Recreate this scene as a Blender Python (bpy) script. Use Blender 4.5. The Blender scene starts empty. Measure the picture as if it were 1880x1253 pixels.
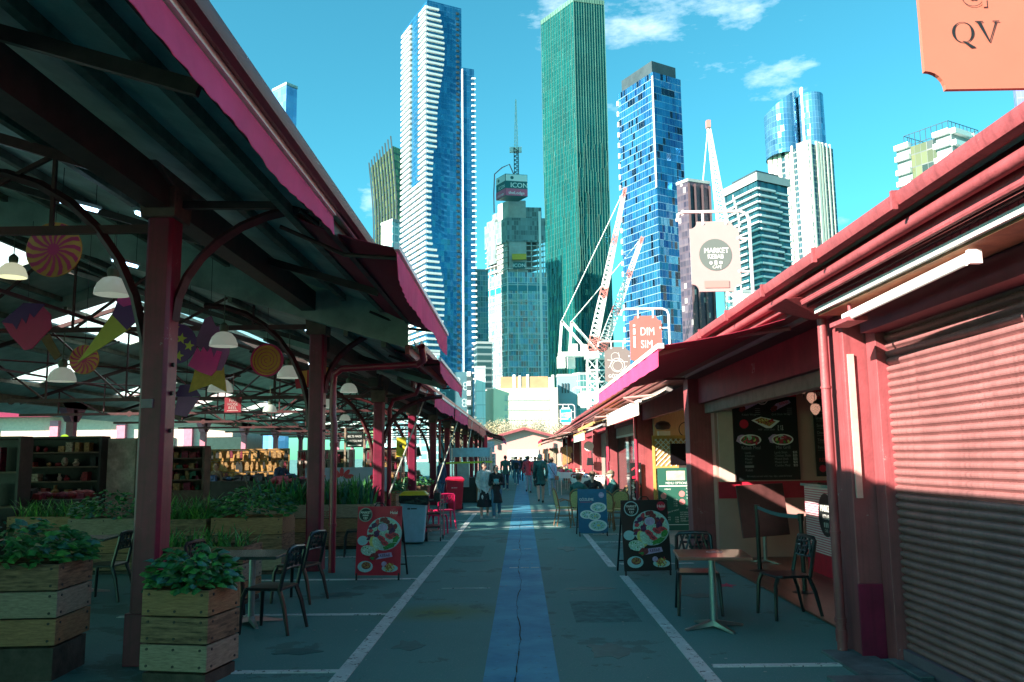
import bpy, math, random
from mathutils import Vector, Matrix
rad = math.radians
S = bpy.context.scene
C = S.collection
rng = random.Random(7)

# ------------------------------------------------------------------ camera
cam = bpy.data.cameras.new("camera"); co = bpy.data.objects.new("camera", cam); C.objects.link(co)
cam.sensor_width = 36; cam.lens = 36*1540/1880; cam.clip_start = .05; cam.clip_end = 3000
co.matrix_world = Matrix(((.999855,.013961,.009769,0),(.011579,-.136051,-.990634,0),(-.012502,.990603,-.136193,1.75),(0,0,0,1)))
S.camera = co

# ------------------------------------------------------------------ sun and sky
SUNV = Vector((-1, -.7, .55)).normalized()          # towards the sun
SUN_STRENGTH = 4.6; SKY_STRENGTH = .118; EXPOSURE = 2.0
sl = bpy.data.lights.new("sun", 'SUN'); so = bpy.data.objects.new("sun", sl); C.objects.link(so)
sl.energy = SUN_STRENGTH; sl.angle = rad(.5); sl.color = (1, .9, .76)
so.rotation_euler = SUNV.to_track_quat('Z', 'Y').to_euler(); so.location = (-30, -20, 30)
w = bpy.data.worlds.new("World"); S.world = w; w.use_nodes = True
nt = w.node_tree; nt.nodes.clear(); L = nt.links.new
def N(t, nt=nt, **k):
    n = nt.nodes.new(t)
    for a, b in k.items(): setattr(n, a, b)
    return n
sky = N('ShaderNodeTexSky', sky_type='NISHITA', sun_disc=False)
sky.sun_elevation = math.asin(SUNV.z); sky.sun_rotation = math.atan2(SUNV.x, SUNV.y)
sky.air_density = 1.0; sky.dust_density = .6; sky.ozone_density = 1.0; sky.altitude = 50
tint = N('ShaderNodeMix', data_type='RGBA', blend_type='MULTIPLY'); tint.inputs[0].default_value = 1
tint.inputs[7].default_value = (.16, .575, .54, 1)
L(sky.outputs[0], tint.inputs[6])
tc = N('ShaderNodeTexCoord'); mp = N('ShaderNodeMapping'); mp.inputs['Scale'].default_value = (2.8, 2.8, 7.5)
L(tc.outputs['Generated'], mp.inputs[0])
no = N('ShaderNodeTexNoise'); no.inputs['Scale'].default_value = 2.3; no.inputs['Detail'].default_value = 9; no.inputs['Roughness'].default_value = .62
L(mp.outputs[0], no.inputs['Vector'])
no2 = N('ShaderNodeTexNoise'); no2.inputs['Scale'].default_value = 1.1; no2.inputs['Detail'].default_value = 2
L(tc.outputs['Generated'], no2.inputs['Vector'])
# where the cloud banks stand: two directions in the sky
def lobe(d, a, b):
    v = N('ShaderNodeVectorMath', operation='DISTANCE'); L(tc.outputs['Generated'], v.inputs[0]); v.inputs[1].default_value = Vector(d).normalized()
    r = N('ShaderNodeMapRange'); r.inputs[1].default_value = a; r.inputs[2].default_value = b; r.inputs[3].default_value = 1; r.inputs[4].default_value = 0
    L(v.outputs['Value'], r.inputs[0]); return r.outputs[0]
l1 = lobe((.23, 1, .61), .05, .23); l2 = lobe((-.19, 1, .30), .0, .055)
l3 = lobe((.37, 1, .22), .0, .12)
mx = N('ShaderNodeMath', operation='MAXIMUM'); L(l1, mx.inputs[0]); L(l2, mx.inputs[1])
mx2 = N('ShaderNodeMath', operation='MAXIMUM'); L(mx.outputs[0], mx2.inputs[0])
m3 = N('ShaderNodeMath', operation='MULTIPLY'); L(l3, m3.inputs[0]); m3.inputs[1].default_value = .55; L(m3.outputs[0], mx2.inputs[1])
ad = N('ShaderNodeMath', operation='MULTIPLY_ADD'); L(mx2.outputs[0], ad.inputs[0]); ad.inputs[1].default_value = .36; L(no.outputs[0], ad.inputs[2])
cr = N('ShaderNodeMapRange'); cr.inputs[1].default_value = .73; cr.inputs[2].default_value = 1.06; L(ad.outputs[0], cr.inputs[0])
clm = N('ShaderNodeMix', data_type='RGBA'); L(cr.outputs[0], clm.inputs[0]); L(tint.outputs[2], clm.inputs[6])
clm.inputs[7].default_value = (4.0, 4.5, 4.7, 1)
bg = N('ShaderNodeBackground'); bg.inputs[1].default_value = SKY_STRENGTH; L(clm.outputs[2], bg.inputs[0])
wo = N('ShaderNodeOutputWorld'); L(bg.outputs[0], wo.inputs[0])
S.view_settings.view_transform = 'Standard'; S.view_settings.look = 'None'
S.view_settings.exposure = EXPOSURE; S.view_settings.gamma = 1
S.cycles.max_bounces = 6; S.cycles.caustics_reflective = False; S.cycles.caustics_refractive = False
S.cycles.sample_clamp_indirect = 6

# ------------------------------------------------------------------ materials
MC = {}
def mat(name, col, rough=.6, metal=0, noise=.12, scale=6, bump=0, bscale=40, emit=None, estr=0, spec=.5, dirt=None, alpha=None, coat=0, stretch=None, chips=None):
    """one procedural material: base colour broken up by noise, optional dirt colour and bump"""
    if name in MC: return MC[name]
    m = bpy.data.materials.new(name); m.use_nodes = True; t = m.node_tree; b = t.nodes['Principled BSDF']
    b.inputs['Roughness'].default_value = rough; b.inputs['Metallic'].default_value = metal
    b.inputs['Specular IOR Level'].default_value = spec; b.inputs['Coat Weight'].default_value = coat
    tc = t.nodes.new('ShaderNodeTexCoord'); src = tc.outputs['Object']
    if stretch:
        mp = t.nodes.new('ShaderNodeMapping'); mp.inputs['Scale'].default_value = stretch; t.links.new(src, mp.inputs[0]); src = mp.outputs[0]
    if noise or dirt:
        n = t.nodes.new('ShaderNodeTexNoise'); n.inputs['Scale'].default_value = scale; n.inputs['Detail'].default_value = 6; n.inputs['Roughness'].default_value = .65
        t.links.new(src, n.inputs['Vector'])
        r = t.nodes.new('ShaderNodeValToRGB'); e = r.color_ramp.elements
        d = [c*(1-noise*1.6) for c in col]; u = [min(1, c*(1+noise)) for c in col]
        e[0].position = .3; e[0].color = (*d, 1); e[1].position = .68; e[1].color = (*u, 1)
        t.links.new(n.outputs[0], r.inputs[0]); out = r.outputs[0]
        if dirt:
            n2 = t.nodes.new('ShaderNodeTexNoise'); n2.inputs['Scale'].default_value = scale*.45; n2.inputs['Detail'].default_value = 9; n2.inputs['Roughness'].default_value = .75
            t.links.new(src, n2.inputs['Vector'])
            r2 = t.nodes.new('ShaderNodeMapRange'); r2.inputs[1].default_value = dirt[1]; r2.inputs[2].default_value = dirt[1]+.12; t.links.new(n2.outputs[0], r2.inputs[0])
            mm = t.nodes.new('ShaderNodeMix'); mm.data_type = 'RGBA'; t.links.new(r2.outputs[0], mm.inputs[0]); t.links.new(out, mm.inputs[6]); mm.inputs[7].default_value = (*dirt[0], 1); out = mm.outputs[2]
        if chips:      # flaked paint and vertical grime
            n3 = t.nodes.new('ShaderNodeTexNoise'); n3.inputs['Scale'].default_value = 38; n3.inputs['Detail'].default_value = 4; n3.inputs['Roughness'].default_value = .8; t.links.new(src, n3.inputs['Vector'])
            g3 = t.nodes.new('ShaderNodeMath'); g3.operation = 'MULTIPLY'; t.links.new(n3.outputs[0], g3.inputs[0]); t.links.new(n.outputs[0], g3.inputs[1])
            h3 = t.nodes.new('ShaderNodeMath'); h3.operation = 'GREATER_THAN'; t.links.new(g3.outputs[0], h3.inputs[0]); h3.inputs[1].default_value = chips[1]
            m3_ = t.nodes.new('ShaderNodeMix'); m3_.data_type = 'RGBA'; t.links.new(h3.outputs[0], m3_.inputs[0]); t.links.new(out, m3_.inputs[6]); m3_.inputs[7].default_value = (*chips[0], 1); out = m3_.outputs[2]
            mp4 = t.nodes.new('ShaderNodeMapping'); mp4.inputs['Scale'].default_value = (26, 26, 1.1); t.links.new(tc.outputs['Object'], mp4.inputs[0])
            n4 = t.nodes.new('ShaderNodeTexNoise'); n4.inputs['Scale'].default_value = 1; n4.inputs['Detail'].default_value = 4; t.links.new(mp4.outputs[0], n4.inputs['Vector'])
            r4 = t.nodes.new('ShaderNodeMapRange'); r4.inputs[1].default_value = .5; r4.inputs[2].default_value = .8; r4.inputs[4].default_value = .6; t.links.new(n4.outputs[0], r4.inputs[0])
            m4 = t.nodes.new('ShaderNodeMix'); m4.data_type = 'RGBA'; t.links.new(r4.outputs[0], m4.inputs[0]); t.links.new(out, m4.inputs[6]); m4.inputs[7].default_value = (*[c*.38 for c in col], 1); out = m4.outputs[2]
        t.links.new(out, b.inputs['Base Color'])
    else: b.inputs['Base Color'].default_value = (*col, 1)
    if bump:
        n = t.nodes.new('ShaderNodeTexNoise'); n.inputs['Scale'].default_value = bscale; n.inputs['Detail'].default_value = 5; t.links.new(src, n.inputs['Vector'])
        bp = t.nodes.new('ShaderNodeBump'); bp.inputs['Strength'].default_value = bump; bp.inputs['Distance'].default_value = .02
        t.links.new(n.outputs[0], bp.inputs['Height']); t.links.new(bp.outputs[0], b.inputs['Normal'])
    if emit: b.inputs['Emission Color'].default_value = (*emit, 1); b.inputs['Emission Strength'].default_value = estr
    MC[name] = m; return m

class NB:
    """tiny node helper"""
    def __init__(s, name):
        s.m = bpy.data.materials.new(name); s.m.use_nodes = True; s.t = s.m.node_tree; s.b = s.t.nodes['Principled BSDF']
    def n(s, typ, **k):
        x = s.t.nodes.new(typ)
        for a, b in k.items(): setattr(x, a, b)
        return x
    def l(s, a, b): s.t.links.new(a, b)
    def put(s, sock, v):
        if hasattr(v, 'is_linked') or isinstance(v, bpy.types.NodeSocket): s.l(v, sock)
        else: sock.default_value = v
    def math(s, op, a, b=0., c=0.):
        x = s.n('ShaderNodeMath', operation=op); s.put(x.inputs[0], a); s.put(x.inputs[1], b); s.put(x.inputs[2], c); return x.outputs[0]
    def mix(s, f, a, b):
        x = s.n('ShaderNodeMix', data_type='RGBA'); s.put(x.inputs[0], f)
        s.put(x.inputs[6], (*a, 1) if isinstance(a, tuple) and len(a) == 3 else a); s.put(x.inputs[7], (*b, 1) if isinstance(b, tuple) and len(b) == 3 else b); return x.outputs[2]
    def noise(s, vec, sc, det=5, ro=.6):
        x = s.n('ShaderNodeTexNoise'); x.inputs['Scale'].default_value = sc; x.inputs['Detail'].default_value = det; x.inputs['Roughness'].default_value = ro
        if vec is not None: s.l(vec, x.inputs['Vector'])
        return x.outputs[0]

def facade(name, cw, ch, A, B, frame, lw=.08, lh=.08, metal=.7, rough=.12, third=None, tp=.8, jit=.35, vjump=0, frough=.5, tilt=.25):
    """curtain wall: UV is in metres; cells of cw x ch, mullion fractions lw / lh, pane colours vary from pane to pane"""
    if name in MC: return MC[name]
    q = NB(name); uv = q.n('ShaderNodeTexCoord').outputs['UV']; sp = q.n('ShaderNodeSeparateXYZ'); q.l(uv, sp.inputs[0])
    v = q.math('DIVIDE', sp.outputs[1], ch); u = q.math('DIVIDE', sp.outputs[0], cw)
    if vjump:
        rowf = q.math('FLOOR', q.math('DIVIDE', v, 5.0)); wn0 = q.n('ShaderNodeTexWhiteNoise', noise_dimensions='2D'); cb0 = q.n('ShaderNodeCombineXYZ'); q.l(rowf, cb0.inputs[0]); q.l(q.math('FLOOR', q.math('DIVIDE', u, 3.0)), cb0.inputs[1]); q.l(cb0.outputs[0], wn0.inputs['Vector'])
        u = q.math('ADD', u, q.math('MULTIPLY', wn0.outputs[0], vjump))
    fu = q.math('FRACT', u); fv = q.math('FRACT', v)
    ln = q.math('MAXIMUM', q.math('LESS_THAN', fu, lw), q.math('LESS_THAN', fv, lh))
    cb = q.n('ShaderNodeCombineXYZ'); q.l(q.math('FLOOR', u), cb.inputs[0]); q.l(q.math('FLOOR', v), cb.inputs[1])
    wn = q.n('ShaderNodeTexWhiteNoise', noise_dimensions='2D'); q.l(cb.outputs[0], wn.inputs['Vector'])
    big = q.noise(cb.outputs[0], .13, 3, .6)
    f = q.math('ADD', q.math('MULTIPLY', wn.outputs[0], jit), q.math('MULTIPLY', q.math('SUBTRACT', big, .35), 2.2)); f = q.math('MINIMUM', q.math('MAXIMUM', f, 0.), 1.)
    c = q.mix(f, A, B)
    if third: c = q.mix(q.math('GREATER_THAN', wn.outputs[0], tp), c, third)
    c = q.mix(ln, c, frame); q.l(c, q.b.inputs['Base Color'])
    q.l(q.math('MULTIPLY', q.math('SUBTRACT', 1., ln), metal), q.b.inputs['Metallic'])
    q.l(q.math('MULTIPLY_ADD', ln, frough-rough, rough), q.b.inputs['Roughness'])
    if tilt:
        g = q.n('ShaderNodeNewGeometry'); vm = q.n('ShaderNodeVectorMath', operation='SUBTRACT'); q.l(wn.outputs['Color'], vm.inputs[0]); vm.inputs[1].default_value = (.5, .5, .5)
        vs = q.n('ShaderNodeVectorMath', operation='SCALE'); q.l(vm.outputs[0], vs.inputs[0]); vs.inputs['Scale'].default_value = tilt
        va = q.n('ShaderNodeVectorMath', operation='ADD'); q.l(vs.outputs[0], va.inputs[0]); q.l(g.outputs['Normal'], va.inputs[1])
        vn = q.n('ShaderNodeVectorMath', operation='NORMALIZE'); q.l(va.outputs[0], vn.inputs[0]); q.l(vn.outputs[0], q.b.inputs['Normal'])
    MC[name] = q.m; return q.m

# ------------------------------------------------------------------ mesh builder
class MB:
    def __init__(s): s.v = []; s.f = []; s.mi = []; s.uv = []; s.m = 0; s.hasuv = False
    def face(s, idx, uv=None): s.f.append(idx); s.mi.append(s.m); s.uv.append(uv)
    def add(s, vs, fs, uvs=None):
        b = len(s.v); s.v += [Vector(p) for p in vs]
        for k, f in enumerate(fs): s.face([b+i for i in f], uvs[k] if uvs else None)
    def box(s, x0, y0, z0, x1, y1, z1):
        s.add([(x0,y0,z0),(x1,y0,z0),(x1,y1,z0),(x0,y1,z0),(x0,y0,z1),(x1,y0,z1),(x1,y1,z1),(x0,y1,z1)],
              [(0,3,2,1),(4,5,6,7),(0,1,5,4),(1,2,6,5),(2,3,7,6),(3,0,4,7)]); return s
    def hexa(s, p): s.add(p, [(0,3,2,1),(4,5,6,7),(0,1,5,4),(1,2,6,5),(2,3,7,6),(3,0,4,7)]); return s
    def beam(s, a, b, w, h, up=(0,0,1)):
        a = Vector(a); b = Vector(b); d = (b-a).normalized(); up = Vector(up)
        if abs(d.dot(up)) > .98: up = Vector((0,1,0))
        r = d.cross(up).normalized(); u = r.cross(d)
        p = [a-r*w/2-u*h/2, a+r*w/2-u*h/2, a+r*w/2+u*h/2, a-r*w/2+u*h/2, b-r*w/2-u*h/2, b+r*w/2-u*h/2, b+r*w/2+u*h/2, b-r*w/2+u*h/2]
        s.add(p, [(0,1,2,3),(7,6,5,4),(4,5,1,0),(5,6,2,1),(6,7,3,2),(7,4,0,3)]); return s
    def tube(s, pts, r, n=8, cap=True):
        pts = [Vector(p) for p in pts]; rs = r if isinstance(r, (list, tuple)) else [r]*len(pts); base = len(s.v); prev = None
        for i, p in enumerate(pts):
            d = (pts[min(i+1, len(pts)-1)]-pts[max(i-1, 0)]).normalized()
            if prev is None:
                a = d.cross(Vector((0,0,1)));  a = a.normalized() if a.length > .05 else d.cross(Vector((0,1,0))).normalized()
            else: a = (prev-d*prev.dot(d)).normalized()
            prev = a; b = d.cross(a)
            for k in range(n):
                t = 2*math.pi*k/n; s.v.append(p+(a*math.cos(t)+b*math.sin(t))*rs[i])
        for i in range(len(pts)-1):
            for k in range(n):
                q = (k+1) % n; s.face([base+i*n+k, base+i*n+q, base+(i+1)*n+q, base+(i+1)*n+k])
        if cap: s.face([base+k for k in range(n)][::-1]); s.face([base+(len(pts)-1)*n+k for k in range(n)])
        return s
    def lathe(s, prof, c=(0,0,0), n=16, sx=1, sy=1, close=False):
        base = len(s.v); c = Vector(c)
        for r, z in prof:
            for k in range(n):
                t = 2*math.pi*k/n; s.v.append(c+Vector((r*math.cos(t)*sx, r*math.sin(t)*sy, z)))
        for i in range(len(prof)-1):
            for k in range(n):
                q = (k+1) % n; s.face([base+i*n+k, base+i*n+q, base+(i+1)*n+q, base+(i+1)*n+k])
        s.face([base+k for k in range(n)][::-1]); s.face([base+(len(prof)-1)*n+k for k in range(n)])
        return s
    def sph(s, c, r, n=10, m=7):
        if not isinstance(r, (tuple, list)): r = (r, r, r)
        base = len(s.v); c = Vector(c)
        for i in range(1, m):
            ph = math.pi*i/m
            for k in range(n):
                t = 2*math.pi*k/n; s.v.append(c+Vector((r[0]*math.sin(ph)*math.cos(t), r[1]*math.sin(ph)*math.sin(t), r[2]*math.cos(ph))))
        top = len(s.v); s.v.append(c+Vector((0,0,r[2]))); s.v.append(c-Vector((0,0,r[2])))
        for i in range(m-2):
            for k in range(n):
                q = (k+1) % n; s.face([base+i*n+k, base+(i+1)*n+k, base+(i+1)*n+q, base+i*n+q])
        for k in range(n):
            q = (k+1) % n; s.face([top, base+k, base+q]); s.face([top+1, base+(m-2)*n+q, base+(m-2)*n+k])
        return s
    def caps(s, a, b, ra, rb, n=10):
        a = Vector(a); b = Vector(b); s.tube([a, b], [ra, rb], n); s.sph(a, ra, n, 6); s.sph(b, rb, n, 6); return s
    def prism(s, poly, o, u, v, t):
        """flat outline poly (2D) in the plane o,u,v given thickness t along u x v, from -t to 0"""
        o = Vector(o); u = Vector(u); v = Vector(v); nn = u.cross(v).normalized(); k = len(poly)
        fr = [o+u*x+v*y for x, y in poly]; s.add(fr+[p-nn*t for p in fr], [tuple(range(k)), tuple(range(2*k-1, k-1, -1))]+[(i, k+i, k+(i+1) % k, (i+1) % k) for i in range(k)]); return s
    def quad(s, a, b, c, d, uv=None): s.add([a, b, c, d], [(0,1,2,3)], [uv] if uv else None); return s
    def build(s, name, mats, parent=None, smooth=False, bevel=0, world=False):
        if parent is not None and rootof(parent).name in WORLDS:
            off = parent_off(parent); s.v = [p-off for p in s.v]
        me = bpy.data.meshes.new(name); me.from_pydata([tuple(p) for p in s.v], [], s.f)
        if not isinstance(mats, (list, tuple)): mats = [mats]
        for m in mats: me.materials.append(m)
        me.polygons.foreach_set('material_index', s.mi)
        if any(x is not None for x in s.uv):
            ul = me.uv_layers.new(name='uv')
            li = 0
            for k, f in enumerate(s.f):
                for j in range(len(f)):
                    if s.uv[k] is not None: ul.data[li].uv = s.uv[k][j]
                    li += 1
        if smooth is True: me.polygons.foreach_set('use_smooth', [True]*len(s.f))
        me.update()
        o = bpy.data.objects.new(name, me); C.objects.link(o)
        if smooth == 'auto': 
            me.polygons.foreach_set('use_smooth', [True]*len(s.f)); me.set_sharp_from_angle(angle=rad(38))
        if parent is not None: o.parent = parent
        if bevel:
            b = o.modifiers.new('bevel', 'BEVEL'); b.width = bevel; b.segments = 2; b.limit_method = 'ANGLE'
        return o
WORLDS = set()      # things whose parts are written in scene coordinates
def rootof(p):
    while p.parent is not None: p = p.parent
    return p
def parent_off(p):
    v = Vector((0,0,0))
    while p is not None: v += p.location; p = p.parent
    return v
def tag(o, label, cat, group=None):
    o['label'] = label; o['category'] = cat
    if group: o['group'] = group
    return o
def thing(name, label, cat, loc=(0,0,0), rz=0, group=None):
    o = bpy.data.objects.new(name, None); C.objects.link(o); o.empty_display_size = .2
    o.location = loc; o.rotation_euler = (0, 0, rz); return tag(o, label, cat, group)
KIDS = {}
def wthing(*a, **k):
    o = thing(*a, **k); WORLDS.add(o.name); return o
def dup(root, loc, rz, label=None, scale=None, group=None):
    if root.name not in KIDS: KIDS[root.name] = [(c, [g for g in bpy.data.objects if g.parent is c]) for c in bpy.data.objects if c.parent is root]
    r = root.copy(); C.objects.link(r); r.location = loc; r.rotation_euler = (0, 0, rz)
    if label: r['label'] = label
    if group: r['group'] = group
    if scale: r.scale = (scale,)*3
    for c, gs in KIDS[root.name]:
        k = c.copy(); C.objects.link(k); k.parent = r
        for g in gs:
            h = g.copy(); C.objects.link(h); h.parent = k
    return r
def struct(o): o['kind'] = 'structure'; return o

# lettering
_f = {}
def glyph(sx, bold):
    key = (sx, bold)
    if key in _f: return _f[key]
    cu = bpy.data.curves.new('t', 'FONT'); cu.body = sx; cu.size = 1; cu.offset = bold; cu.resolution_u = 3; cu.align_x = 'CENTER'
    ob = bpy.data.objects.new('t', cu); C.objects.link(ob); dg = bpy.context.evaluated_depsgraph_get(); me = bpy.data.meshes.new_from_object(ob.evaluated_get(dg))
    r = ([(v.co.x, v.co.y) for v in me.vertices], [tuple(p.vertices) for p in me.polygons])
    bpy.data.objects.remove(ob); bpy.data.curves.remove(cu); bpy.data.meshes.remove(me)
    _f[key] = r; return r
class Sheet:
    """draws flat printed shapes on a panel: frame o (lower-left), u right, v up, normal towards the viewer"""
    def __init__(s, mb, o, u, v): s.mb = mb; s.o = Vector(o); s.u = Vector(u).normalized(); s.v = Vector(v).normalized(); s.n = s.u.cross(s.v); s.k = 1
    def P(s, x, y): return s.o+s.u*x+s.v*y+s.n*(.0012*s.k)
    def poly(s, pts, m): s.k += .35; s.mb.m = m; s.mb.add([s.P(x, y) for x, y in pts], [tuple(range(len(pts)))])
    def rect(s, x0, y0, x1, y1, m): s.poly([(x0,y0),(x1,y0),(x1,y1),(x0,y1)], m)
    def disc(s, x, y, rx, ry, m, n=20, rot=0, wob=0):
        p = []
        for i in range(n):
            t = 2*math.pi*i/n; k = 1+wob*math.sin(t*5+x*40)
            a, b = rx*k*math.cos(t), ry*k*math.sin(t); p.append((x+a*math.cos(rot)-b*math.sin(rot), y+a*math.sin(rot)+b*math.cos(rot)))
        s.poly(p, m)
    def ring(s, x, y, r, wd, m, n=28):
        s.k += .35; s.mb.m = m; p = []; f = []
        for i in range(n):
            t = 2*math.pi*i/n; p += [s.P(x+r*math.cos(t), y+r*math.sin(t)), s.P(x+(r-wd)*math.cos(t), y+(r-wd)*math.sin(t))]
        for i in range(n): j = (i+1) % n; f.append((2*i+1, 2*i, 2*j, 2*j+1))
        s.mb.add(p, f)
    def text(s, txt, x, y, size, m, bold=0, wx=1, rot=0, align='c'):
        vs, fs = glyph(txt, 0)
        if not vs: return
        if bold: s.text(txt, x-bold*.45*size, y, size, m, 0, wx, rot, align); s.text(txt, x+bold*.45*size, y, size, m, 0, wx, rot, align)
        s.k += .35; s.mb.m = m
        xs = [a for a, b in vs]; ox = -min(xs) if align == 'l' else (-max(xs) if align == 'r' else 0)
        cr, sr = math.cos(rot), math.sin(rot)
        s.mb.add([s.P(x+((a+ox)*wx*cr-b*sr)*size, y+((a+ox)*wx*sr+b*cr)*size) for a, b in vs], fs)
    def line(s, a, b, wd, m):
        d = Vector((b[0]-a[0], b[1]-a[1])); d.normalize(); n = Vector((-d.y, d.x))*wd/2
        s.poly([(a[0]-n.x, a[1]-n.y), (b[0]-n.x, b[1]-n.y), (b[0]+n.x, b[1]+n.y), (a[0]+n.x, a[1]+n.y)], m)

# shared materials
MAROON = mat('maroon_paint', (.22,.008,.043), .42, chips=((.42,.26,.28), .40), noise=.22, scale=3, bump=.08, bscale=18, dirt=((.16,.06,.07), .68))
MAROON2 = mat('maroon_gloss', (.29,.016,.045), .3, chips=((.4,.25,.25), .41), noise=.15, scale=4, bump=.1)
SALMON = mat('faded_red_paint', (.29,.064,.074), .5, chips=((.45,.28,.27), .40), noise=.15, scale=3, bump=.15, dirt=((.34,.14,.12), .68))
SHUT = mat('shutter_paint', (.29,.120,.120), .5, noise=.16, scale=2.5, chips=((.14,.06,.075), .405), dirt=((.22,.085,.10), .62))
PINKAWN = mat('pink_awning', (.85,.09,.27), .8, noise=.10, scale=2, bump=.3, bscale=8)
REDAWN = mat('red_awning', (.30,.012,.04), .85, noise=.1, scale=3)
WHITEM = mat('white_metal', (.78,.76,.74), .4, noise=.05)
def translucent(m, col, w_):
    t = m.node_tree; b = t.nodes['Principled BSDF']; o = t.nodes['Material Output']; tr = t.nodes.new('ShaderNodeBsdfTranslucent'); tr.inputs[0].default_value = (*col, 1)
    mx_ = t.nodes.new('ShaderNodeMixShader'); mx_.inputs[0].default_value = w_; t.links.new(b.outputs[0], mx_.inputs[1]); t.links.new(tr.outputs[0], mx_.inputs[2]); t.links.new(mx_.outputs[0], o.inputs['Surface'])
translucent(PINKAWN, (.9,.10,.22), .35); translucent(REDAWN, (.5,.02,.05), .08)
CREAM = mat('cream_wall', (.62,.50,.42), .7, noise=.08, scale=2)
ROOFM = mat('roof_under', (.40,.47,.42), .6, noise=.25, scale=1.5, bump=.2)
DARKM = mat('dark_steel', (.05,.03,.03), .5, noise=.3)
RUSTM = mat('truss_paint', (.085,.016,.02), .5, noise=.3)
BLACK = mat('black_plastic', (.015,.015,.018), .35, noise=.2)
STEEL = mat('steel', (.45,.47,.48), .3, metal=.9, noise=.1)
ASPH = None
# ================================================================== GROUND
def ground_mat():
    q = NB('asphalt'); o = q.n('ShaderNodeTexCoord').outputs['Object']
    n1 = q.noise(o, .35, 6, .6); n2 = q.noise(o, 60, 3, .7); n3 = q.noise(o, 1.6, 8, .7)
    c = q.mix(q.math('MULTIPLY_ADD', n1, 2.4, -.75), (.064,.205,.196), (.096,.255,.242))
    c = q.mix(q.math('MULTIPLY', q.math('GREATER_THAN', n2, .62), .6), c, (.28,.36,.35))
    sp = q.n('ShaderNodeSeparateXYZ'); q.l(o, sp.inputs[0])
    # moss stain crossing the left lane
    ym = q.math('ABSOLUTE', q.math('SUBTRACT', sp.outputs[1], 9.9)); xm = q.math('ABSOLUTE', q.math('SUBTRACT', sp.outputs[0], -.95))
    f = q.math('MULTIPLY', q.math('SUBTRACT', 1., q.math('MINIMUM', q.math('MULTIPLY', ym, 1.5), 1.)), q.math('SUBTRACT', 1., q.math('MINIMUM', q.math('MULTIPLY', xm, 1.2), 1.)))
    f = q.math('MULTIPLY', f, q.math('MULTIPLY', n3, 1.8)); f = q.math('MINIMUM', f, .8)
    c = q.mix(f, c, (.13,.17,.02))
    wv = q.math('GREATER_THAN', q.math('MULTIPLY', n3, n1), .31); c = q.mix(q.math('MULTIPLY', wv, .5), c, (.04,.09,.085))
    q.l(c, q.b.inputs['Base Color']); q.b.inputs['Roughness'].default_value = .8
    bp = q.n('ShaderNodeBump'); bp.inputs['Strength'].default_value = .5; bp.inputs['Distance'].default_value = .01; q.l(n2, bp.inputs['Height']); q.l(bp.outputs[0], q.b.inputs['Normal'])
    return q.m
ASPH = ground_mat()
def worn(name, col, under, thr, sc=14, col2=None):
    q = NB(name); o = q.n('ShaderNodeTexCoord').outputs['Object']; n = q.noise(o, sc, 8, .75); n1 = q.noise(o, 1.3, 6, .65); n4 = q.noise(o, 6, 6, .7)
    c = q.mix(q.math('MINIMUM', q.math('MAXIMUM', q.math('MULTIPLY_ADD', n1, 3, -1.0), 0.), 1.), col, col2 or tuple(x*.75 for x in col))
    c = q.mix(q.math('MULTIPLY', q.math('GREATER_THAN', n4, .60), .35), c, tuple(min(1, x*1.6) for x in col))
    c = q.mix(q.math('GREATER_THAN', n, thr), c, under); q.l(c, q.b.inputs['Base Color']); q.b.inputs['Roughness'].default_value = .75; return q.m
WPAINT = worn('worn_white_paint', (.60,.68,.68), (.06,.075,.08), .58)
BLUEST = worn('blue_walkway_paint', (.03,.21,.36), (.05,.17,.22), .62, 9, (.08,.36,.50))
TAN = mat('sun_band_tan', (.30,.22,.19), .8, noise=.2, scale=3)
g = MB().box(-900, -60, -.5, 900, 1500, 0); struct(g.build('ground', ASPH))
def flat(name, x0, y0, x1, y1, z, m):
    b = MB(); n = max(1, int(max(x1-x0, y1-y0)/3)); b.box(x0, y0, z-.02, x1, y1, z); return struct(b.build(name, m))
flat('walkway_strip', -.33, 0, .27, 95, .004, BLUEST)
crack = MB(); yy = 3.; xx = -.06
while yy < 24:
    ny = yy+rng.uniform(.15, .4); nx = -.06+rng.uniform(-.035, .035); wd = rng.choice([.004,.006,.012]);  nx = -.06+.02*math.sin(ny*1.7)+rng.uniform(-.012,.012)
    if rng.random() < .75: crack.add([(xx-wd/2,yy,.008),(xx+wd/2,yy,.008),(nx+wd/2,ny,.008),(nx-wd/2,ny,.008)], [(0,1,2,3)]); yy = ny; xx = nx
struct(crack.build('pavement_crack', mat('crack', (.03,.04,.025), .9)))
mk = lambda x0,y0,x1,y1: flat('road_marking', x0, y0, x1, y1, .008, WPAINT)
mk(-1.55, 2, -1.42, 26.5)
for y in (7.2, 9.75, 12.5, 15.3, 18.0, 20.8, 23.6, 26.4): mk(-4.6 if y > 9 else -2.6, y, -1.55, y+.09)
mk(1.40, 3, 1.52, 12.6); mk(1.34, 13.6, 1.46, 19.2)
for y in (7.25, 13.9, 19.1): mk(1.56, y, 2.75, y+.09)
for y, a, b in ((17.4, 1.46, 2.9), (24.4, -1.2, 2.6), (21.3, -1.4, 2.8)): mk(a, y, b, y+.07)
flat('tan_sun_band', -2.9, 27.2, 2.9, 28.0, .003, TAN)  # tan colour painted in for a band of sun on the asphalt
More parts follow.
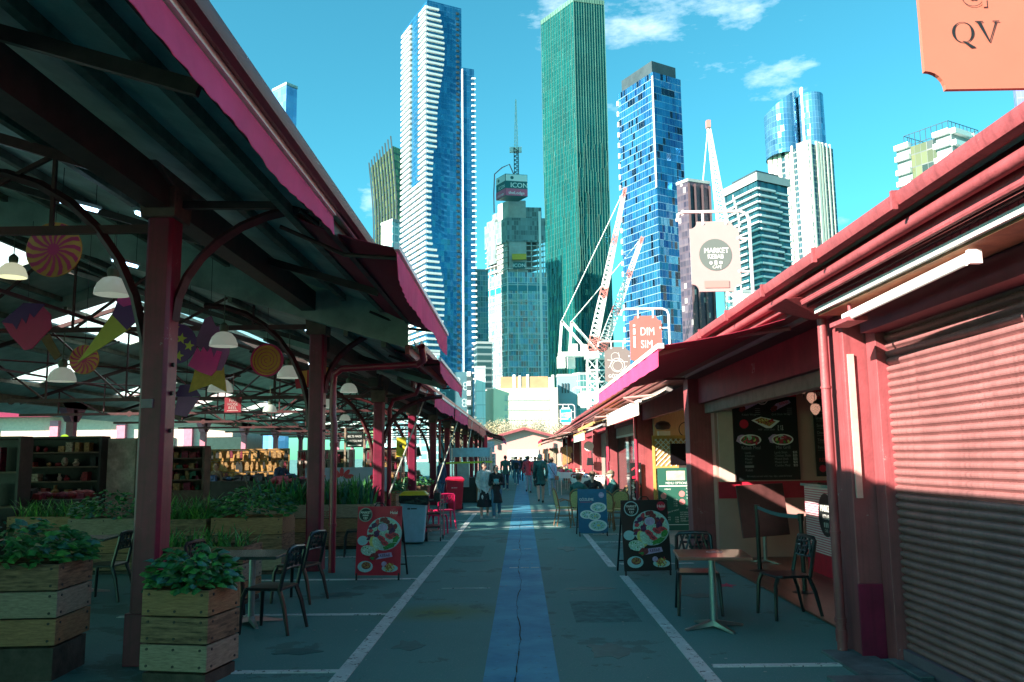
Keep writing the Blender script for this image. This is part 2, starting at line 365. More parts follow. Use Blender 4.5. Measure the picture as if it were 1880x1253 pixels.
# bluestone footing slabs along the shutter and pillar
STONE = mat('bluestone', (.10,.13,.14), .75, noise=.3, scale=4, bump=.4, dirt=((.2,.22,.22), .6))
b = MB()
for i, (x0,y0,x1,y1) in enumerate(((2.62,6.9,3.0,7.75),(2.35,6.15,2.98,6.86),(2.55,5.2,3.0,6.1),(3.02,6.75,3.14,7.35))): b.box(x0, y0, -.02, x1, y1, .025+.004*i)
struct(b.build('footing_slabs', STONE, bevel=.008))
flat('kiosk_floor', 3.12, 8.0, 6.6, 14.55, .03, mat('timber_floor', (.20,.075,.05), .35, noise=.35, scale=5, stretch=(1,.12,1)))
flat('shop_floor', 2.9, 15.1, 6.6, 21.4, .02, mat('tiled_floor', (.36,.28,.26), .5, noise=.15))
# painted pink star on the asphalt
st = MB(); st.prism([(.13*(1 if i % 2 == 0 else .42)*math.cos(i*math.pi/5), .2*(1 if i % 2 == 0 else .42)*math.sin(i*math.pi/5)) for i in range(10)], (2.72, 11.6, .006), (1,0,0), (0,1,0), .003)
struct(st.build('road_marking', mat('pink_paint', (.55,.05,.13), .7)))

# ================================================================== LEFT MARKET SHED
shed = wthing('market_shed', 'long open maroon posted shed with dark underside and pink awnings on the left', 'market shed', (-3.32, 7.5, 0))
PX = -3.32; RIDGE = -9.3; SL = .31; FARX = -16.6
def post(y, top, cap=True):
    b = MB(); c = .03; w_ = .12; d = .135
    oct_ = [(-w_+c,-d),(w_-c,-d),(w_,-d+c),(w_,d-c),(w_-c,d),(-w_+c,d),(-w_,d-c),(-w_,-d+c)]
    b.prism(oct_, (PX, y+.13, top), (1,0,0), (0,1,0), top-.42)
    b.box(PX-.14, y-.025, 0, PX+.14, y+.285, .44)
    return b.build('post', MAROON, shed, bevel=.006)
def capital(y, z0, z1, ):
    b = MB(); pr = [(.13,z0),(.17,z0+.06),(.17,z0+.22),(.26,z0+.34),(.26,z1)]
    b.hexa([(PX-.16,y-.05,z0),(PX+.16,y-.05,z0),(PX+.16,y+.31,z0),(PX-.16,y+.31,z0),(PX-.17,y-.08,z0+.28),(PX+.17,y-.08,z0+.28),(PX+.17,y+.34,z0+.28),(PX-.17,y+.34,z0+.28)])
    b.hexa([(PX-.15,y-.06,z0+.28),(PX+.15,y-.06,z0+.28),(PX+.15,y+.32,z0+.28),(PX-.15,y+.32,z0+.28),(PX-.17,y-.5,z1),(PX+.17,y-.5,z1),(PX+.17,y+.76,z1),(PX-.17,y+.76,z1)])
    b.build('capital', mat('capital_wood', (.13,.075,.06), .6, noise=.3), shed, bevel=.01)
def sec(y):   # eave x, eave z of the roof section
    return (-1.68, 3.97) if y < 13.65 else ((-1.62, 3.42) if y < 18.7 else (-2.36, 3.46))
def roofz(x, y):
    ex, ez = sec(y); rz_ = ez+SL*(ex-RIDGE); return ez+SL*(ex-x) if x > RIDGE else rz_-SL*(RIDGE-x)
posts_y = [1.5+6*k for k in range(-4, 13)]
for y in posts_y:
    ez = roofz(PX, y)
    ct = ez-.5 if y < 8 else ez-.72
    post(y, ct+.02)
    capital(y, ct, ez-.12)
    # curved braces, to the street and into the shed
    arc = []; z0 = ct-.95
    for sgn, xs, reach in ((1, PX+.12, 1.45), (-1, PX-.12, 1.9)):
        if sgn > 0 and y > 20: continue
        pts = [(xs+sgn*reach*(1-math.cos(t*math.pi/2*.96)), y+.13, z0+(ct+.12-z0)*math.sin(t*math.pi/2)) for t in [i/8 for i in range(9)]]
        if sgn < 0: pts = [(p[0], p[1], z0-.55+(p[2]-z0)*1.9) for p in pts]
        bb = MB()
        bb.tube(pts, .048, 4)
        bb.build('curved_brace', RUSTM, shed)
    if y < 20:
        MB().beam((PX, y+.13, ct+.16), (sec(y)[0]-.16, y+.13, ct+.13), .06, .07).build('bracket_arm', DARKM, shed)
# beam along the post tops
for y0, y1 in ((-28, 13.9), (13.95, 18.6), (18.8, 76)):
    ez = roofz(PX, y0+.5); MB().box(PX-.11, y0, ez-.42, PX+.11, y1, ez-.12).build('eave_beam', DARKM, shed)
# roof slabs, with glazed rooflights
GLZ = bpy.data.materials.new('rooflight_glazing'); GLZ.use_nodes = True; _t = GLZ.node_tree; _o = _t.nodes['Material Output']; _tr = _t.nodes.new('ShaderNodeBsdfTransparent'); _tl = _t.nodes.new('ShaderNodeBsdfTranslucent'); _tl.inputs[0].default_value = (.9,.88,.84,1); _mx = _t.nodes.new('ShaderNodeMixShader'); _mx.inputs[0].default_value = .42
_t.links.new(_tr.outputs[0], _mx.inputs[1]); _t.links.new(_tl.outputs[0], _mx.inputs[2]); _t.links.new(_mx.outputs[0], _o.inputs['Surface'])
def glaze(x0, x1, y0, y1, yref):
    z0 = roofz(x0, yref)+.02; z1 = roofz(x1, yref)+.02; MB().quad((x0,y0,z0),(x1,y0,z1),(x1,y1,z1),(x0,y1,z0)).build('rooflight', GLZ, shed)
sun_holes = [(13.6, 16.2), (19.4, 23.6)]  # roof openings placed to throw sun bands across the lane
def rslab(x0, x1, y0, y1, yref, name='roof'):
    b = MB(); z0 = roofz(x0, yref); z1 = roofz(x1, yref)
    b.hexa([(x0,y0,z0),(x1,y0,z1),(x1,y1,z1),(x0,y1,z0),(x0,y0,z0+.05),(x1,y0,z1+.05),(x1,y1,z1+.05),(x0,y1,z0+.05)]); return b.build(name, ROOFM, shed)
for y0, y1 in ((-28, 13.0), (13.0, 18.65), (18.65, 76)):
    hs = [h for h in sun_holes if y0 <= h[0] and h[1] <= y1 and y0 > 15]; rslab(sec(y0+.7)[0], -6.4 if hs else RIDGE, y0, y1, y0+.7)
    c0 = y0
    for h0, h1 in hs+[(y1, y1)] if hs else []: rslab(-6.4, RIDGE, c0, h0, y0+.7); (glaze(-6.4, RIDGE, h0, h1, y0+.7) if h1 > h0 else None); c0 = h1
for yy, ya, yb in ((13.0, 12.9, 14), (18.65, 18, 20)):
    b = MB(); b.hexa([(-1.75,yy-.04,roofz(-1.75,yb)-.02),(RIDGE,yy-.04,roofz(RIDGE,yb)-.05),(RIDGE,yy-.01,roofz(RIDGE,yb)-.05),(-1.75,yy-.01,roofz(-1.75,yb)-.02),(-1.75,yy-.04,roofz(-1.75,ya)),(RIDGE,yy-.04,roofz(RIDGE,ya)),(RIDGE,yy-.01,roofz(RIDGE,ya)),(-1.75,yy-.01,roofz(-1.75,ya))]); b.hexa([(RIDGE,yy-.04,roofz(RIDGE,yb)-.05),(FARX,yy-.04,roofz(FARX,yb)-.05),(FARX,yy-.01,roofz(FARX,yb)-.05),(RIDGE,yy-.01,roofz(RIDGE,yb)-.05),(RIDGE,yy-.04,roofz(RIDGE,ya)),(FARX,yy-.04,roofz(FARX,ya)),(FARX,yy-.01,roofz(FARX,ya)),(RIDGE,yy-.01,roofz(RIDGE,ya))]); b.build('gable_infill', ROOFM, shed)
# far slope, with rooflight bays, some added to let sun onto the lane
for y0, y1 in ((-28, 13.0), (13.0, 18.65), (18.65, 76)):
    segs = []; c0 = y0
    for h0, h1 in sun_holes:
        if y0 <= h0 and h1 <= y1: segs.append((c0, h0)); glaze(-9.3, -11.2, h0, h1, y0+.7); c0 = h1
    segs.append((c0, y1))
    for a, b_ in segs: rslab(-9.3, -11.2, a, b_, y0+.7)
    rslab(-11.2, -12.4, y0, y1, y0+.7); rslab(-14.3, FARX, y0, y1, y0+.7)
    if y1 < 20: rslab(-12.4, -14.3, y0, y1, y0+.7); continue
    y = y0
    while y < y1:
        rslab(-12.4, -14.3, y, min(y+4.6, y1), y0+.7); glaze(-12.4, -14.3, y+4.6, min(y+6, y1), y0+.7) if y+4.6 < y1 else None; y += 6
# purlins
for y0, y1 in ((-28, 12.9), (13.05, 18.6), (18.8, 76)):
    for x in (-2.15, -2.75, -4.6, -5.8, -7.0, -8.2, -9.3, -10.4, -11.6, -12.4, -14.3, -15.4):
        if x > sec(y0+.7)[0]-.2: continue
        z = roofz(x, y0+.7); MB().box(x-.035, y0, z-.11, x+.035, y1, z-.002).build('purlin', mat('purlin', (.17,.17,.13), .6, noise=.3), shed)
# rafters + trusses
for i, y in enumerate([1.5+3*k for k in range(0, 24)]):
    b = MB(); main = i % 2 == 0
    dz = roofz(PX, y+.01); ez = dz-.25; Y = y+.13 if main else y
    if main:
        b.beam((PX-.1, Y, ez-.32), (-15.4, Y, ez-.32), .05, .08)
        hx = [(-4.4), (-5.8), (-7.4), (-9.3), (-11.2), (-12.8), (-14.2)]; zt = lambda x: roofz(x, y+.01)-.16
        b.beam((PX, Y, zt(PX)), (RIDGE, Y, zt(RIDGE)), .05, .1); b.beam((RIDGE, Y, zt(RIDGE)), (-15.4, Y, zt(-15.4)), .05, .1)
        prev = None
        for k, x in enumerate(hx):
            b.beam((x, Y, ez-.32), (x, Y, zt(x)), .035, .035, (0,1,0))
            if prev is not None:
                if x >= RIDGE: b.beam((prev, Y, zt(prev)), (x, Y, ez-.32), .04, .04, (0,1,0))
                else: b.beam((prev, Y, ez-.32), (x, Y, zt(x)), .04, .04, (0,1,0))
            prev = x
        for x in (-6.6, -12): b.prism([(.09*math.cos(t*.7), .09*math.sin(t*.7)) for t in range(9)], (x, Y-.02, ez-.32), (1,0,0), (0,0,1), .02)
        b.build('truss', RUSTM, shed)
    else:
        b.beam((sec(y)[0]-.12, Y, roofz(sec(y)[0]-.12, y)-.17), (RIDGE, Y, roofz(RIDGE, y)-.17), .05, .09); b.build('rafter', DARKM, shed)
# longitudinal ties and diagonal bracing
b = MB(); b.beam((-6.6, 1, 3.95), (-6.6, 75, 3.7), .04, .05); b.build('tie_beam', RUSTM, shed)
b = MB(); b.beam((-12, 1, 3.95), (-12, 75, 3.7), .04, .05); b.build('tie_beam', RUSTM, shed)
for k in range(0, 10):
    y = 1.5+6*k; b = MB(); b.tube([(-6.6, y+.1, 3.7), (-12, y+6, 3.7)], .018, 6); b.tube([(-12, y+.1, 3.7), (-6.6, y+6, 3.7)], .018, 6); b.build('wind_brace', RUSTM, shed)
# gutters and gable faces
def gutter(x, z, y0, y1, par, m, r=.075, name='gutter'):
    b = MB(); prof = [(-r, 0), (-r, r*.4), (-.6*r, -.75*r), (0, -r), (.7*r, -.75*r), (r, -.1*r), (r, .5*r), (r*.82, .5*r), (r*.8, 0), (0, -.8*r), (-.8*r, 0)]
    # an open half-round trough
    o = [(-r, r*.6), (-r, 0), (-.7*r, -.7*r), (0, -r), (.7*r, -.7*r), (r, 0), (r, r*.6), (r*.86, r*.6), (r*.86, 0), (.6*r, -.58*r), (0, -.85*r), (-.6*r, -.58*r), (-.86*r, 0), (-.86*r, r*.6)]
    k = len(o); b.add([(x+a, y0, z+c) for a, c in o]+[(x+a, y1, z+c) for a, c in o], [(i, (i+1) % k, k+(i+1) % k, k+i) for i in range(k)]+[(2,1,12,11),(0,13,12,1),(3,2,11,10),(4,3,10,9),(5,4,9,8),(6,5,8,7)])
    return b.build(name, m, par, smooth='auto')
for y0, y1, gm_ in ((-28, 13.0, mat('gutter_dark', (.10,.010,.022), .5)), (12.4, 18.7, MAROON2), (18.7, 76, MAROON2)):
    ex, ez = sec(y0+1.4); gutter(ex+.08, ez+.035, y0, y1, shed, gm_, .06)
    MB().box(ex-.1, y0, ez-.14, ex-.04, y1, ez-.01).build('fascia', SALMON if y0 > 10 else DARKM, shed)
# pipes: drainpipe on the second post, with an arm to the gutter
dp = [(-1.5, 12.6, 3.42), (-1.5, 12.9, 3.25), (-1.62, 13.1, 3.2), (-2.85, 13.3, 3.17), (-2.98, 13.33, 3.08), (-3.0, 13.35, 2.9), (-3.0, 13.35, 2.45), (-2.97, 13.33, 2.3), (-2.97, 13.33, 0)]
d = MB().tube(dp, .055, 12); d.tube([(-2.97,13.33,2.0),(-2.97,13.33,1.94)], .066, 12); d.tube([(-2.97,13.33,.75),(-2.97,13.33,.71)], .066, 12); d.build('drainpipe', MAROON2, shed, smooth='auto')
dp = [(-2.3, 19.0, 3.4), (-2.4, 19.2, 3.2), (-3.0, 19.7, 3.1), (-3.1, 19.75, 2.9), (-3.1, 19.75, 0)]
MB().tube(dp, .05, 10).build('drainpipe', MAROON2, shed, smooth='auto')
MB().tube([(-2.35, 31.2, 3.45), (-2.45, 31.2, 3.2), (-3.05, 31.4, 3.1), (-3.05, 31.4, 0)], .05, 10).build('drainpipe', MAROON2, shed, smooth='auto')
b = MB(); b.box(-2.55, 31.0, 3.1, -2.5, 31.05, 3.2)
# awnings of the shed
def awn_left(y0, y1, xb, zb, xi, zi, drop, stripe=True, mfab=REDAWN, mval=PINKAWN, zb1=None, wave=.012, nw=None):
    if zb1 is None: zb1 = zb
    a = MB(); n = 6
    for i in range(n):
        t0, t1 = i/n, (i+1)/n; s0, s1 = -.05*math.sin(math.pi*t0), -.05*math.sin(math.pi*t1)
        a.hexa([(xi+(xb-xi)*t0,y0,zi+(zb-zi)*t0+s0),(xi+(xb-xi)*t1,y0,zi+(zb-zi)*t1+s1),(xi+(xb-xi)*t1,y1,zi+(zb1-zi)*t1+s1),(xi+(xb-xi)*t0,y1,zi+(zb1-zi)*t0+s0),
                (xi+(xb-xi)*t0,y0,zi+(zb-zi)*t0+s0+.006),(xi+(xb-xi)*t1,y0,zi+(zb-zi)*t1+s1+.006),(xi+(xb-xi)*t1,y1,zi+(zb1-zi)*t1+s1+.006),(xi+(xb-xi)*t0,y1,zi+(zb1-zi)*t0+s0+.006)])
    aw = a.build('awning', mfab, shed)
    MB().beam((xb+.01, y0, zb+.018), (xb+.01, y1, zb1+.018), .05, .055).build('front_bar', WHITEM if stripe else MAROON2, aw)
    v = MB(); m = nw or int((y1-y0)/.07); rows = 4; wave = wave*.5
    def P(i, j):
        t = i/m; y = y0+(y1-y0)*t; z = zb+(zb1-zb)*t-.025
        dr = drop*(1-.07*math.sin(y*2.9+math.sin(y*1.3))-.07*math.sin(y*1.1)); f = j/rows
        return (xb+.012+wave*math.sin(y*23+2*math.sin(y*3))*f+.02*f*math.sin(y*1.9), y, z-dr*f)
    vs = [P(i, j) for i in range(m+1) for j in range(rows+1)]+[(p[0]-.005, p[1], p[2]) for p in (P(i, j) for i in range(m+1) for j in range(rows+1))]
    K = (m+1)*(rows+1); fs = []
    for i in range(m):
        for j in range(rows):
            q = i*(rows+1)+j; fs.append((q, q+1, q+rows+2, q+rows+1)); fs.append((K+q, K+q+rows+1, K+q+rows+2, K+q+1))
    v.add(vs, fs); v.build('valance', mval, aw, smooth=True)
    for y in (y0+.25, y1-.25):
        MB().tube([(xi-.05, y, zi-.1), ((xi+xb)/2, y+.15, (zi+zb)/2-.16), (xb, y, zb-.04)], .022, 6).build('folding_arm', DARKM, aw)
for o_ in (): pass
awn_left(.6, 7.32, -1.68, 3.93, -1.86, 4.0, .19)
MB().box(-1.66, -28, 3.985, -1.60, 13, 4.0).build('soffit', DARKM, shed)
awn_left(7.75, 13.15, -1.17, 3.72, -2.3, 4.12, .30, zb1=3.66)
awn_left(13.95, 19.3, -1.36, 3.36, -2.2, 3.58, .22, zb1=3.34)
awn_left(19.6, 25.2, -2.02, 3.22, -2.45, 3.36, .30)
awn_left(25.4, 31.2, -2.0, 3.22, -2.45, 3.36, .34)
OA = mat('orange_awning', (.52,.13,.10), .8)
awn_left(31.4, 40, -2.0, 3.2, -2.45, 3.36, .32, False, REDAWN, OA)
awn_left(40.3, 47, -2.0, 3.2, -2.45, 3.36, .4, False, REDAWN, OA)
awn_left(47.3, 58, -1.1, 2.9, -2.4, 3.36, .12, False, REDAWN, REDAWN)
awn_left(58.3, 72, -1.3, 2.95, -2.4, 3.36, .2, False, REDAWN, PINKAWN)
for xa, xb_, za, zb_ in ((-17.3,-24,4.1,6.1),(-24,-31,6.1,4.1)): MB().hexa([(xb_,-28,zb_),(xa,-28,za),(xa,28,za),(xb_,28,zb_),(xb_,-28,zb_+.05),(xa,-28,za+.05),(xa,28,za+.05),(xb_,28,zb_+.05)]).build('roof', ROOFM, shed)  # second roof added beyond the shed to block sky light
# far colonnade of the shed, sunlight put into its pink post colour
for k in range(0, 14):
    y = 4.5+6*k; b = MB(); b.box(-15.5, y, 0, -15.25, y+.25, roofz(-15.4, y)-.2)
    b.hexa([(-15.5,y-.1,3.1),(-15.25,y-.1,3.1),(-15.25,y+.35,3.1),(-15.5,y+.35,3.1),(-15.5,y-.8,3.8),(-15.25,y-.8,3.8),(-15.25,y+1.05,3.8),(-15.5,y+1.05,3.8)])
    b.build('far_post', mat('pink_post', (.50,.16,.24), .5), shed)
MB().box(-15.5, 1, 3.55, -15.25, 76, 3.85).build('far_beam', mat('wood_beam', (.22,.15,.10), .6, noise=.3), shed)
bk = wthing('market_hall', 'pale sunlit hall with arched pink bays beyond the far side of the left shed', 'building', (-26, 48, 0))
b = MB(); b.box(-60, 50, 0, -17.2, 56, 4.4); b.build('wall', mat('sunlit_wall', (.66,.50,.42), .7, noise=.1), bk)
for k in range(10):
    b = MB(); x = -56+k*4; b.box(x, 49.7, 0, x+.5, 49.99, 4.2); b.build('pilaster', mat('pink_post', (.62,.22,.30)), bk)
    b = MB(); b.box(x+1, 49.9, 1.2, x+3.4, 49.995, 3.1); b.build('window', mat('dark_glass', (.03,.05,.05), .15), bk)
b = MB(); b.hexa([(-61,49,4.4),(-16.6,49,4.4),(-16.6,57,4.4),(-61,57,4.4),(-61,53,6),(-16.6,53,6),(-16.6,53.2,6),(-61,53.2,6)]); b.build('roof', MAROON2, bk)

# ================================================================== RIGHT SHOP ROW
row = wthing('shop_row', 'low salmon red row of market shops with roller shutter and pillars on the right', 'building', (3.1, 7.5, 0))
WX = 3.12
def bpill(y, x0=2.92, x1=3.36, d=.42, top=3.15, m=SALMON):
    b = MB(); b.box(x0, y, 0, x1, y+d, top); b.box(x0-.0, y-.02, .0, x1+.003, y-.002, .55)
    return b.build('pillar', m, row, bevel=.008)
# first pillar with its panels
b = MB(); b.box(2.90, 7.52, 0, 3.12, 7.95, 3.1); p_ = b.build('pillar', SALMON, row, bevel=.01)
b = MB(); b.box(2.885, 7.49, 0, 3.10, 7.515, .62); b.build('kick_panel', MAROON, p_, bevel=.004)
b = MB(); b.box(2.93, 7.495, 1.35, 2.985, 7.517, 2.62); b.build('cover_strip', mat('pale_strip', (.62,.36,.33), .6), p_)
b = MB(); b.box(3.10, 7.30, 0, 3.22, 7.50, 3.0); b.build('shutter_guide', SALMON, row, bevel=.006)
for k, y in enumerate((14.7, 21.6, 28.2, 34.6, 41, 47.5, 54, 60)): bpill(y, x1=3.36+.04*(k == 1)+.0*k, d=.4)
# solid wall sections near each far pillar, and the back volume of the row
MB().box(6.6, -28, 0, 6.8, 62, 3.3).build('back_wall', CREAM, row)
# roller shutter: one corrugated curtain
b = MB(); prof = []; z = .12
while z < 2.98:
    for k in range(6):
        t = k/6; prof.append((3.20-.019*max(0, math.sin(math.pi*min(1, t*1.22)))**.6+(.012 if k == 5 else 0), z+.068*t))
    z += .068
vs = []; fs = []
ys = [-1.5+.2*i for i in range(45)]; ys = [y for y in ys if y < 7.3]+[7.32]
for x, zz in prof:
    for y in ys: vs.append((x+.002*math.sin(y*5+zz*9)+.008*math.exp(-((y-5.9)**2*6+(zz-1.05)**2*9))+.006*math.exp(-((y-4.6)**2*9+(zz-2.0)**2*12)), y, zz+.003*math.sin(y*2.3+zz)))
n = len(ys)
for i in range(len(prof)-1):
    for j in range(n-1): fs.append((i*n+j, (i+1)*n+j, (i+1)*n+j+1, i*n+j+1))
b.add(vs, fs); sh = b.build('roller_shutter', SHUT, row)
MB().box(3.15, -1.5, .0, 3.21, 7.31, .12).build('bottom_rail', mat('rail_paint', (.16,.10,.13), .6), sh)
MB().box(3.22, -28, 0, 3.4, 7.3, 3.0).build('backing_wall', DARKM, row)
# drainpipe with hopper
d = MB().tube([(2.80,7.72,3.0),(2.80,7.72,.02)], .042, 14)
for z in (2.35, 1.05): d.tube([(2.80,7.72,z),(2.80,7.72,z-.02)], .05, 14)
d.tube([(2.80,7.72,.3),(2.80,7.72,.26)], .052, 14); d.tube([(2.80,7.72,.20),(2.80,7.72,.10)], .05, 14)
d.build('drainpipe', SALMON, row, smooth='auto')
b = MB(); b.hexa([(2.74,7.6,2.98),(2.88,7.6,2.98),(2.88,7.8,2.98),(2.74,7.8,2.98),(2.38,7.42,3.12),(2.88,7.42,3.16),(2.88,7.98,3.16),(2.38,7.98,3.12)]); b.build('rain_head', SALMON, row, bevel=.004)
MB().tube([(2.62,7.5,3.1),(2.62,7.5,3.42)], .035, 10).build('vent_stub', SALMON, row)
MB().tube([(2.83,20.9,3.0),(2.83,20.9,.02)], .045, 10).build('drainpipe', MAROON2, row, smooth='auto')
MB().tube([(2.83,27.9,3.0),(2.83,27.9,.02)], .05, 10).build('drainpipe', MAROON2, row, smooth='auto')
MB().tube([(2.83,27.6,3.0),(2.83,27.6,1.6),(2.8,27.6,1.5),(2.8,27.6,0)], .04, 10).build('drainpipe', MAROON2, row, smooth='auto')
# roof edge
Y0, Y1 = -28, 62
b = MB(); b.hexa([(2.5,Y0,3.30),(6.9,Y0,4.1),(6.9,Y1,4.1),(2.5,Y1,3.30),(2.45,Y0,3.36),(6.9,Y0,4.16),(6.9,Y1,4.16),(2.45,Y1,3.36)]); b.build('roof', SALMON, row)
gutter(2.42, 3.32, Y0, Y1, row, SALMON, .062)
MB().tube([(2.50,Y0,3.19),(2.50,Y1,3.19)], .042, 12).build('gutter_roll', SALMON, row, smooth='auto')
for i, y in enumerate([2.2+1.45*k for k in range(26)]):
    b = MB(); b.box(2.335, y, 3.25, 2.37, y+.03, 3.37); b.box(2.36, y+.003, 3.365, 2.5, y+.027, 3.372); b.build('gutter_clip', SALMON, row)
b = MB(); b.box(2.55, Y0, 3.10, 2.60, Y1, 3.30); b.build('fascia', SALMON, row)
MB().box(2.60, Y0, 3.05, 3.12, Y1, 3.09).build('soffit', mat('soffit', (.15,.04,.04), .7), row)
MB().tube([(2.535,Y0,3.115),(2.535,4,3.112),(2.535,4.1,3.09),(2.535,14,3.115),(2.535,30,3.11)], .013, 8).build('conduit', SALMON, row)
MB().tube([(2.53,1,3.08),(2.53,7.4,3.07)], .02, 8).build('conduit', SALMON, row)
# retracted awning above the shutter
b = MB(); b.box(2.66, -1.5, 3.0, 2.80, 7.4, 3.045); ca = b.build('awning_cassette', SALMON, row)
MB().box(2.625, -1.5, 2.975, 2.66, 7.4, 3.02).build('front_bar', WHITEM, ca)
b = MB()
for i in range(90): y = -1.5+i*.0985; b.box(2.632, y, 3.021, 2.645, y+.085, 3.05)
b.build('scalloped_trim', mat('trim_red', (.42,.03,.06), .7), ca)
MB().box(2.66, -1.5, 2.955, 2.95, 7.4, 2.975).build('underside_board', mat('timber_edge', (.30,.13,.06), .6, noise=.3), ca)
# shutter lintel box
MB().box(2.98, -1.5, 2.78, 3.19, 7.3, 3.05).build('shutter_hood', mat('hood_paint', (.14,.02,.035), .6), row)
# lintels between the pillars
LINT = mat('lintel_paint', (.30,.035,.05), .6, noise=.2, scale=3)
for y0, y1 in ((7.95, 14.7), (15.1, 21.6), (22.0, 28.2), (28.6, 34.6), (35, 41), (41.4, 47.5), (47.9, 54), (54.4, 60)):
    l_ = MB().box(3.10, y0, 2.62, 3.2, y1, 3.05).build('lintel', LINT, row)
    if y0 < 8:
        b = MB(); sht = Sheet(b, (3.098, 11.4, 2.78), (0,-1,0), (0,0,1)); sht.text('24', .25, .03, .19, 0, .01, .8); b.build('door_number', mat('number_white', (.45,.30,.32), .6), l_)
MB().box(3.2, 7.96, 2.45, 3.35, 14.69, 2.75).build('shutter_drum', mat('grey_beam', (.20,.16,.14), .6, noise=.2), row)
# kiosk room
KB = mat('kiosk_wall', (.52,.27,.24), .6, noise=.05, scale=2)
MB().box(3.3, 14.45, 0, 6.6, 14.69, 3.05).build('party_wall', KB, row)
MB().box(3.14, 7.96, 0, 6.6, 8.1, 3.05).build('party_wall', KB, row)
b = MB(); b.box(3.32, 14.425, 1.0, 6.6, 14.449, 1.28); b.build('red_band', mat('red_panel', (.55,.02,.05), .4), row)
b = MB(); b.box(3.14, 7.97, 3.02, 6.6, 14.7, 3.049); b.build('ceiling', mat('kiosk_ceiling', (.30,.24,.21), .8), row)
b = MB(); b.box(3.45, 14.40, .05, 3.50, 14.424, .98)
# second shop room
MB().box(3.36, 21.4, 0, 6.6, 21.6, 3.05).build('party_wall', mat('buff_wall', (.62,.44,.24), .7, noise=.1, stretch=(8,1,1)), row)
MB().box(3.36, 28.0, 0, 6.6, 28.19, 3.05).build('party_wall', CREAM, row)
MB().box(3.14, 15.1, 3.02, 6.6, 62, 3.049).build('ceiling', mat('kiosk_ceiling', (.30,.24,.21)), row)
# third shop glazed front
gl = mat('shop_glass', (.03,.04,.04), .06, noise=0, spec=.8)
f3 = MB().box(3.2, 22.0, .35, 3.24, 28.2, 2.3).build('shop_window', gl, row)
MB().box(3.16, 22.0, 2.3, 3.26, 28.2, 2.36).build('window_rail', WHITEM, f3); MB().box(3.16, 22.0, 2.36, 3.22, 28.2, 2.62).build('sign_band', mat('band', (.40,.28,.25), .6), f3)
b = MB(); sht = Sheet(b, (3.158, 25.4, 2.4), (0,-1,0), (0,0,1)); sht.text('GÖZLEME', 1.2, .03, .2, 0, .01); b.build('lettering', BLACK, f3)
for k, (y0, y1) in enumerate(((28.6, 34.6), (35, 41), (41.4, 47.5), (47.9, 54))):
    w_ = MB().box(3.25, y0, 0, 3.35, y1, 2.62).build('shop_wall', LINT if k % 2 else mat('shaded_cream', (.30,.22,.19), .7), row)  # wall colours darkened to stand in for shaded shop openings
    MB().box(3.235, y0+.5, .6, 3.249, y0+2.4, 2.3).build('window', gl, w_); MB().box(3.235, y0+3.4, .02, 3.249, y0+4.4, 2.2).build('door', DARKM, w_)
# open awning of the kiosk
def awn_right(y0, y1, xb, zb, xr, zr, drop, fab, val, bar=WHITEM, zb1=None):
    zb1 = zb if zb1 is None else zb1
    a = MB(); n = 8
    for i in range(n):
        t0, t1 = i/n, (i+1)/n; s0, s1 = -.035*math.sin(math.pi*t0), -.035*math.sin(math.pi*t1)
        A = lambda t, s, y, zz, e: (xr+(xb-xr)*t, y, zr+(zz-zr)*t+s+e)
        a.hexa([A(t1,s1,y0,zb,0), A(t0,s0,y0,zb,0), A(t0,s0,y1,zb1,0), A(t1,s1,y1,zb1,0), A(t1,s1,y0,zb,.006), A(t0,s0,y0,zb,.006), A(t0,s0,y1,zb1,.006), A(t1,s1,y1,zb1,.006)])
    aw = a.build('awning', fab, row)
    MB().beam((xb, y0-.03, zb), (xb, y1+.03, zb1), .06, .05).build('front_bar', bar, aw)
    if drop:
        v = MB(); m = int((y1-y0)/.15); 
        pts = [(xb-.022+.006*math.sin(i*1.3), y0+(y1-y0)*i/m, zb+(zb1-zb)*i/m) for i in range(m+1)]
        v.add([(p[0], p[1], p[2]-.02) for p in pts]+[(p[0]+.004*math.sin(p[1]*9), p[1], p[2]-drop) for p in pts], [(i, m+1+i, m+2+i, i+1) for i in range(m)]); v.build('valance', val, aw, smooth=True)
    MB().tube([(xr, y0-.1, zr-.02), (xr, y1+.1, zr-.02)], .06, 12).build('roller', mat('roller_grey', (.23,.2,.2), .5), aw, smooth='auto')
    for y, s in ((y0+.35, 1), (y1-.35, -1)):
        MB().tube([(xr-.02, y, zr-.09), (xr-.75, y+s*.5, zr-.13), (xb+.02, y, zb-.04)], .024, 8).build('folding_arm', mat('arm_paint', (.35,.16,.15), .5), aw)
awn_right(8.15, 14.5, 1.37, 2.80, 2.78, 3.10, .20, REDAWN, PINKAWN, zb1=2.83)
YEL = mat('ochre_awning', (.50,.29,.10), .7); WAW = mat('cream_awning', (.68,.56,.46), .8)
awn_right(15.6, 21.4, 2.2, 2.74, 2.75, 2.98, .26, WAW, WAW)
awn_right(22.1, 28.0, 1.9, 2.60, 2.75, 2.9, .06, YEL, YEL, YEL)
awn_right(28.6, 34.4, 2.15, 2.55, 2.8, 2.8, .28, mat('green_white', (.45,.52,.46), .8), mat('green_white', (.45,.52,.46)), YEL)
awn_right(41.4, 50, 1.0, 2.55, 2.8, 3.0, .1, mat('canvas', (.55,.44,.36), .8), REDAWN, REDAWN)
awn_right(52, 60, 1.2, 2.5, 2.8, 2.95, .12, mat('green_canvas', (.35,.36,.26), .8), YEL, YEL)
for k in range(5):   # drying valances hung under far roof edge
    pass
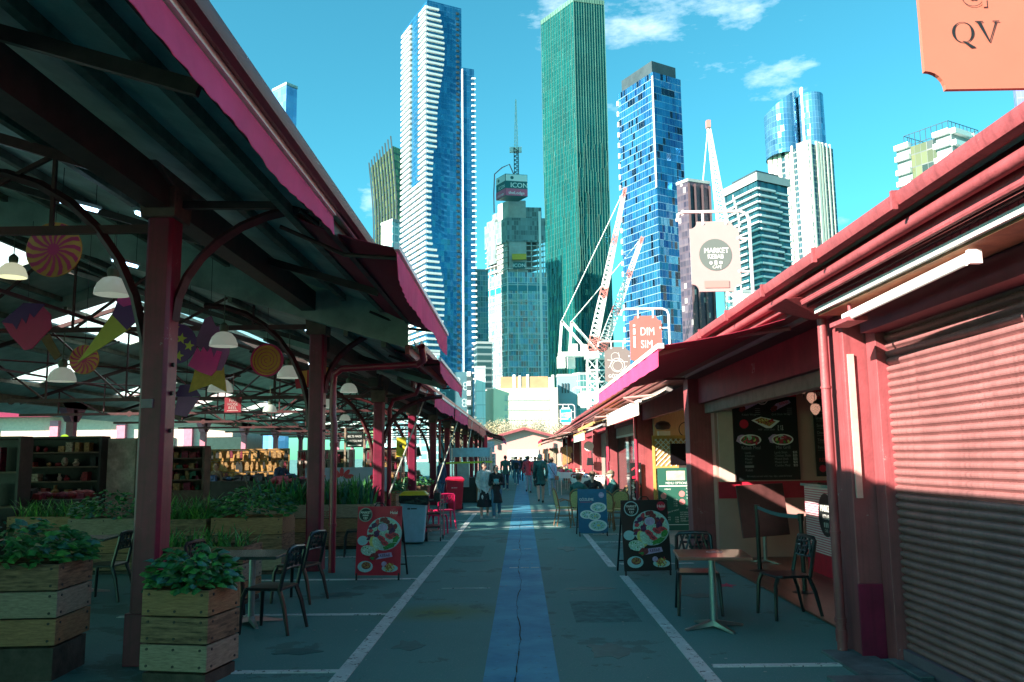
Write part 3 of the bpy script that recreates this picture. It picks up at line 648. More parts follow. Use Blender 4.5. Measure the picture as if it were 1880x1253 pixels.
# fluorescent batten fixed under the eave by the shutter
tl = wthing('batten_light', 'white fluorescent batten light jutting out under the eave above the shutter', 'light', (2.62, 7.1, 2.88))
b = MB(); b.beam((2.70, 6.9, 2.86), (2.70, 4.9, 2.90), .065, .045); b.build('housing', WHITEM, tl, bevel=.006)
MB().tube([(2.68, 6.8, 2.825), (2.68, 4.95, 2.862)], .015, 10).build('tube', mat('glass_tube', (.8,.8,.78), .2), tl)
MB().box(2.66, 4.87, 2.845, 2.735, 4.91, 2.93).build('end_cap', mat('cap_pink', (.66,.5,.5), .5), tl)
b = MB(); b.tube([(2.70, 6.8, 2.88), (2.70, 6.8, 2.97)], .015, 8); b.box(2.64, 6.7, 2.80, 2.80, 7.1, 2.835); b.build('bracket', SALMON, tl)

# shutter furniture, post bolts, stains and marks on the lane
b = MB(); b.box(3.14,5.55,.045,3.149,5.75,.085); b.tube([(3.13,5.6,.065),(3.13,5.7,.065)], .008, 6); b.build('lift_handle', STEEL, sh)
for k in range(3): MB().box(3.165,3.5+k*.9,1.62,3.172,3.56+k*.9,1.68).build('rivet_plate', mat('rail_paint', (.16,.10,.13)), sh)
pst = [o for o in bpy.data.objects if o.name.startswith('post') and o.parent is shed]
for z in (2.62, 2.36, 2.02, .95): MB().tube([(-3.205,7.62,z),(-3.175,7.62,z)], .022, 6).build('bolt', DARKM, shed)
for z in (2.2, 2.6): MB().tube([(-3.205,13.62,z),(-3.175,13.62,z)], .022, 6).build('bolt', DARKM, shed)
MB().box(-3.40,7.475,2.22,-3.30,7.499,2.30).build('torn_notice', mat('paper_scrap', (.32,.22,.24), .8), shed)
for i, (y, x) in enumerate(((13.6,-.22),(13.6,-.04),(13.6,.12),(16.2,-.2),(16.3,.02))):
    m_ = MB(); m_.box(x, y, -.01, x+.13, y+.06, .0075); struct(m_.build('road_marking', WPAINT))
m_ = MB(); m_.box(-1.1, 11.6, -.01, -.45, 11.62, .006); struct(m_.build('road_marking', WPAINT))
STN = mat('oil_stain', (.040,.135,.130), .6, noise=.15, scale=12)
for i, (x, y, rx, ry) in enumerate(((-.85,14.6,.28,.16),(.75,7.9,.18,.3),(-1.1,8.2,.13,.2),(.9,11.5,.3,.14),(-.6,19,.3,.35),(.85,16.3,.16,.4),(2.2,10.8,.2,.16),(-2.4,11.2,.26,.2),(-2.1,8.0,.2,.14))):
    r_ = random.Random(i); m_ = MB(); n_ = 22; m_.prism([(rx*(1+.28*math.sin(a*.9+i)+r_.uniform(-.12,.12))*math.cos(a*2*math.pi/n_), ry*(1+.25*math.cos(a*1.3+i)+r_.uniform(-.12,.12))*math.sin(a*2*math.pi/n_)) for a in range(n_)], (x,y,.0025+.0002*i), (1,0,0), (0,1,0), .01); struct(m_.build('pavement_stain', STN))
PATCH = mat('asphalt_patch', (.056,.175,.17), .85, noise=.3, scale=8, bump=.3, bscale=60)
for x0,y0,x1,y1 in ((.55,9.2,1.25,10.5),(-1.35,15.2,-.75,17.0),(.4,22.0,1.2,23.2)): m_ = MB(); m_.box(x0,y0,-.01,x1,y1,.0016); struct(m_.build('pavement_patch', PATCH))
r_ = random.Random(5)
m_ = MB()
for k in range(160): x, y = r_.uniform(-4,2.9), r_.uniform(6.5,22); q = r_.uniform(.006,.016); m_.prism([(q*math.cos(a), q*.8*math.sin(a)) for a in range(6)], (x,y,.0105), (1,0,0), (0,1,0), .002)
o_ = m_.build('gum_spots', mat('gum', (.32,.36,.34), .7)); o_['kind'] = 'stuff'; o_['label'] = 'small pale gum spots and grit scattered over the lane'; o_['category'] = 'grit'
# ================================================================== CITY BEHIND
def plan(L_, N_, R_):
    L_, N_, R_ = Vector((*L_, 0)), Vector((*N_, 0)), Vector((*R_, 0)); return L_, N_, R_, L_+R_-N_
def tower_box(mb, P, z0, z1, grow=0):
    """walls of a box on the plan L,N,R,B with UVs in metres"""
    c = sum(P, Vector())/4; Q = [p+(p-c).normalized()*grow for p in P]; u = 0
    order = [0, 1, 2, 3]
    for i in range(4):
        a, b = Q[order[i]], Q[order[(i+1) % 4]]; d = (b-a).length
        if i == 2: u += 7.3
        z = Vector((0,0,1)); mb.quad(a+z*z0, b+z*z0, b+z*z1, a+z*z1, [(u,z0),(u+d,z0),(u+d,z1),(u,z1)]); u += d
    mb.add([Q[0]+Vector((0,0,z1)), Q[1]+Vector((0,0,z1)), Q[2]+Vector((0,0,z1)), Q[3]+Vector((0,0,z1))], [(0,1,2,3)], [[(0,.3)]*4])
def slab(mb, a, b, out, z0, z1, depth=1.2):
    """a ledge on the wall from a to b, projecting along out"""
    a = Vector(a); b = Vector(b); o = Vector(out).normalized()*depth; Z = lambda p, z: Vector((p.x, p.y, z)); i = Vector(out).normalized()*.15
    mb.hexa([Z(a-i,z0), Z(a+o,z0), Z(b+o,z0), Z(b-i,z0), Z(a-i,z1), Z(a+o,z1), Z(b+o,z1), Z(b-i,z1)])
def outn(a, b):   # outward normal of the wall a->b going counter-clockwise seen from outside left to right
    d = (b-a).normalized(); return Vector((d.y, -d.x, 0))
TW = mat('tower_white', (.80,.80,.78), .6, noise=.03, scale=.05)
TG = mat('tower_grey', (.33,.37,.38), .6, noise=.1, scale=.05)
TD = mat('tower_dark', (.05,.07,.08), .3, noise=.2, scale=.1)
def tower(name, label, P, H): return wthing(name, label, 'skyscraper', ((P[0]+P[2])/2).to_tuple())

# --- blue and white balcony tower
P = plan((-66.2,462.3), (-48.4,429.1), (-30.3,438.7)); t = tower('skyscraper', 'tall blue glass tower with stepped white balcony bands down its left edge', P, 250)
G1 = facade('blue_glass', 1.7, 3.15, (.016,.11,.25), (.03,.22,.40), (.025,.16,.31), .05, .07, .55, .16, jit=.3)
b = MB(); tower_box(b, P, 0, 250); b.build('curtain_wall', G1, t)
L_, N_, R_, B_ = P; nl, nr = outn(L_, N_), outn(N_, R_); z = 40.; k = 0
while z < 246:
    f = .30+.13*math.sin((z-180)/23.)+.06*math.sin(z/11); f = max(.14, f)
    if 110 < z < 165: f *= .62
    top = z > 150; gap = (.42, .72) if top else (2, 2)
    segs = [(0., .40), (.74, 1.)] if top else [(0., 1.)]
    for s0, s1 in segs:
        b = MB(); slab(b, L_.lerp(N_, s0), L_.lerp(N_, s1)+(nr*1.1 if s1 == 1 else Vector()), nl, z, z+1.35, 1.2)
        if s1 < 1: b.build('balcony', TW, t)
    slab(b, N_, N_.lerp(R_, f), nr, z, z+1.1, 1.2)
    b.build('balcony', TW, t)
    z += 3.15; k += 1
b = MB(); z = 40.
while z < 246:
    q = N_.lerp(R_, .84); wb = MB(); slab(wb, q, q+(R_-N_).normalized()*1.9, nr, z+1.0, z+2.3, .15); slab(wb, q+(R_-N_).normalized()*.3, q+(R_-N_).normalized()*1.6, nr, z+.85, z+1.3, .5); wb.build('window', TD, t)
    for s in (.30, .62): q = L_.lerp(N_, s); slab(b, q, q+(N_-L_).normalized()*3.4, nl, z+1.4, z+3.1, .12)
    z += 3.15
b.build('recessed_windows', TD, t)['kind'] = 'stuff'
b = MB(); tower_box(b, [N_.lerp(B_, .25), N_.lerp(B_, .3)+(N_-L_)*.0, R_.lerp(L_, .35), N_.lerp(B_, .7)], 250, 254); b.build('plant_room', TW, t)
W = plan((-31.5,440.5), (-30.2,437.6), (-23.7,440.6)); b = MB(); Wb = [R_+Vector((.2,.6,0)), R_+Vector((.3,-.3,0)), Vector((-23.6,441.0,0)), Vector((-24.,452,0))]
tower_box(b, Wb, 0, 215); b.build('wing', G1, t)
b = MB(); b.beam(R_+nr*.4+Vector((.2,0,30)), R_+nr*.4+Vector((.2,0,214)), .7, .7); b.build('white_fin', TW, t)
z = 42.; b = MB()
while z < 212:
    q = Wb[2]; slab(b, q-Vector((1.6 if z > 122 else 5.2,.2,0)), q+Vector((.5,0,0)), nr, z, z+.85, .8); z += 3.15
b.build('wing_balconies', TW, t)['kind'] = 'stuff'

# --- green glass tower
P = plan((18.8,583.8), (40.7,552.1), (62.7,557.8)); t = tower('skyscraper', 'tallest dark green glass tower with thin pale vertical fins', P, 320)
G2 = facade('green_glass', 1.9, 4.0, (.004,.085,.085), (.008,.17,.16), (.01,.12,.11), .05, .05, .5, .2, jit=.25, tilt=.18)
b = MB(); tower_box(b, P, 0, 318); b.build('curtain_wall', G2, t)
L_, N_, R_, B_ = P; nl, nr = outn(L_, N_), outn(N_, R_); r2 = random.Random(3)
FIN = mat('fin_pale', (.09,.20,.16), .4, noise=.2, scale=.05)
for A_, B2, nn, cnt in ((L_, N_, nl, 13), (N_, R_, nr, 12)):
    for i in range(cnt+1):
        b = MB(); s = i/cnt; z = 30.
        while z < 320:
            h = r2.uniform(8, 26) if z < 215 else 60; h = min(h, 321-z); s2 = min(1, max(0, s+(r2.uniform(-.028,.028) if z < 215 else 0))); q = A_.lerp(B2, s2)+nn*.35
            b.beam((q.x, q.y, z), (q.x, q.y, z+h), .16 if (i % 4) else .28, .3); z += h
        b.build('fin', FIN, t)
b = MB(); tower_box(b, P, 318, 321.5, .4); b.build('parapet', FIN, t)

# --- dark blue tower with white floor lines
P = plan((61.4,485.8), (78.0,455.9), (96.0,467.1)); t = tower('skyscraper', 'royal blue glass tower with fine white floor lines and a dark crown', P, 220)
G3 = facade('royal_glass', 2.1, 4.3, (.008,.05,.20), (.03,.22,.42), (.28,.42,.54), .025, .055, .55, .15, third=(.004,.02,.05), tp=.86, jit=.8, vjump=1.7)
b = MB(); tower_box(b, P, 0, 219); b.build('curtain_wall', G3, t)
L_, N_, R_, B_ = P; b = MB(); c = sum(P, Vector())/4; tower_box(b, [c+(p-c)*.86 for p in P], 219, 227); b.build('crown', TD, t)
b = MB(); q = N_+outn(N_, R_)*.3; b.beam((q.x-.6, q.y, 150), (q.x-.6, q.y, 216), 2.2, .5, (1,0,0)); b.build('corner_light_strip', TW, t)
b = MB(); q = L_+outn(L_, N_)*.3
for k in range(30): MB().box(q.x-.5, q.y-.5, 20+k*6.6, q.x+.4, q.y+.6, 23+k*6.6).build('edge_trim', TW, t)

# --- striped tower with round glass top
P = plan((143.7,463.4), (159.3,441.0), (175.4,449.9)); t = tower('skyscraper', 'white and cream vertically striped tower with curved blue glass top', P, 170)
G4 = facade('dark_stripe_glass', 2.2, 3.2, (.02,.06,.08), (.05,.12,.16), (.22,.26,.26), .04, .28, .3, .25, jit=.8)
b = MB(); tower_box(b, P, 0, 169); b.build('curtain_wall', G4, t)
L_, N_, R_, B_ = P; nl, nr = outn(L_, N_), outn(N_, R_); CRM = mat('stripe_cream', (.78,.74,.64), .6, noise=.03, scale=.05)
for A_, B2, nn, st in ((L_, N_, nl, [(0,.10),(.13,.22),(.25,.33),(.43,.50),(.53,.62),(.72,.80),(.82,.98)]), (N_, R_, nr, [(.0,.06),(.26,.36),(.40,.47),(.52,.57),(.68,.74),(.84,.88)])):
    for s0, s1 in st: b = MB(); slab(b, A_.lerp(B2, s0), A_.lerp(B2, s1), nn, 10, 171, .7); b.build('stripe', CRM, t)
G5 = facade('pale_blue_glass', 1.6, 3.4, (.04,.16,.32), (.12,.34,.52), (.08,.22,.38), .05, .05, .6, .12, jit=.5)
def drum(name, cx, cy, rx, ry, z0, z1, zl, parent, m, n=28):
    b = MB(); per = 0
    for i in range(n):
        t0, t1 = 2*math.pi*i/n, 2*math.pi*(i+1)/n; d = 2*math.pi*rx/n
        p0 = Vector((cx+rx*math.cos(t0), cy+ry*math.sin(t0), 0)); p1 = Vector((cx+rx*math.cos(t1), cy+ry*math.sin(t1), 0)); h = lambda p: z1-(zl*(1-(p.x-cx+rx)/(2*rx)) if zl else 0)
        b.quad(p0+Vector((0,0,z0)), p1+Vector((0,0,z0)), p1+Vector((0,0,h(p1))), p0+Vector((0,0,h(p0))), [(i*d,z0),(i*d+d,z0),(i*d+d,h(p1)),(i*d,h(p0))])
        b.add([Vector((cx,cy,z1-zl/2)), p0+Vector((0,0,h(p0))), p1+Vector((0,0,h(p1)))], [(0,1,2)])
    return b.build(name, m, parent)
drum('round_top', 151.5, 462, 9.0, 12, 168, 207, 13, t, G5); drum('round_top', 166.5, 456, 7.2, 8, 168, 202, 0, t, G5)
b = MB(); b.beam((160.6, 452, 168), (160.6, 452, 206), .9, 2); b.build('vertical_rib', TW, t)

# --- banded block
P = plan((93.6,368.6), (102.0,346.4), (118.0,356.2)); t = tower('apartment_tower', 'dark glass apartment tower wrapped in thin white horizontal balcony bands', P, 120)
G6 = facade('teal_dark_glass', 2.0, 3.0, (.01,.05,.07), (.03,.14,.18), (.04,.10,.12), .08, .08, .4, .2, jit=.7)
b = MB(); tower_box(b, P, 0, 117); b.build('curtain_wall', G6, t)
L_, N_, R_, B_ = P; nl, nr = outn(L_, N_), outn(N_, R_); z = 24.; k = 0; r5 = random.Random(5)
GB = mat('band_grey_white', (.62,.68,.70), .6, noise=.03, scale=.05)
while z < 115:
    b = MB(); s = .38+.08*math.sin(k*.55)
    slab(b, L_, L_.lerp(N_, s), nl, z, z+.75, .9); q = L_.lerp(N_, s); b.beam((q.x-.9, q.y, z), (q.x-.9, q.y, z+3.0), .5, .5); b.build('balcony', GB, t); b = MB(); slab(b, L_.lerp(N_, s+.02), N_+nr*.9, nl, z+.6, z+1.35, 1.2); slab(b, N_, N_.lerp(R_, .62+.1*math.sin(k)), nr, z+.6, z+1.35, 1.2); b.build('balcony', GB, t); b = MB(); slab(b, N_.lerp(R_, .66+.1*math.sin(k)), R_, nr, z+.1, z+.85, .9)
    b.build('balcony', GB, t); z += 2.95; k += 1
b = MB(); tower_box(b, P, 117, 120.5, 1.0); b.build('parapet', TG, t)
b = MB(); c = sum(P, Vector())/4; tower_box(b, [c+(p-c)*.75 for p in P], 120.5, 123); b.build('plant_room', TD, t)

# --- white balcony apartments at the right edge
P = plan((91.6,195.6), (98.8,184.2), (111.4,191.9)); t = tower('apartment_tower', 'white apartment block with wavy balconies and gridded yellow glass on the right', P, 75)
G7 = facade('yellow_grid_glass', 1.5, 3.1, (.09,.11,.07), (.20,.22,.12), (.10,.12,.12), .07, .09, .3, .2, third=(.04,.06,.06), tp=.75, jit=.7)
b = MB(); tower_box(b, P, 0, 73.5); b.build('curtain_wall', G7, t)
L_, N_, R_, B_ = P; nl, nr = outn(L_, N_), outn(N_, R_); z = 30.; k = 0
while z < 74:
    for s0, s1, A_, B2, nn in ((0, .27, L_, N_, nl), (.72, 1, L_, N_, nl), (0, .45, N_, R_, nr), (.5, 1, N_, R_, nr)):
        b = MB(); slab(b, A_.lerp(B2, s0), A_.lerp(B2, s1), nn, z+(.3 if k % 2 else 0), z+1.2+(.3 if k % 2 else 0), 1.1); b.build('balcony', TW, t)
    z += 3.1; k += 1
for s0, s1, A_, B2, nn in ((0, .27, L_, N_, nl), (.74, 1, L_, N_, nl), (0, 1, N_, R_, nr)):
    b = MB(); slab(b, A_.lerp(B2, s0), A_.lerp(B2, s1), nn, 20, 73.5, .12); b.build('recess_wall', mat('recess_grey', (.22,.27,.28), .5, scale=.2, noise=.2), t)
b = MB(); c = sum(P, Vector())/4; Q = [c+(p-c)*.82 for p in P]
for i in range(4):
    a, d = Q[i], Q[(i+1) % 4]
    for zz in (74.5, 77.2): b.beam((a.x,a.y,zz), (d.x,d.y,zz), .12, .12)
    for k in range(8): q = a.lerp(d, k/8); b.beam((q.x,q.y,73.5), (q.x,q.y,77.2), .1, .1)
b.build('roof_screen', TD, t)

# --- tower under construction
P = plan((-21.7,517), (-7.0,498.7), (16.9,497.4)); t = tower('unfinished_tower', 'half built tower in grey scaffold mesh with a sign box and mast crane on top', P, 150)
P = [Vector((-21.9,517,0)), Vector((-7.0,496,0)), Vector((16.6,499,0)), Vector((2,520,0))]
G8 = facade('white_grid_glass', 4.0, 10.2, (.05,.16,.20), (.16,.34,.40), (.74,.80,.82), .07, .045, .4, .2, third=(.05,.11,.14), tp=.7, jit=.8)
G8b = facade('fine_grid_glass', 1.5, 3.4, (.06,.18,.22), (.25,.42,.48), (.5,.6,.63), .12, .10, .35, .2, third=(.3,.26,.26), tp=.8, jit=1)
L_, N_, R_, B_ = P; nl, nr = outn(L_, N_), outn(N_, R_)
b = MB(); tower_box(b, P, 0, 112); b.build('curtain_wall', G8b, t)
for A_, B2, nn, cnt, w_ in ((L_, N_, nl, 4, .35), (N_, R_, nr, 4, .35)):
    for i in range(cnt+1): q = A_.lerp(B2, i/cnt)+nn*.4; b = MB(); b.beam((q.x,q.y,10), (q.x,q.y,113+(i % 2)*2), w_, w_); b.build('white_mullion', TW, t)
b = MB()
for k in range(11):
    z = 14+k*10.
    slab(b, L_, N_, nl, z, z+.35, .5); slab(b, N_, R_, nr, z, z+.35, .5)
b.build('white_transoms', TW, t)
MB().beam((12.9,498.0,20), (12.9,498.0,150), 1.5, .8).build('hoist_mast', TW, t)
b = MB(); slab(b, N_, R_, nr, 100.5, 105, .3); slab(b, L_, N_, nl, 100.5, 105, .3); b.build('blue_level', mat('teal_band', (.02,.22,.28), .3), t)
CON = mat('raw_concrete', (.42,.45,.44), .8, noise=.15, scale=.2)
c = sum(P, Vector())/4
for k in range(9):
    z = 115+k*3.4; b = MB(); Q = [c+(p-c)*(.97 if z < 135 else .92) for p in P]
    b.hexa([Vector((q.x,q.y,z)) for q in Q]+[Vector((q.x,q.y,z+.5)) for q in Q]); b.build('floor_slab', CON, t)
b = MB()
for s in [i/6 for i in range(7)]:
    for A_, B2 in ((L_, N_), (N_, R_)): q = c+(A_.lerp(B2, s)-c)*.9; b.beam((q.x,q.y,112), (q.x,q.y,143), .6, .6)
b.build('columns', CON, t)
b = MB(); Q = [c+(p-c)*.45+Vector((-1.5,-6,0)) for p in P]; tower_box(b, Q, 112, 157); b.build('core', CON, t)
SCR = facade('scaffold_mesh', 1.4, 3.0, (.10,.18,.19), (.22,.32,.33), (.18,.27,.28), .14, .1, 0, .8, third=(.10,.16,.17), tp=.72, jit=1, tilt=0)
b = MB(); tower_box(b, [c+(p-c)*.80+Vector((1.4,-1,0)) for p in P], 131, 153); b.build('scaffold', SCR, t)
b = MB(); tower_box(b, [c+(p-c)*.985 for p in P], 131, 146); b.build('scaffold', SCR, t)
b = MB(); Q = [c+(p-c)*.36+Vector((-10.5,3,0)) for p in P]; tower_box(b, Q, 120, 148); b.build('scaffold', SCR, t)
TEAL = mat('sign_teal', (.01,.13,.14), .5); PNK = mat('sign_pink', (.70,.12,.22), .5)
Q = [Vector((-13.2,487.6,0)), Vector((-7.4,478,0)), Vector((5.6,481,0)), Vector((0,490,0))]; b = MB(); b.hexa([Vector((q.x,q.y,154)) for q in Q]+[Vector((q.x,q.y,167.5)) for q in Q])
sg = b.build('sign_box', TEAL, t)
b = MB()
for A_, B2 in ((Q[1], Q[2]), (Q[0], Q[1])):
    d = B2-A_; wd = d.length; sh_ = Sheet(b, A_+outn(A_, B2)*.1+Vector((0,0,154)), d, (0,0,1)); sh_.k = 30
    sh_.rect(0, .3, wd, 4.6, 1); sh_.rect(.2, 9.2, wd-.2, 13.2, 0); sh_.text('ICON', wd*.62, 5.3, 4.2 if wd > 12 else 3, 0, .03); sh_.text('theLodge', wd*.5, 1.2, 2.6 if wd > 12 else 2, 0, .01); sh_.disc(wd*.3, 11.2, 1.0, 1.0, 2)
b.build('lettering', [TW, PNK, TEAL], sg)
b = MB(); b.box(-3.6, 493.6, 113.5, 3.6, 494.2, 117.5); ib = b.build('banner', TEAL, t)
b = MB(); sh_ = Sheet(b, (-3.6, 493.4, 114), (1,0,0), (0,0,1)); sh_.k = 30; sh_.text('ICON', 3.6, .4, 3, 0, .03); b.build('lettering', TW, ib)
MB().box(-4.2, 493.0, 119, 4.4, 495, 122.5).build('formwork', mat('formwork_yellow', (.65,.42,.05), .6), t)
# cranes
CR_W = mat('crane_white', (.82,.80,.78), .5, noise=.02); CR_R = mat('crane_red', (.60,.20,.18), .5, noise=.05)
def lattice(mb, a, b, w0, w1, n, rod=.16, mats=None):
    a = Vector(a); b = Vector(b); d = (b-a).normalized(); up = Vector((0,1,0)) if abs(d.z) > .5 else Vector((0,0,1)); r = d.cross(up).normalized(); u = r.cross(d)
    cs = [(-1,-1),(1,-1),(1,1),(-1,1)]; P_ = lambda t, k: a.lerp(b, t)+(r*cs[k % 4][0]+u*cs[k % 4][1])*(w0+(w1-w0)*t)/2
    for i in range(n):
        if mats: mb.m = mats(i/n)
        t0, t1 = i/n, (i+1)/n
        for k in range(4):
            mb.beam(P_(t0,k), P_(t1,k), rod*1.5, rod*1.5); mb.beam(P_(t0,k), P_(t1,k+1), rod, rod); mb.beam(P_(t0,k), P_(t0,k+1), rod, rod)
b = MB(); lattice(b, (-.8,486,166), (-.8,486,186), 2.6, 2.6, 8, .3); b.build('crane_mast', TD, t)
b = MB(); lattice(b, (-.8,486,186), (-.6,484,216), 2.2, .5, 14, .2); b.box(-4.8,485,183.5, 2.5, 487, 186.5); b.build('crane_jib', CR_W, t)
b = MB(); b.tube([(-14.5,486,146),(-14.6,486,158),(-14,486,170),(-9.5,486,174),(-5,486,176),(-1,486,166)], .35, 6); b.build('concrete_boom', mat('boom_red', (.5,.16,.2), .5), t)

def tcrane(label, base, h, tip, w0=3.2, rear=None, mw=3.4, red=True):
    t = wthing('tower_crane', label, 'crane', base, group='tower cranes')
    x, y, _ = base
    b = MB(); lattice(b, (x,y,0), (x,y,h), mw, mw, int(h/4), .35); b.build('mast', CR_W, t)
    b = MB(); f = lambda q: (1 if red and ((q*3.2) % 1) < .22 else 0)
    lattice(b, (x,y-1,h+3), tip, w0, .9, 34, .22, f); b.build('jib', [CR_W, CR_R], t)
    b = MB(); b.box(x-2.6, y-2.6, h, x+2.6, y+2.6, h+2.4); b.box(x-12, y-1.6, h+1, x-1, y+1.6, h+2.6); b.build('turntable', CR_W, t, bevel=.2)
    b = MB(); b.beam((x-11.5,y,h+2), (x-10.5,y,h+14), .9, .9); b.beam((x-10.5,y,h+14), (x-1,y,h+2.5), .9, .9); b.box(x-12.4,y-1.8,h-3.2,x-9.6,y+1.8,h+1); b.box(x-7.5,y-1,h+2.6,x-5,y+1,h+5.5); b.build('counter_frame', CR_W, t)
    b = MB()
    for d_ in (-.5, .5): b.tube([(x-10.5,y+d_,h+14), ((x-10.5)*.45+tip[0]*.55, y+d_, (h+14)*.45+tip[2]*.55), tip], .14, 4)
    b.build('cable', CR_W, t)
    return t
tcrane('white and red lattice crane at centre with its jib leaning steeply right', (25.6,300,0), 36, (39.5,299,99.3))
tcrane('shorter white crane jib leaning right in front of the royal blue tower', (29.5,305,0), 36.5, (45.7,302,81.4), 3.6)
tcrane('tall slim white crane with red tip behind the oval cafe sign', (84,330,0), 70, (76.5,322,132.7), 5.0, red=False)
b = MB(); b.box(75.7,321,131,77.3,323,134); b.build('jib_tip', CR_R, bpy.data.objects['tower_crane.002'])

# --- smaller towers
def simple(name, label, P, H, G, cat='office block', extra=None, base=0):
    t = wthing(name, label, cat, ((P[0]+P[2])/2).to_tuple()); b = MB(); tower_box(b, P, base, H); b.build('curtain_wall', G, t)
    b = MB(); tower_box(b, P, H, H+1.2, .3); b.build('parapet', TG, t); return t
# curved green tower
P = [Vector((-65.1,354.8,0)), Vector((-51.4,329.5,0)), Vector((-48.6,333.4,0)), Vector((-62,359,0))]; OBJ0 = set(bpy.data.objects.keys())
t = wthing('skyscraper', 'olive green tower with waisted curving fins left of the balcony tower', 'skyscraper', (-57,343,0))
G9 = facade('olive_glass', 1.6, 3.2, (.05,.13,.08), (.20,.28,.13), (.03,.10,.09), .1, .2, .35, .25, jit=1)
wz = lambda z: 1.0+.9*math.sin((z-60)/70*math.pi)*-1.0
b = MB(); zs = [0]+[50+i*6 for i in range(14)]; L_, N_, R_, B_ = P; nl = outn(L_, N_)
def sh2(p, z): return Vector((p.x, p.y, z))+nl*(2.6*math.cos((z-95)/34.*1.5)*-1 if z > 50 else 0)
for z0, z1 in zip(zs, zs[1:]):
    u = 0
    for a, d in ((L_, N_), (N_, R_), (R_, B_), (B_, L_)):
        w_ = (d-a).length; b.quad(sh2(a,z0), sh2(d,z0), sh2(d,z1), sh2(a,z1), [(u,z0),(u+w_,z0),(u+w_,z1),(u,z1)]); u += w_
b.build('curtain_wall', G9, t)
for i in range(9):
    b = MB(); top = 130+i*.25
    for z0, z1 in zip(zs[1:], zs[2:]+[top]):
        if z0 >= top: break
        q0, q1 = sh2(L_.lerp(N_, i/8), z0)+nl*.5, sh2(L_.lerp(N_, i/8), min(z1, top))+nl*.5; b.beam(q0, q1, .5, .9)
    b.build('fin', TD, t)
b = MB(); q = sh2(R_, 60); b.beam((R_.x+.8,R_.y+1,40), (R_.x+.8,R_.y+1,122), 2.2, 2.2); b.build('gold_edge', mat('gold_panel', (.45,.33,.06), .5), t)
simple('office_block', 'pale glass block below the olive green tower', plan((-56,332), (-50.5,326), (-47.3,329)), 95, facade('pale_grid', 2.2, 3.2, (.20,.40,.42), (.34,.52,.54), (.75,.8,.8), .2, .2, .2, .3, jit=.6))
for o_ in [o_ for o_ in bpy.data.objects if o_.name not in OBJ0]:
    # stands half as far again: every length grown with it
    if o_.type == 'MESH':
        for v in o_.data.vertices: v.co *= 1.5
    else: o_.location = Vector((o_.location.x*1.5, o_.location.y*1.5, 0))
simple('skyscraper', 'faint blue stepped tower peeking over the left awning', plan((-106,345), (-98.2,338.5), (-94.8,343)), 160, facade('hazy_blue', 2, 3, (.10,.25,.50), (.14,.34,.60), (.10,.25,.50), .05, .05, .4, .3), 'skyscraper')
simple('office_block', 'slim teal tower between the balcony tower and the unfinished tower', plan((-28,480), (-25.3,474.3), (-18,475.5)), 108, facade('slim_teal', 1.5, 3.1, (.03,.12,.16), (.12,.28,.32), (.35,.45,.47), .14, .14, .3, .3, jit=1))
simple('office_block', 'dark banded office block left of the unfinished tower', plan((-24.5,440), (-22.5,432), (-14.5,434)), 60, facade('dark_bands', 8, 3.6, (.02,.06,.07), (.03,.09,.10), (.18,.24,.25), .02, .3, .2, .3))
t = simple('apartment_tower', 'brownish purple apartment tower behind the oval cafe sign', plan((64.5,330), (68.2,324.8), (77.6,329.0)), 110, facade('mauve_grid', 1.6, 3.0, (.03,.025,.05), (.07,.055,.085), (.07,.05,.075), .16, .3, .2, .4, third=(.4,.36,.36), tp=.9, jit=1))
for s in (.0, .28, .62, .98): q = Vector((68.2,324.8,0)).lerp(Vector((77.6,329,0)), s); b = MB(); b.beam((q.x,q.y-.5,20), (q.x,q.y-.5,109), .8, .8); b.build('brown_pier', mat('mauve_pier', (.09,.05,.06), .7), t)
simple('apartment_tower', 'violet blue tower edge at the far right of the sky', plan((199,322), (194.9,313.5), (215,312)), 158, facade('violet_glass', 1.6, 3.2, (.16,.18,.50), (.30,.32,.62), (.3,.3,.6), .05, .08, .3, .3, jit=.6), 'skyscraper')
# pale green construction lattice right of the crane
simple('office_block', 'low pale industrial tower with scaffolding behind the oval cafe sign', plan((82,318), (84.5,313), (96,316)), 62, facade('pale_scaffold', 1.2, 2.4, (.35,.42,.38), (.6,.62,.52), (.7,.74,.68), .2, .2, 0, .7, jit=1, tilt=0))
# beige car park building
t = wthing('office_block', 'cream low office block with three window rows at the street end', 'office block', (0,372,0)); BG = mat('beige_render', (.66,.58,.44), .8, noise=.04, scale=.1)
b = MB(); b.hexa([(-17.5,380,0),(-12,369,0),(16.2,369,0),(16.2,384,0),(-17.5,380,31.5),(-12,369,31.5),(16.2,369,31.5),(16.2,384,31.5)]); b.build('wall', BG, t)
b = MB(); b.box(-9,369.5,31.6,12,380,36.6); b.build('roof_storey', mat('brown_panel', (.42,.24,.13), .7, noise=.1, scale=.3), t)
for x in (-10.5,-3.5,-1,2.5,12.3,13.6): MB().box(x,369.2,31.6,x+1.1,372,36+(x*7 % 2)).build('roof_plant', TW, t)
for r_ in range(4):
    z = 26.3-r_*4.3
    for k in range(6 if r_ < 3 else 5):
        x = -7.2+k*3.35; b = MB(); b.box(x, 368.9, z, x+2.9, 369.05, z+2.1); w_ = b.build('window', facade('office_window', .9, 2.2, (.10,.14,.13), (.22,.26,.23), (.5,.48,.4), .12, .1, .2, .3, jit=1), t)
        MB().box(x-.1, 368.7, z-.35, x+3.0, 368.95, z-.05).build('sill', TG, w_)
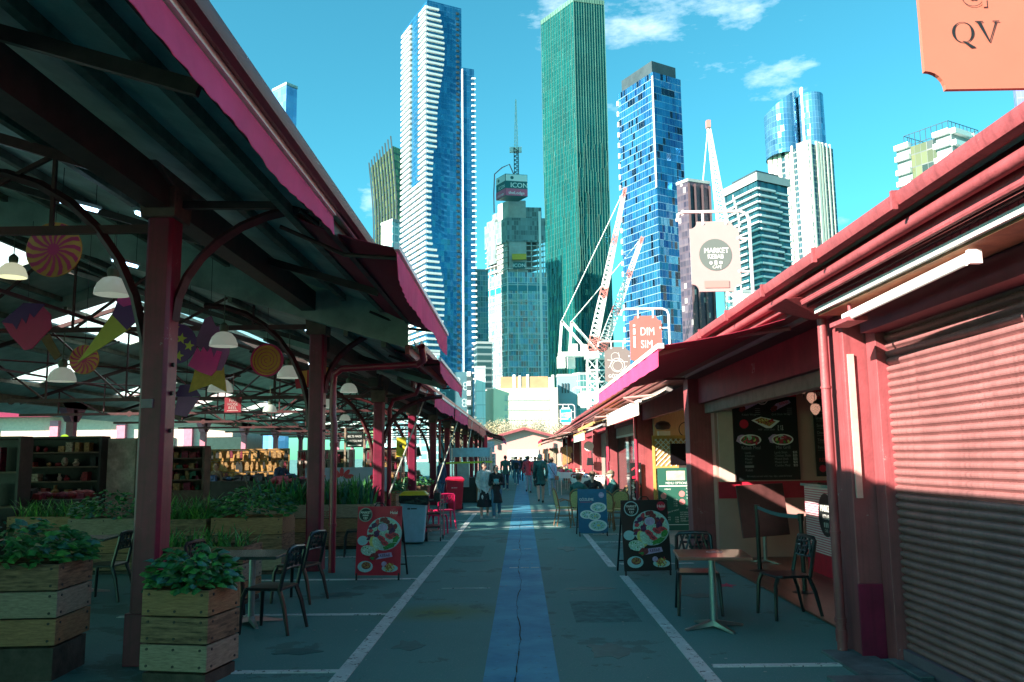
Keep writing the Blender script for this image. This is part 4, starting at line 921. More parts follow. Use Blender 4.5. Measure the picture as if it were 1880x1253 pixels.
# mural building
OBJ0 = set(bpy.data.objects.keys())
t = wthing('office_block', 'teal block painted with pale flower patterns beyond the shed roofs', 'office block', (-32,355,0)); b = MB(); b.hexa([(-50,365,0),(-42,352,0),(-20.8,350.6,0),(-20.8,365,0),(-50,365,37),(-42,352,37),(-20.8,350.6,37),(-20.8,365,37)]); b.build('wall', mat('mural_teal', (.03,.11,.14), .7, noise=.1, scale=.3), t)
b = MB(); sh_ = Sheet(b, (-42,351.9,0), (21.2,-1.35,0), (0,0,1)); sh_.k = 60; PAT = mat('mural_pale', (.30,.42,.45), .7)
for x, z in ((3,31),(9,27),(15,33),(19,24),(17,15),(6,20),(19.5,31),(12,18)):
    for k in range(4): a = math.pi/4+k*math.pi/2; sh_.k = 60; sh_.ring(x+1.0*math.cos(a), z+1.1*math.sin(a), 1.0, .45, 0, 12)
for x, z in ((6,33),(12,30),(13,24),(9,15)): sh_.k = 60; sh_.rect(x-.2, z-.8, x+.2, z+.8, 0); sh_.rect(x-.8, z-.2, x+.8, z+.2, 0)
b.build('mural', PAT, t)
b = MB(); b.box(-22.6,349.6,0,-20.4,352,36.4)
t2 = b.build('pilaster', TD, t); 
for k in range(9): MB().box(-22.5,349.3,3+k*4,-20.9,349.59,5+k*4).build('panel', TW, t2)
for o_ in [o_ for o_ in bpy.data.objects if o_.name not in OBJ0]:
    if o_.type == 'MESH':
        for v in o_.data.vertices: v.co *= 1.1
    else: o_.location = Vector((o_.location.x*1.1, o_.location.y*1.1, 0))
simple('office_block', 'narrow pale grey block between mural wall and cream office', plan((-20.4,372), (-19.6,366), (-15.5,366)), 40, TG if False else facade('pale_grey_panel', 3, 6, (.5,.58,.6), (.6,.66,.68), (.3,.36,.38), .05, .05, 0, .5))
t = simple('office_block', 'grey blue windowless block right of the cream office', plan((16.6,387), (17,382), (26.8,382)), 37.5, facade('bluegrey_panel', 6, 9, (.20,.32,.38), (.26,.38,.44), (.22,.32,.36), .03, .03, 0, .6, tilt=0))
for k in range(3): MB().box(18.6+k*1.3, 381.6, 30, 19.2+k*1.3, 381.9, 34.5).build('louvre', TD, t)
simple('office_block', 'teal glass block behind the crane base', plan((24,384), (26.9,380), (35,381)), 38, facade('teal_block', 1.6, 3.2, (.02,.12,.14), (.16,.34,.34), (.4,.5,.5), .1, .12, .3, .3, jit=1))
simple('office_block', 'pale podium of flats below the balcony tower', plan((-62,358), (-52,346), (-34,349)), 44, facade('podium_flats', 3.2, 3.2, (.08,.22,.28), (.30,.50,.55), (.78,.84,.84), .22, .28, .2, .3, jit=1))
# gabled pink shed closing the street
t = wthing('gabled_shed', 'pale pink gabled market shed closing the far end of the street', 'market shed', (0.3,112,0)); PK = mat('pale_pink_wall', (.55,.26,.24), .7, noise=.05)
b = MB(); b.prism([(-6.2,0),(6.8,0),(6.8,3.7),(.35,5.4),(-6.2,3.7)], (0,112,0), (1,0,0), (0,0,1), 14); b.build('wall', PK, t)
b = MB()
for s in (-1, 1):
    e = (.35+s*6.9, 3.55); b.hexa([(.35,111.3,5.45),(e[0],111.3,e[1]),(e[0],127,e[1]),(.35,127,5.45),(.35,111.3,5.62),(e[0],111.3,e[1]+.17),(e[0],127,e[1]+.17),(.35,127,5.62)])
b.build('roof', mat('brown_roof', (.32,.17,.12), .7), t)
b = MB(); b.beam((.35,111.2,5.35), (-6.6,111.2,3.5), .12, .3); b.beam((.35,111.2,5.35), (7.3,111.2,3.5), .12, .3); b.build('bargeboard', SALMON, t)
b = MB(); b.box(-1.8,111.85,0,2.2,111.99,2.6); b.build('doorway', mat('daylight_panel', (.75,.68,.60), .8), t)  # solid pale panel stands in for daylight through the doorway
for x in (-3.2, 4.2): MB().box(x,111.8,2.7,x+.3,111.99,3.4).build('vent', DARKM, t)
# autumn trees in front of the cream block
def crown_tree(label, x, y, h, r, m, seed, group='pale autumn trees beyond the shed'):
    t = wthing('autumn_tree', label, 'tree', (x,y,0), group=group); rr = random.Random(seed)
    b = MB(); b.tube([(x,y,0),(x+.1,y,h*.35),(x,y,h*.7)], [.3,.22,.1], 8); cl = []
    for k in range(12):
        a = rr.uniform(0, 6.28); q = (x+math.cos(a)*r*.75*rr.uniform(.3,1), y+math.sin(a)*r*.6, h*rr.uniform(.55,.95)); b.tube([(x,y,h*.35*rr.uniform(.8,1.4)), ((x+q[0])/2, (y+q[1])/2, (h*.4+q[2])/2), q], [.1,.06,.02], 5); cl.append(q)
    b.build('trunk', mat('bark', (.20,.14,.10), .9), t)
    b = MB()
    for k in range(2600):
        q = cl[rr.randrange(len(cl))]; p = Vector(q)+Vector((rr.gauss(0, r*.22), rr.gauss(0, r*.22), rr.gauss(0, r*.2))); s = rr.uniform(.07,.17)
        a = Vector((rr.uniform(-1,1), rr.uniform(-1,1), rr.uniform(-1,1))).normalized(); c_ = a.orthogonal().normalized()*s; d_ = a.cross(c_)
        b.add([p-c_, p-d_*.6, p+c_, p+d_*.6], [(0,1,2,3)])
    b.build('crown', m, t)
YL = mat('autumn_leaf', (.42,.33,.20), .8, noise=.1, scale=1); YL2 = mat('pale_leaf', (.44,.38,.28), .8, noise=.1, scale=1)
for i, (x, y, h, r) in enumerate(((-7.5,150,7.6,3.2),(-4.2,158,7.9,3.3),(-1,152,8.2,3.4),(3.2,156,8.0,3.4),(7,150,7.8,3.3),(10.5,154,7.8,3.2),(-11,150,7.6,3.2))):
    crown_tree(['second autumn tree from the left behind the pink gable','third autumn tree from the left behind the pink gable','autumn tree right behind the peak of the pink gable','autumn tree just right of the pink gable peak','second autumn tree from the right behind the gable','rightmost autumn tree behind the pink gable','leftmost tawny autumn tree above the left shed roof'][i], x, y, h, r, YL if x < -2 else YL2, i)
# ================================================================== PRINTED COLOURS
WT = mat('print_white', (.80,.80,.78), .5, noise=0); BK = mat('print_black', (.012,.014,.015), .35, noise=0)
RD = mat('print_red', (.62,.015,.05), .4, noise=.05); TL = mat('print_plate', (.40,.62,.66), .4, noise=.08, scale=30)
MEAT = mat('print_meat', (.25,.03,.04), .4, noise=.7, scale=60); MEAT2 = mat('print_tomato', (.70,.06,.09), .4, noise=.5, scale=70)
GRN = mat('print_green', (.05,.28,.06), .5, noise=.5, scale=60); YLW = mat('print_lemon', (.70,.66,.20), .4, noise=.2, scale=40)
BRN = mat('print_brown', (.50,.24,.06), .5, noise=.6, scale=70); PLE = mat('print_mint', (.50,.70,.58), .5, noise=.35, scale=60)
GRY = mat('print_grey', (.25,.27,.27), .5, noise=0); PPL = mat('print_purple', (.12,.02,.10), .5, noise=.5, scale=50); LIL = mat('print_lilac', (.55,.38,.62), .5, noise=.2, scale=40)
PMATS = [WT, BK, RD, TL, MEAT, MEAT2, GRN, YLW, BRN, PLE, GRY, PPL, LIL]
(iW, iK, iR, iT, iM, iM2, iG, iY, iB, iP, iGy, iPu, iL) = range(13)
def logo(s, x, y, r, ringc=iGy):
    s.disc(x, y, r, r, iK, 28); s.ring(x, y, r, r*.13, ringc); s.text('MARKET', x, y+.16*r, r*.44, iW, .03, .86); s.text('KEBAB', x, y-.20*r, r*.33, iW, .03, .86)
    for k, dx in enumerate((-.22, 0, .22)): s.rect(x+dx*r-.05*r, y-.56*r, x+dx*r+.05*r, y-.34*r, iW)
    s.text('CAFE', x, y-.78*r, r*.2, iW, 0, .9)
def food(s, w, h, bgc):
    r = random.Random(4)
    s.rect(0, 0, w, h, bgc)
    cx, cy, R_ = w*.62, h*.60, w*.39
    s.disc(cx, cy, R_, R_*.93, iT, 30); s.disc(w*.14, h*.50, w*.12, h*.07, iT, 18); s.disc(cx, cy, R_*.9, R_*.83, iP, 30)
    for k in range(34):
        a = r.uniform(.1, 3.6); q = R_*r.uniform(.35, .92); s.disc(cx+q*math.cos(a), cy+q*.85*math.sin(a), w*r.uniform(.04,.085), w*r.uniform(.03,.06), r.choice([iM, iPu, iM, iM2, iPu]), 9, r.uniform(0, 3), .1)
    for k, (dx, dy, an) in enumerate(((-.05,-.09,-.6),(.10,-.05,-.5),(.22,-.03,-.3),(.02,-.17,-.5))): s.disc(cx+dx*w*1.1, cy+dy*w*1.2, w*.10, w*.055, iM2, 12, an, .08); s.disc(cx+dx*w*1.1, cy+dy*w*1.2, w*.05, w*.02, iM, 8, an)
    s.disc(cx+w*.13, cy-w*.27, w*.15, w*.05, iG, 12, .4, .2); s.disc(cx+w*.27, cy-w*.12, w*.09, w*.06, iG, 10, .8, .2)
    s.disc(cx-.03*w, cy+.13*w, w*.115, w*.095, iT, 20); s.disc(cx-.03*w, cy+.135*w, w*.10, w*.08, iL, 18)
    s.disc(cx-w*.21, cy-w*.22, w*.10, w*.17, iY, 16, .35); s.disc(cx-w*.175, cy-w*.205, w*.075, w*.14, iP, 16, .35)
    s.disc(w*.28, h*.355, w*.17, h*.075, iP, 20, -.15); 
    for k in range(16): s.disc(w*(.28+r.uniform(-.13,.13)), h*(.355+r.uniform(-.05,.05)), w*.018, w*.014, r.choice([iG,iW,iT]), 6)
    s.poly([(w*.42,h*.30),(w*.80,h*.33),(w*.83,h*.265),(w*.46,h*.225)], iL); s.text('KEBAB', w*.66, h*.265, w*.085, iPu, .03, .9, .06)
    s.disc(w*.42, h*.27, w*.11, w*.075, iM, 12, .3, .15); s.disc(w*.38, h*.245, w*.05, w*.03, iG, 8, 0, .3)
    s.disc(w*.23, h*.125, w*.17, h*.082, iT, 20); s.disc(w*.25, h*.14, w*.105, h*.052, iM, 18); s.disc(w*.25, h*.145, w*.09, h*.042, iB, 16)
    for k in range(10): s.disc(w*(.25+r.uniform(-.06,.06)), h*(.145+r.uniform(-.03,.03)), w*.02, w*.012, iM, 6, r.uniform(0,3))
    s.disc(w*.78, h*.10, w*.18, h*.055, iT, 20); s.disc(w*.65, h*.16, w*.06, h*.04, iL, 12)
    for k in range(38): s.disc(w*(.78+r.gauss(0,.055)), h*(.125+r.gauss(0,.024)), w*.05, w*.012, r.choice([iB,iB,iY,iM2]), 6, r.uniform(0,3))
    logo(s, w*.2, h*.875, w*.155, iGy if bgc == iR else iT)
    s.disc(w*.84, h*.905, w*.095, w*.095, iR if bgc != iR else iM2, 22); s.text('Halal', w*.84, h*.885, w*.085, iW, .01)
def aframe(label, x0, x1, y, h, draw, edge=BLACK, rz=0, back=1):
    w_ = x1-x0; t = thing('sandwich_board', label, 'sandwich board', ((x0+x1)/2, y, 0), rz, 'pavement sandwich boards')
    lean = .13; b = MB(); o = Vector((-w_/2, 0, .07)); v = Vector((0, lean, 1)).normalized(); 
    b.hexa([o, o+Vector((w_,0,0)), o+Vector((w_,.025,0)), o+Vector((0,.025,0)), o+v*h, o+v*h+Vector((w_,0,0)), o+v*h+Vector((w_,.025,0)), o+v*h+Vector((0,.025,0))]); pn = b.build('panel', edge, t, bevel=.004)
    b = MB(); s = Sheet(b, o-Vector((0,.001,0)), (1,0,0), v); s.n = Vector((0,-1,lean)).normalized(); draw(s, w_, h); b.build('poster', PMATS, pn)
    b = MB()
    for sx in (-1, 1):
        X = sx*(w_/2-.02); b.beam((X, 0, 0), (X, lean*.1, .1), .025, .025); b.beam((X, lean*1.0, h+.04), (X, .62, 0), .025, .025)
    b.beam((-w_/2+.02, .54, .16), (w_/2-.02, .54, .16), .02, .02); b.tube([(-.08, lean, h+.06), (-.04, lean, h+.11), (.04, lean, h+.11), (.08, lean, h+.06)], .009, 6); b.build('leg_frame', BLACK, t)
    return t
aframe('red sandwich board of kebab plates standing by the second left post', -2.44, -1.78, 12.45, .98, lambda s, w, h: food(s, w, h, iR), mat('red_edge', (.5,.02,.05), .5), rad(-4))
aframe('black sandwich board of kebab plates standing beside the brown table', 1.47, 2.17, 12.6, 1.02, lambda s, w, h: food(s, w, h, iK), BLACK, rad(5))
BLU = mat('print_blue', (.015,.14,.27), .4, noise=.1); PMATS.append(BLU); iBl = 13
def gozdraw(s, w, h):
    s.rect(0, 0, w, h, iBl); s.text('GÖZLEME', w*.30, h*.735, w*.125, iW, .02, .9); s.rect(w*.08, h*.70, w*.5, h*.708, iR); s.disc(w*.82, h*.86, w*.095, w*.095, iL, 20); s.text('Halal', w*.82, h*.845, w*.07, iW)
    for x, y, r in ((.70,.58,.28),(.30,.42,.24),(.55,.38,.22),(.66,.17,.32)):
        s.disc(w*x, h*y, w*r, w*r*.6, iW, 24); s.disc(w*x, h*y, w*r*.8, w*r*.45, iP, 20); s.disc(w*x, h*y, w*r*.5, w*r*.26, iT, 14, 0, .15); s.disc(w*x+w*.02, h*y, w*r*.22, w*r*.13, iY if y < .4 else iW, 10)
        for k in range(8): a = k*.8; s.disc(w*x+w*r*.5*math.cos(a), h*y+w*r*.3*math.sin(a), w*.04, w*.012, iG if k % 2 else iGy, 6, a)
aframe('blue sandwich board of flatbreads in front of the wicker cafe chairs', 1.22, 1.86, 18.7, .95, gozdraw, BLACK, rad(3))

# ================================================================== HANGING SIGNS
def notched(w, h, c):
    p = []
    for (cx, cy, a0) in ((w/2, h/2, 180), (-w/2, h/2, 270), (-w/2, -h/2, 0), (w/2, -h/2, 90)):
        for k in range(7): a = rad(a0+90-k*15) if True else 0; p.append((cx+c*math.cos(a), cy+c*math.sin(a)))
    return p
def notch(w, h, c):
    out = []
    for (sx, sy, s0, s1) in ((1,1,270,180),(-1,1,0,-90),(-1,-1,90,0),(1,-1,180,90)):
        for k in range(7): a = rad(s0+(s1-s0)*k/6); out.append((sx*w/2+c*math.cos(a), sy*h/2+c*math.sin(a)))
    return out
def hsign(label, xc, y, zc, w_, h_, m, draw, mats, c=.1, bm=WHITEM, left=.16):
    t = thing('hanging_sign', label, 'hanging sign', (xc, y, 0), 0, 'signs hung above the shop row')
    b = MB(); b.prism(notch(w_, h_, c), (0,0,zc), (1,0,0), (0,0,1), .03); pn = b.build('panel', m, t)
    pn.data.flip_normals() if False else None
    b = MB(); s = Sheet(b, (-w_/2, -.002, zc-h_/2), (1,0,0), (0,0,1)); s.k = 1.5; draw(s, w_, h_); b.build('lettering', mats, pn)
    zt = zc+h_/2+.14; xr = w_/2+.15; b = MB()
    b.tube([(xr,.02,3.25),(xr,.02,zt-.12),(xr-.03,.02,zt-.04),(xr-.12,.02,zt),(-w_/2-left+.1,.02,zt),(-w_/2-left+.02,.02,zt-.03),(-w_/2-left,.02,zt-.13)], .022, 8)
    for X in (-w_*.22, w_*.25): b.tube([(X,.02,zt),(X,.02,zc+h_/2-.04)], .016, 6); b.sph((X,.015,zc+h_/2-.03), .028, 8, 6)
    for Z in (zc+h_*.25, zc-h_*.22): b.tube([(xr,.02,Z),(w_/2-.02,.02,Z)], .016, 6); b.sph((w_/2-.02,.015,Z), .026, 8, 6)
    b.build('bracket', bm, t, smooth='auto'); return t
PEACH = mat('peach_sign', (.40,.13,.085), .5, noise=.03, scale=2)
def qv(s, w, h):
    cx, z = w*.42, h*.30; R1 = .062
    s.k += 1; n = 36; p = []; f = []
    for i in range(n):     # serif Q: a bowl thick at its sides
        t = 2*math.pi*i/n; o = (cx-.072+R1*math.cos(t), z+R1*math.sin(t)); k = 1-.05-.20*abs(math.cos(t)); q = (cx-.072+R1*k*math.cos(t), z+R1*.95*math.sin(t)); p += [s.P(*o), s.P(*q)]
    for i in range(n): j = (i+1) % n; f.append((2*i+1, 2*i, 2*j, 2*j+1))
    s.mb.m = 0; s.mb.add(p, f)
    s.poly([(cx-.08,z-.052),(cx-.035,z-.095),(cx-.005,z-.092),(cx-.06,z-.055)], 0)
    s.poly([(cx+.010,z+.06),(cx+.033,z+.06),(cx+.077,z-.062),(cx+.070,z-.062)], 0); s.poly([(cx+.070,z-.062),(cx+.075,z-.062),(cx+.122,z+.06),(cx+.114,z+.06)], 0)
    s.rect(cx+.0, z+.06, cx+.045, z+.066, 0); s.rect(cx+.098, z+.06, cx+.137, z+.066, 0)
    s.ring(cx+.0, z+.22, .066, .0035, 0, 30); s.text('a', cx+.0, z+.195, .11, 0, 0, .9, -.0)
    s.rect(cx+.05, z+.15, cx+.075, z+.20, 1)
hsign('large peach sign reading QV with scooped corners hanging at top right', 2.66, 4.5, 4.32, .72, 1.12, PEACH, qv, [BK, PEACH], .11)
PWS = mat('pale_pink_sign', (.40,.29,.28), .3, noise=.02, coat=.4)
def keb(s, w, h):
    s.disc(w*.5, h*.52, w*.33, w*.33, 2, 32); s.text('MARKET', w*.52, h*.545, w*.155, 0, .03, .85); s.text('KEBAB', w*.5, h*.465, w*.13, 0, .03, .85)
    s.disc(w*.40, h*.405, w*.03, w*.035, 0, 10); s.rect(w*.475, h*.375, w*.525, h*.435, 0); s.disc(w*.60, h*.405, w*.035, w*.033, 0, 12); s.text('CAFE', w*.52, h*.325, w*.085, 0, 0, .95)
    s.rect(w*.25, h*.05, w*.75, h*.15, 1)
hsign('white and pale pink scalloped kebab cafe sign with grey disc above the roof', 2.63, 11, 4.37, .66, .96, PWS, keb, [WT, mat('sign_blush', (.42,.22,.20), .4, noise=0), mat('sign_grey', (.13,.15,.14), .4, noise=0)])
hsign('coral sign with white narrow lettering reading DIM SIM', 2.42, 16, 3.93, .61, .95, mat('coral_sign', (.44,.13,.11), .4, noise=.03),
      lambda s, w, h: (s.text('DIM', w*.55, h*.60, w*.36, 0, .005, .72), s.text('SIM', w*.52, h*.34, w*.36, 0, .005, .72), s.rect(w*.10, h*.35, w*.17, h*.58, 0), s.rect(w*.10, h*.62, w*.17, h*.74, 0), s.rect(w*.1, h*.78, w*.17, h*.82, 0)), [WT])
def gz(s, w, h):
    s.ring(w*.5, h*.52, w*.28, .010, 0); s.ring(w*.5, h*.50, w*.20, .008, 0); s.ring(w*.42, h*.74, w*.17, .008, 0)
    for a, b_ in (((.1,.66),(.9,.60)),((.14,.45),(.35,.66)),((.55,.85),(.6,.62)),((.86,.5),(.7,.38))): s.line((a[0]*w, a[1]*h), (b_[0]*w, b_[1]*h), .010, 0)
    s.text('GÖZLEME', w*.5, h*.19, w*.185, 0, .02, .9); s.rect(w*.12, h*.04, w*.8, h*.12, 1)
hsign('grey sign with white line drawing and the word GÖZLEME below', 2.44, 21, 3.97, .64, .96, mat('taupe_sign', (.20,.16,.15), .5, noise=.03), gz, [WT, mat('sign_rust', (.6,.25,.18), .5, noise=0)])
def bl(s, w, h):
    s.rect(w*.06, h*.62, w*.94, h*.9, 1); s.rect(w*.06, h*.12, w*.94, h*.60, 1); s.disc(w*.72, h*.55, w*.22, w*.22, 0, 20); s.rect(w*.08, h*.30, w*.7, h*.38, 0); s.poly([(w*.05,h*.58),(w*.95,h*.66),(w*.95,h*.72),(w*.05,h*.66)], 0); s.text('shop', w*.34, h*.46, w*.25, 0, .01)
hsign('small blue and white sign far along the shop row', 2.12, 40, 3.62, .56, .80, WHITEM, bl, [WT, mat('sign_cyan', (.02,.28,.52), .5, noise=0)])
t_ = hsign('blank white bracket sign between the grey and the blue signs', 2.35, 31, 3.80, .5, .62, mat('worn_sign', (.72,.68,.60), .5, noise=.1), lambda s, w, h: s.rect(w*.15, h*.3, w*.85, h*.6, 0), [mat('sign_fade', (.55,.52,.45), .6)])

# ================================================================== KIOSK
def menu(s, w, h):
    s.rect(0, 0, w, h, iK); s.rect(0, h*.93, w, h, iR); logo(s, w*.46, h*.915, w*.095, iW)
    for x, nm in ((.08, 'Kebab Wrap'), (.58, 'Grill Shish Wrap')):
        s.poly([(w*x,h*.79),(w*(x+.10),h*.86),(w*(x+.30),h*.90),(w*(x+.33),h*.865),(w*(x+.14),h*.80),(w*(x+.04),h*.765)], iL); s.disc(w*(x+.06), h*.80, w*.06, h*.03, iM, 12, .6, .15); s.text('KEBAB', w*(x+.22), h*.85, w*.06, iR, .03, .8, .25); s.text(nm, w*(x+.16), h*.725, w*.048, iGy, 0, .9)
        for k in range(4): s.rect(w*(x+.26), h*(.80-.022*k), w*(x+.34), h*(.805-.022*k), iGy)
    s.poly([(w*.27,h*.67),(w*.42,h*.71),(w*.72,h*.66),(w*.58,h*.58),(w*.50,h*.58)], iW); s.poly([(w*.32,h*.67),(w*.43,h*.70),(w*.66,h*.655),(w*.55,h*.60)], iB)
    r = random.Random(2)
    for k in range(26): s.disc(w*r.uniform(.36,.62), h*r.uniform(.63,.68), w*.015, w*.012, r.choice([iM, iR, iY]), 6)
    s.text('HSP  snack pack', w*.5, h*.555, w*.04, iGy); s.text('S 12', w*.72, h*.585, w*.05, iW); s.text('L 16', w*.72, h*.555, w*.05, iW); s.disc(w*.15, h*.63, w*.07, w*.07, iR, 18)
    for x in (.24, .74):
        s.disc(w*(x-.13), h*.46, w*.09, h*.05, iL, 12, .3, .1); s.disc(w*x, h*.45, w*.17, h*.062, iW, 22); s.disc(w*x, h*.45, w*.145, h*.05, iM, 20, 0, .05); s.disc(w*(x-.02), h*.475, w*.045, w*.04, iP, 12)
        for k in range(14): s.disc(w*(x+r.uniform(-.1,.1)), h*(.445+r.uniform(-.035,.03)), w*.03, w*.018, r.choice([iM2, iG, iM, iY]), 7, r.uniform(0,3))
    s.text('Kebab Meal', w*.24, h*.345, w*.075, iGy, 0, .85); s.text('Mix Grill', w*.74, h*.345, w*.075, iGy, 0, .85)
    for k, a in enumerate(('Lamb', 'Chicken', 'Mixed', 'Falafel')): s.text(a, w*.14, h*(.295-.036*k), w*.05, iGy, 0, .9, 0, 'l')
    s.rect(w*.13, h*.14, w*.27, h*.165, iGy); s.text('Kebab', w*.14, h*.10, w*.05, iGy, 0, .9, 0, 'l')
    for k, a in enumerate(('Lamb Shish', 'Chicken Shish', 'Mixed Shish', 'Mixed Grill', 'Combo Meal')): s.text(a, w*.60, h*(.295-.036*k), w*.05, iGy, 0, .9, 0, 'l'); s.text('$25', w*.92, h*(.295-.036*k), w*.05, iW, 0, .9)
    s.text('All meals served with rice, dips, salad & bread', w*.5, h*.035, w*.042, iGy, 0, .9)
def board(name, label, x0, x1, y, z0, z1, draw, cat='menu board', edge=BLACK, th=.03):
    t = thing(name, label, cat, ((x0+x1)/2, y, z0)); w_, h_ = x1-x0, z1-z0
    b = MB(); b.box(-w_/2, -th, 0, w_/2, 0, h_); b.build('panel', edge, t); b = MB(); s = Sheet(b, (-w_/2, -th-.001, 0), (1,0,0), (0,0,1)); draw(s, w_, h_); b.build('poster', PMATS, t); return t
board('menu_board', 'tall black menu board of kebab plates on the kiosk back wall', 3.62, 4.70, 14.42, 1.30, 2.80, menu)
def brk(s, w, h):
    s.rect(0, 0, w, h, iK); s.rect(0, h*.9, w, h, iR); s.text('BREAKFAST', .03, h*.925, .13, iW, 0, .8, 0, 'l')
    for k, a in enumerate(('Turkish Eggs', 'Rock & Roll', 'Breakfast', 'Scrambled', 'Omelette', 'Toasties', 'Pancakes')): s.text(a, .04, h*(.83-.085*k), .07, iGy, 0, .8, 0, 'l'); s.rect(.04, h*(.81-.085*k), w*.7, h*(.813-.085*k), iGy)
    s.text('KEBAB', .05, h*.17, .09, iM2, .02, .8, 0, 'l'); s.disc(.1, h*.09, .06, .06, iR, 14)
board('menu_board', 'narrow breakfast menu board half hidden behind the drainpipe', 4.98, 5.7, 14.42, 1.35, 2.80, brk)
t = thing('sliding_panel', 'cream door panel standing left of the kebab menu board', 'panel', (3.47, 14.38, 0)); b = MB(); b.box(-.13,-.02,1.28,.13,.02,2.5); b.build('panel', mat('door_cream', (.56,.42,.36), .6, noise=.05), t); b = MB(); b.box(.12,-.03,1.28,.14,-.021,2.5); b.build('edge_strip', DARKM, t)
t = thing('service_counter', 'white and red striped kiosk counter with a black round logo', 'counter', (4.6, 12.1, 0)); STR = mat('counter_white', (.80,.66,.68), .4, noise=.03)
b = MB(); b.box(-.36,-.75,.33,.36,.75,1.26); cn = b.build('body', STR, t); b = MB(); b.box(-.362,-.76,0,.37,.76,.33); b.build('plinth', mat('counter_red', (.60,.015,.04), .35), t)
b = MB(); b.box(-.40,-.8,1.26,.40,.8,1.30); b.build('counter_top', mat('glass_teal', (.12,.34,.36), .15), t)
b = MB()
for k in range(26): z = .35+k*.0345; b.box(-.365, -.752, z, -.361, .752, z+.012); 
b.build('red_lines', mat('line_rose', (.60,.05,.14), .4), cn)
b = MB(); s = Sheet(b, (-.366, .5, .5), (0,-1,0), (0,0,1)); logo(s, .62, .38, .30, iK); b.build('logo', PMATS, cn)
# tipped table
t = thing('folded_table', 'dark brown cafe table with its top tipped upright against the kiosk wall', 'table', (3.85, 13.7, 0), rad(4)); b = MB(); b.hexa([(-.38,-.1,.42),(.37,-.12,.47),(.37,-.08,.47),(-.38,-.06,.42),(-.42,.02,1.24),(.34,.0,1.27),(.34,.04,1.27),(-.42,.06,1.24)]); b.build('table_top', mat('dark_table', (.085,.03,.03), .4, noise=.2), t, bevel=.006)
b = MB(); b.tube([(0,0,.62),(0,0.02,.08)], .03, 10); [b.beam((0,.02,.07), (.3*math.cos(a), .3*math.sin(a)+.02, .015), .05, .02) for a in (.6,2.2,3.8,5.4)]; b.build('pedestal', STEEL, t)
# queue barrier
t = thing('queue_barrier', 'two black barrier posts joined by a teal belt in the kiosk opening', 'barrier', (3.5, 11.8, 0))
for y in (-1.0, 1.0):
    b = MB(); b.lathe([(.17,0),(.17,.02),(.15,.035),(.035,.05)], (0,y,0), 20); b.tube([(0,y,.04),(0,y,.95)], .032, 12); b.tube([(0,y,.90),(0,y,.99)], .042, 12); b.build('post', BLACK, t, smooth='auto')
b = MB(); n = 8
for i in range(n):
    y0, y1 = -1+2*i/n, -1+2*(i+1)/n; s0, s1 = -.04*math.sin(math.pi*i/n), -.04*math.sin(math.pi*(i+1)/n)
    b.hexa([(-.003,y0,.93+s0),(.003,y0,.93+s0),(.003,y1,.93+s1),(-.003,y1,.93+s1),(-.003,y0,.98+s0),(.003,y0,.98+s0),(.003,y1,.98+s1),(-.003,y1,.98+s1)])
b.build('belt', mat('belt_teal', (.03,.13,.16), .7), t)
# mosaic lanterns
MOS = mat('mosaic_glass', (.55,.25,.20), .2, noise=.8, scale=70, emit=(1,.5,.35), estr=.12)
for i, (x, y, z, l_, fl) in enumerate(((3.66,10.9,2.58,'shallow mosaic bowl lantern hanging highest in the kiosk',1),(3.83,11.1,2.46,'egg shaped mosaic lantern hanging just above the lowest lantern',0),(3.80,10.9,2.30,'lowest pointed mosaic lantern hanging in the kiosk opening',0))):
    t = thing('mosaic_lantern', l_, 'lantern', (x,y,z), 0, 'mosaic lanterns in the kiosk')
    b = MB(); b.lathe([(.01,-.07),(.03,-.055),(.075 if fl else .06,-.01),(.085 if fl else .062,.02),(.05,.06),(.02,.075)], (0,0,0), 16); b.build('glass_bowl', MOS, t, smooth='auto')
    b = MB(); b.lathe([(.022,.07),(.028,.09),(.01,.11)], (0,0,0), 12); b.lathe([(.004,-.12),(.012,-.09),(.01,-.07)], (0,0,0), 8); b.tube([(0,0,.1),(0,0,3.02-z)], .004, 5); b.build('chain', DARKM, t)

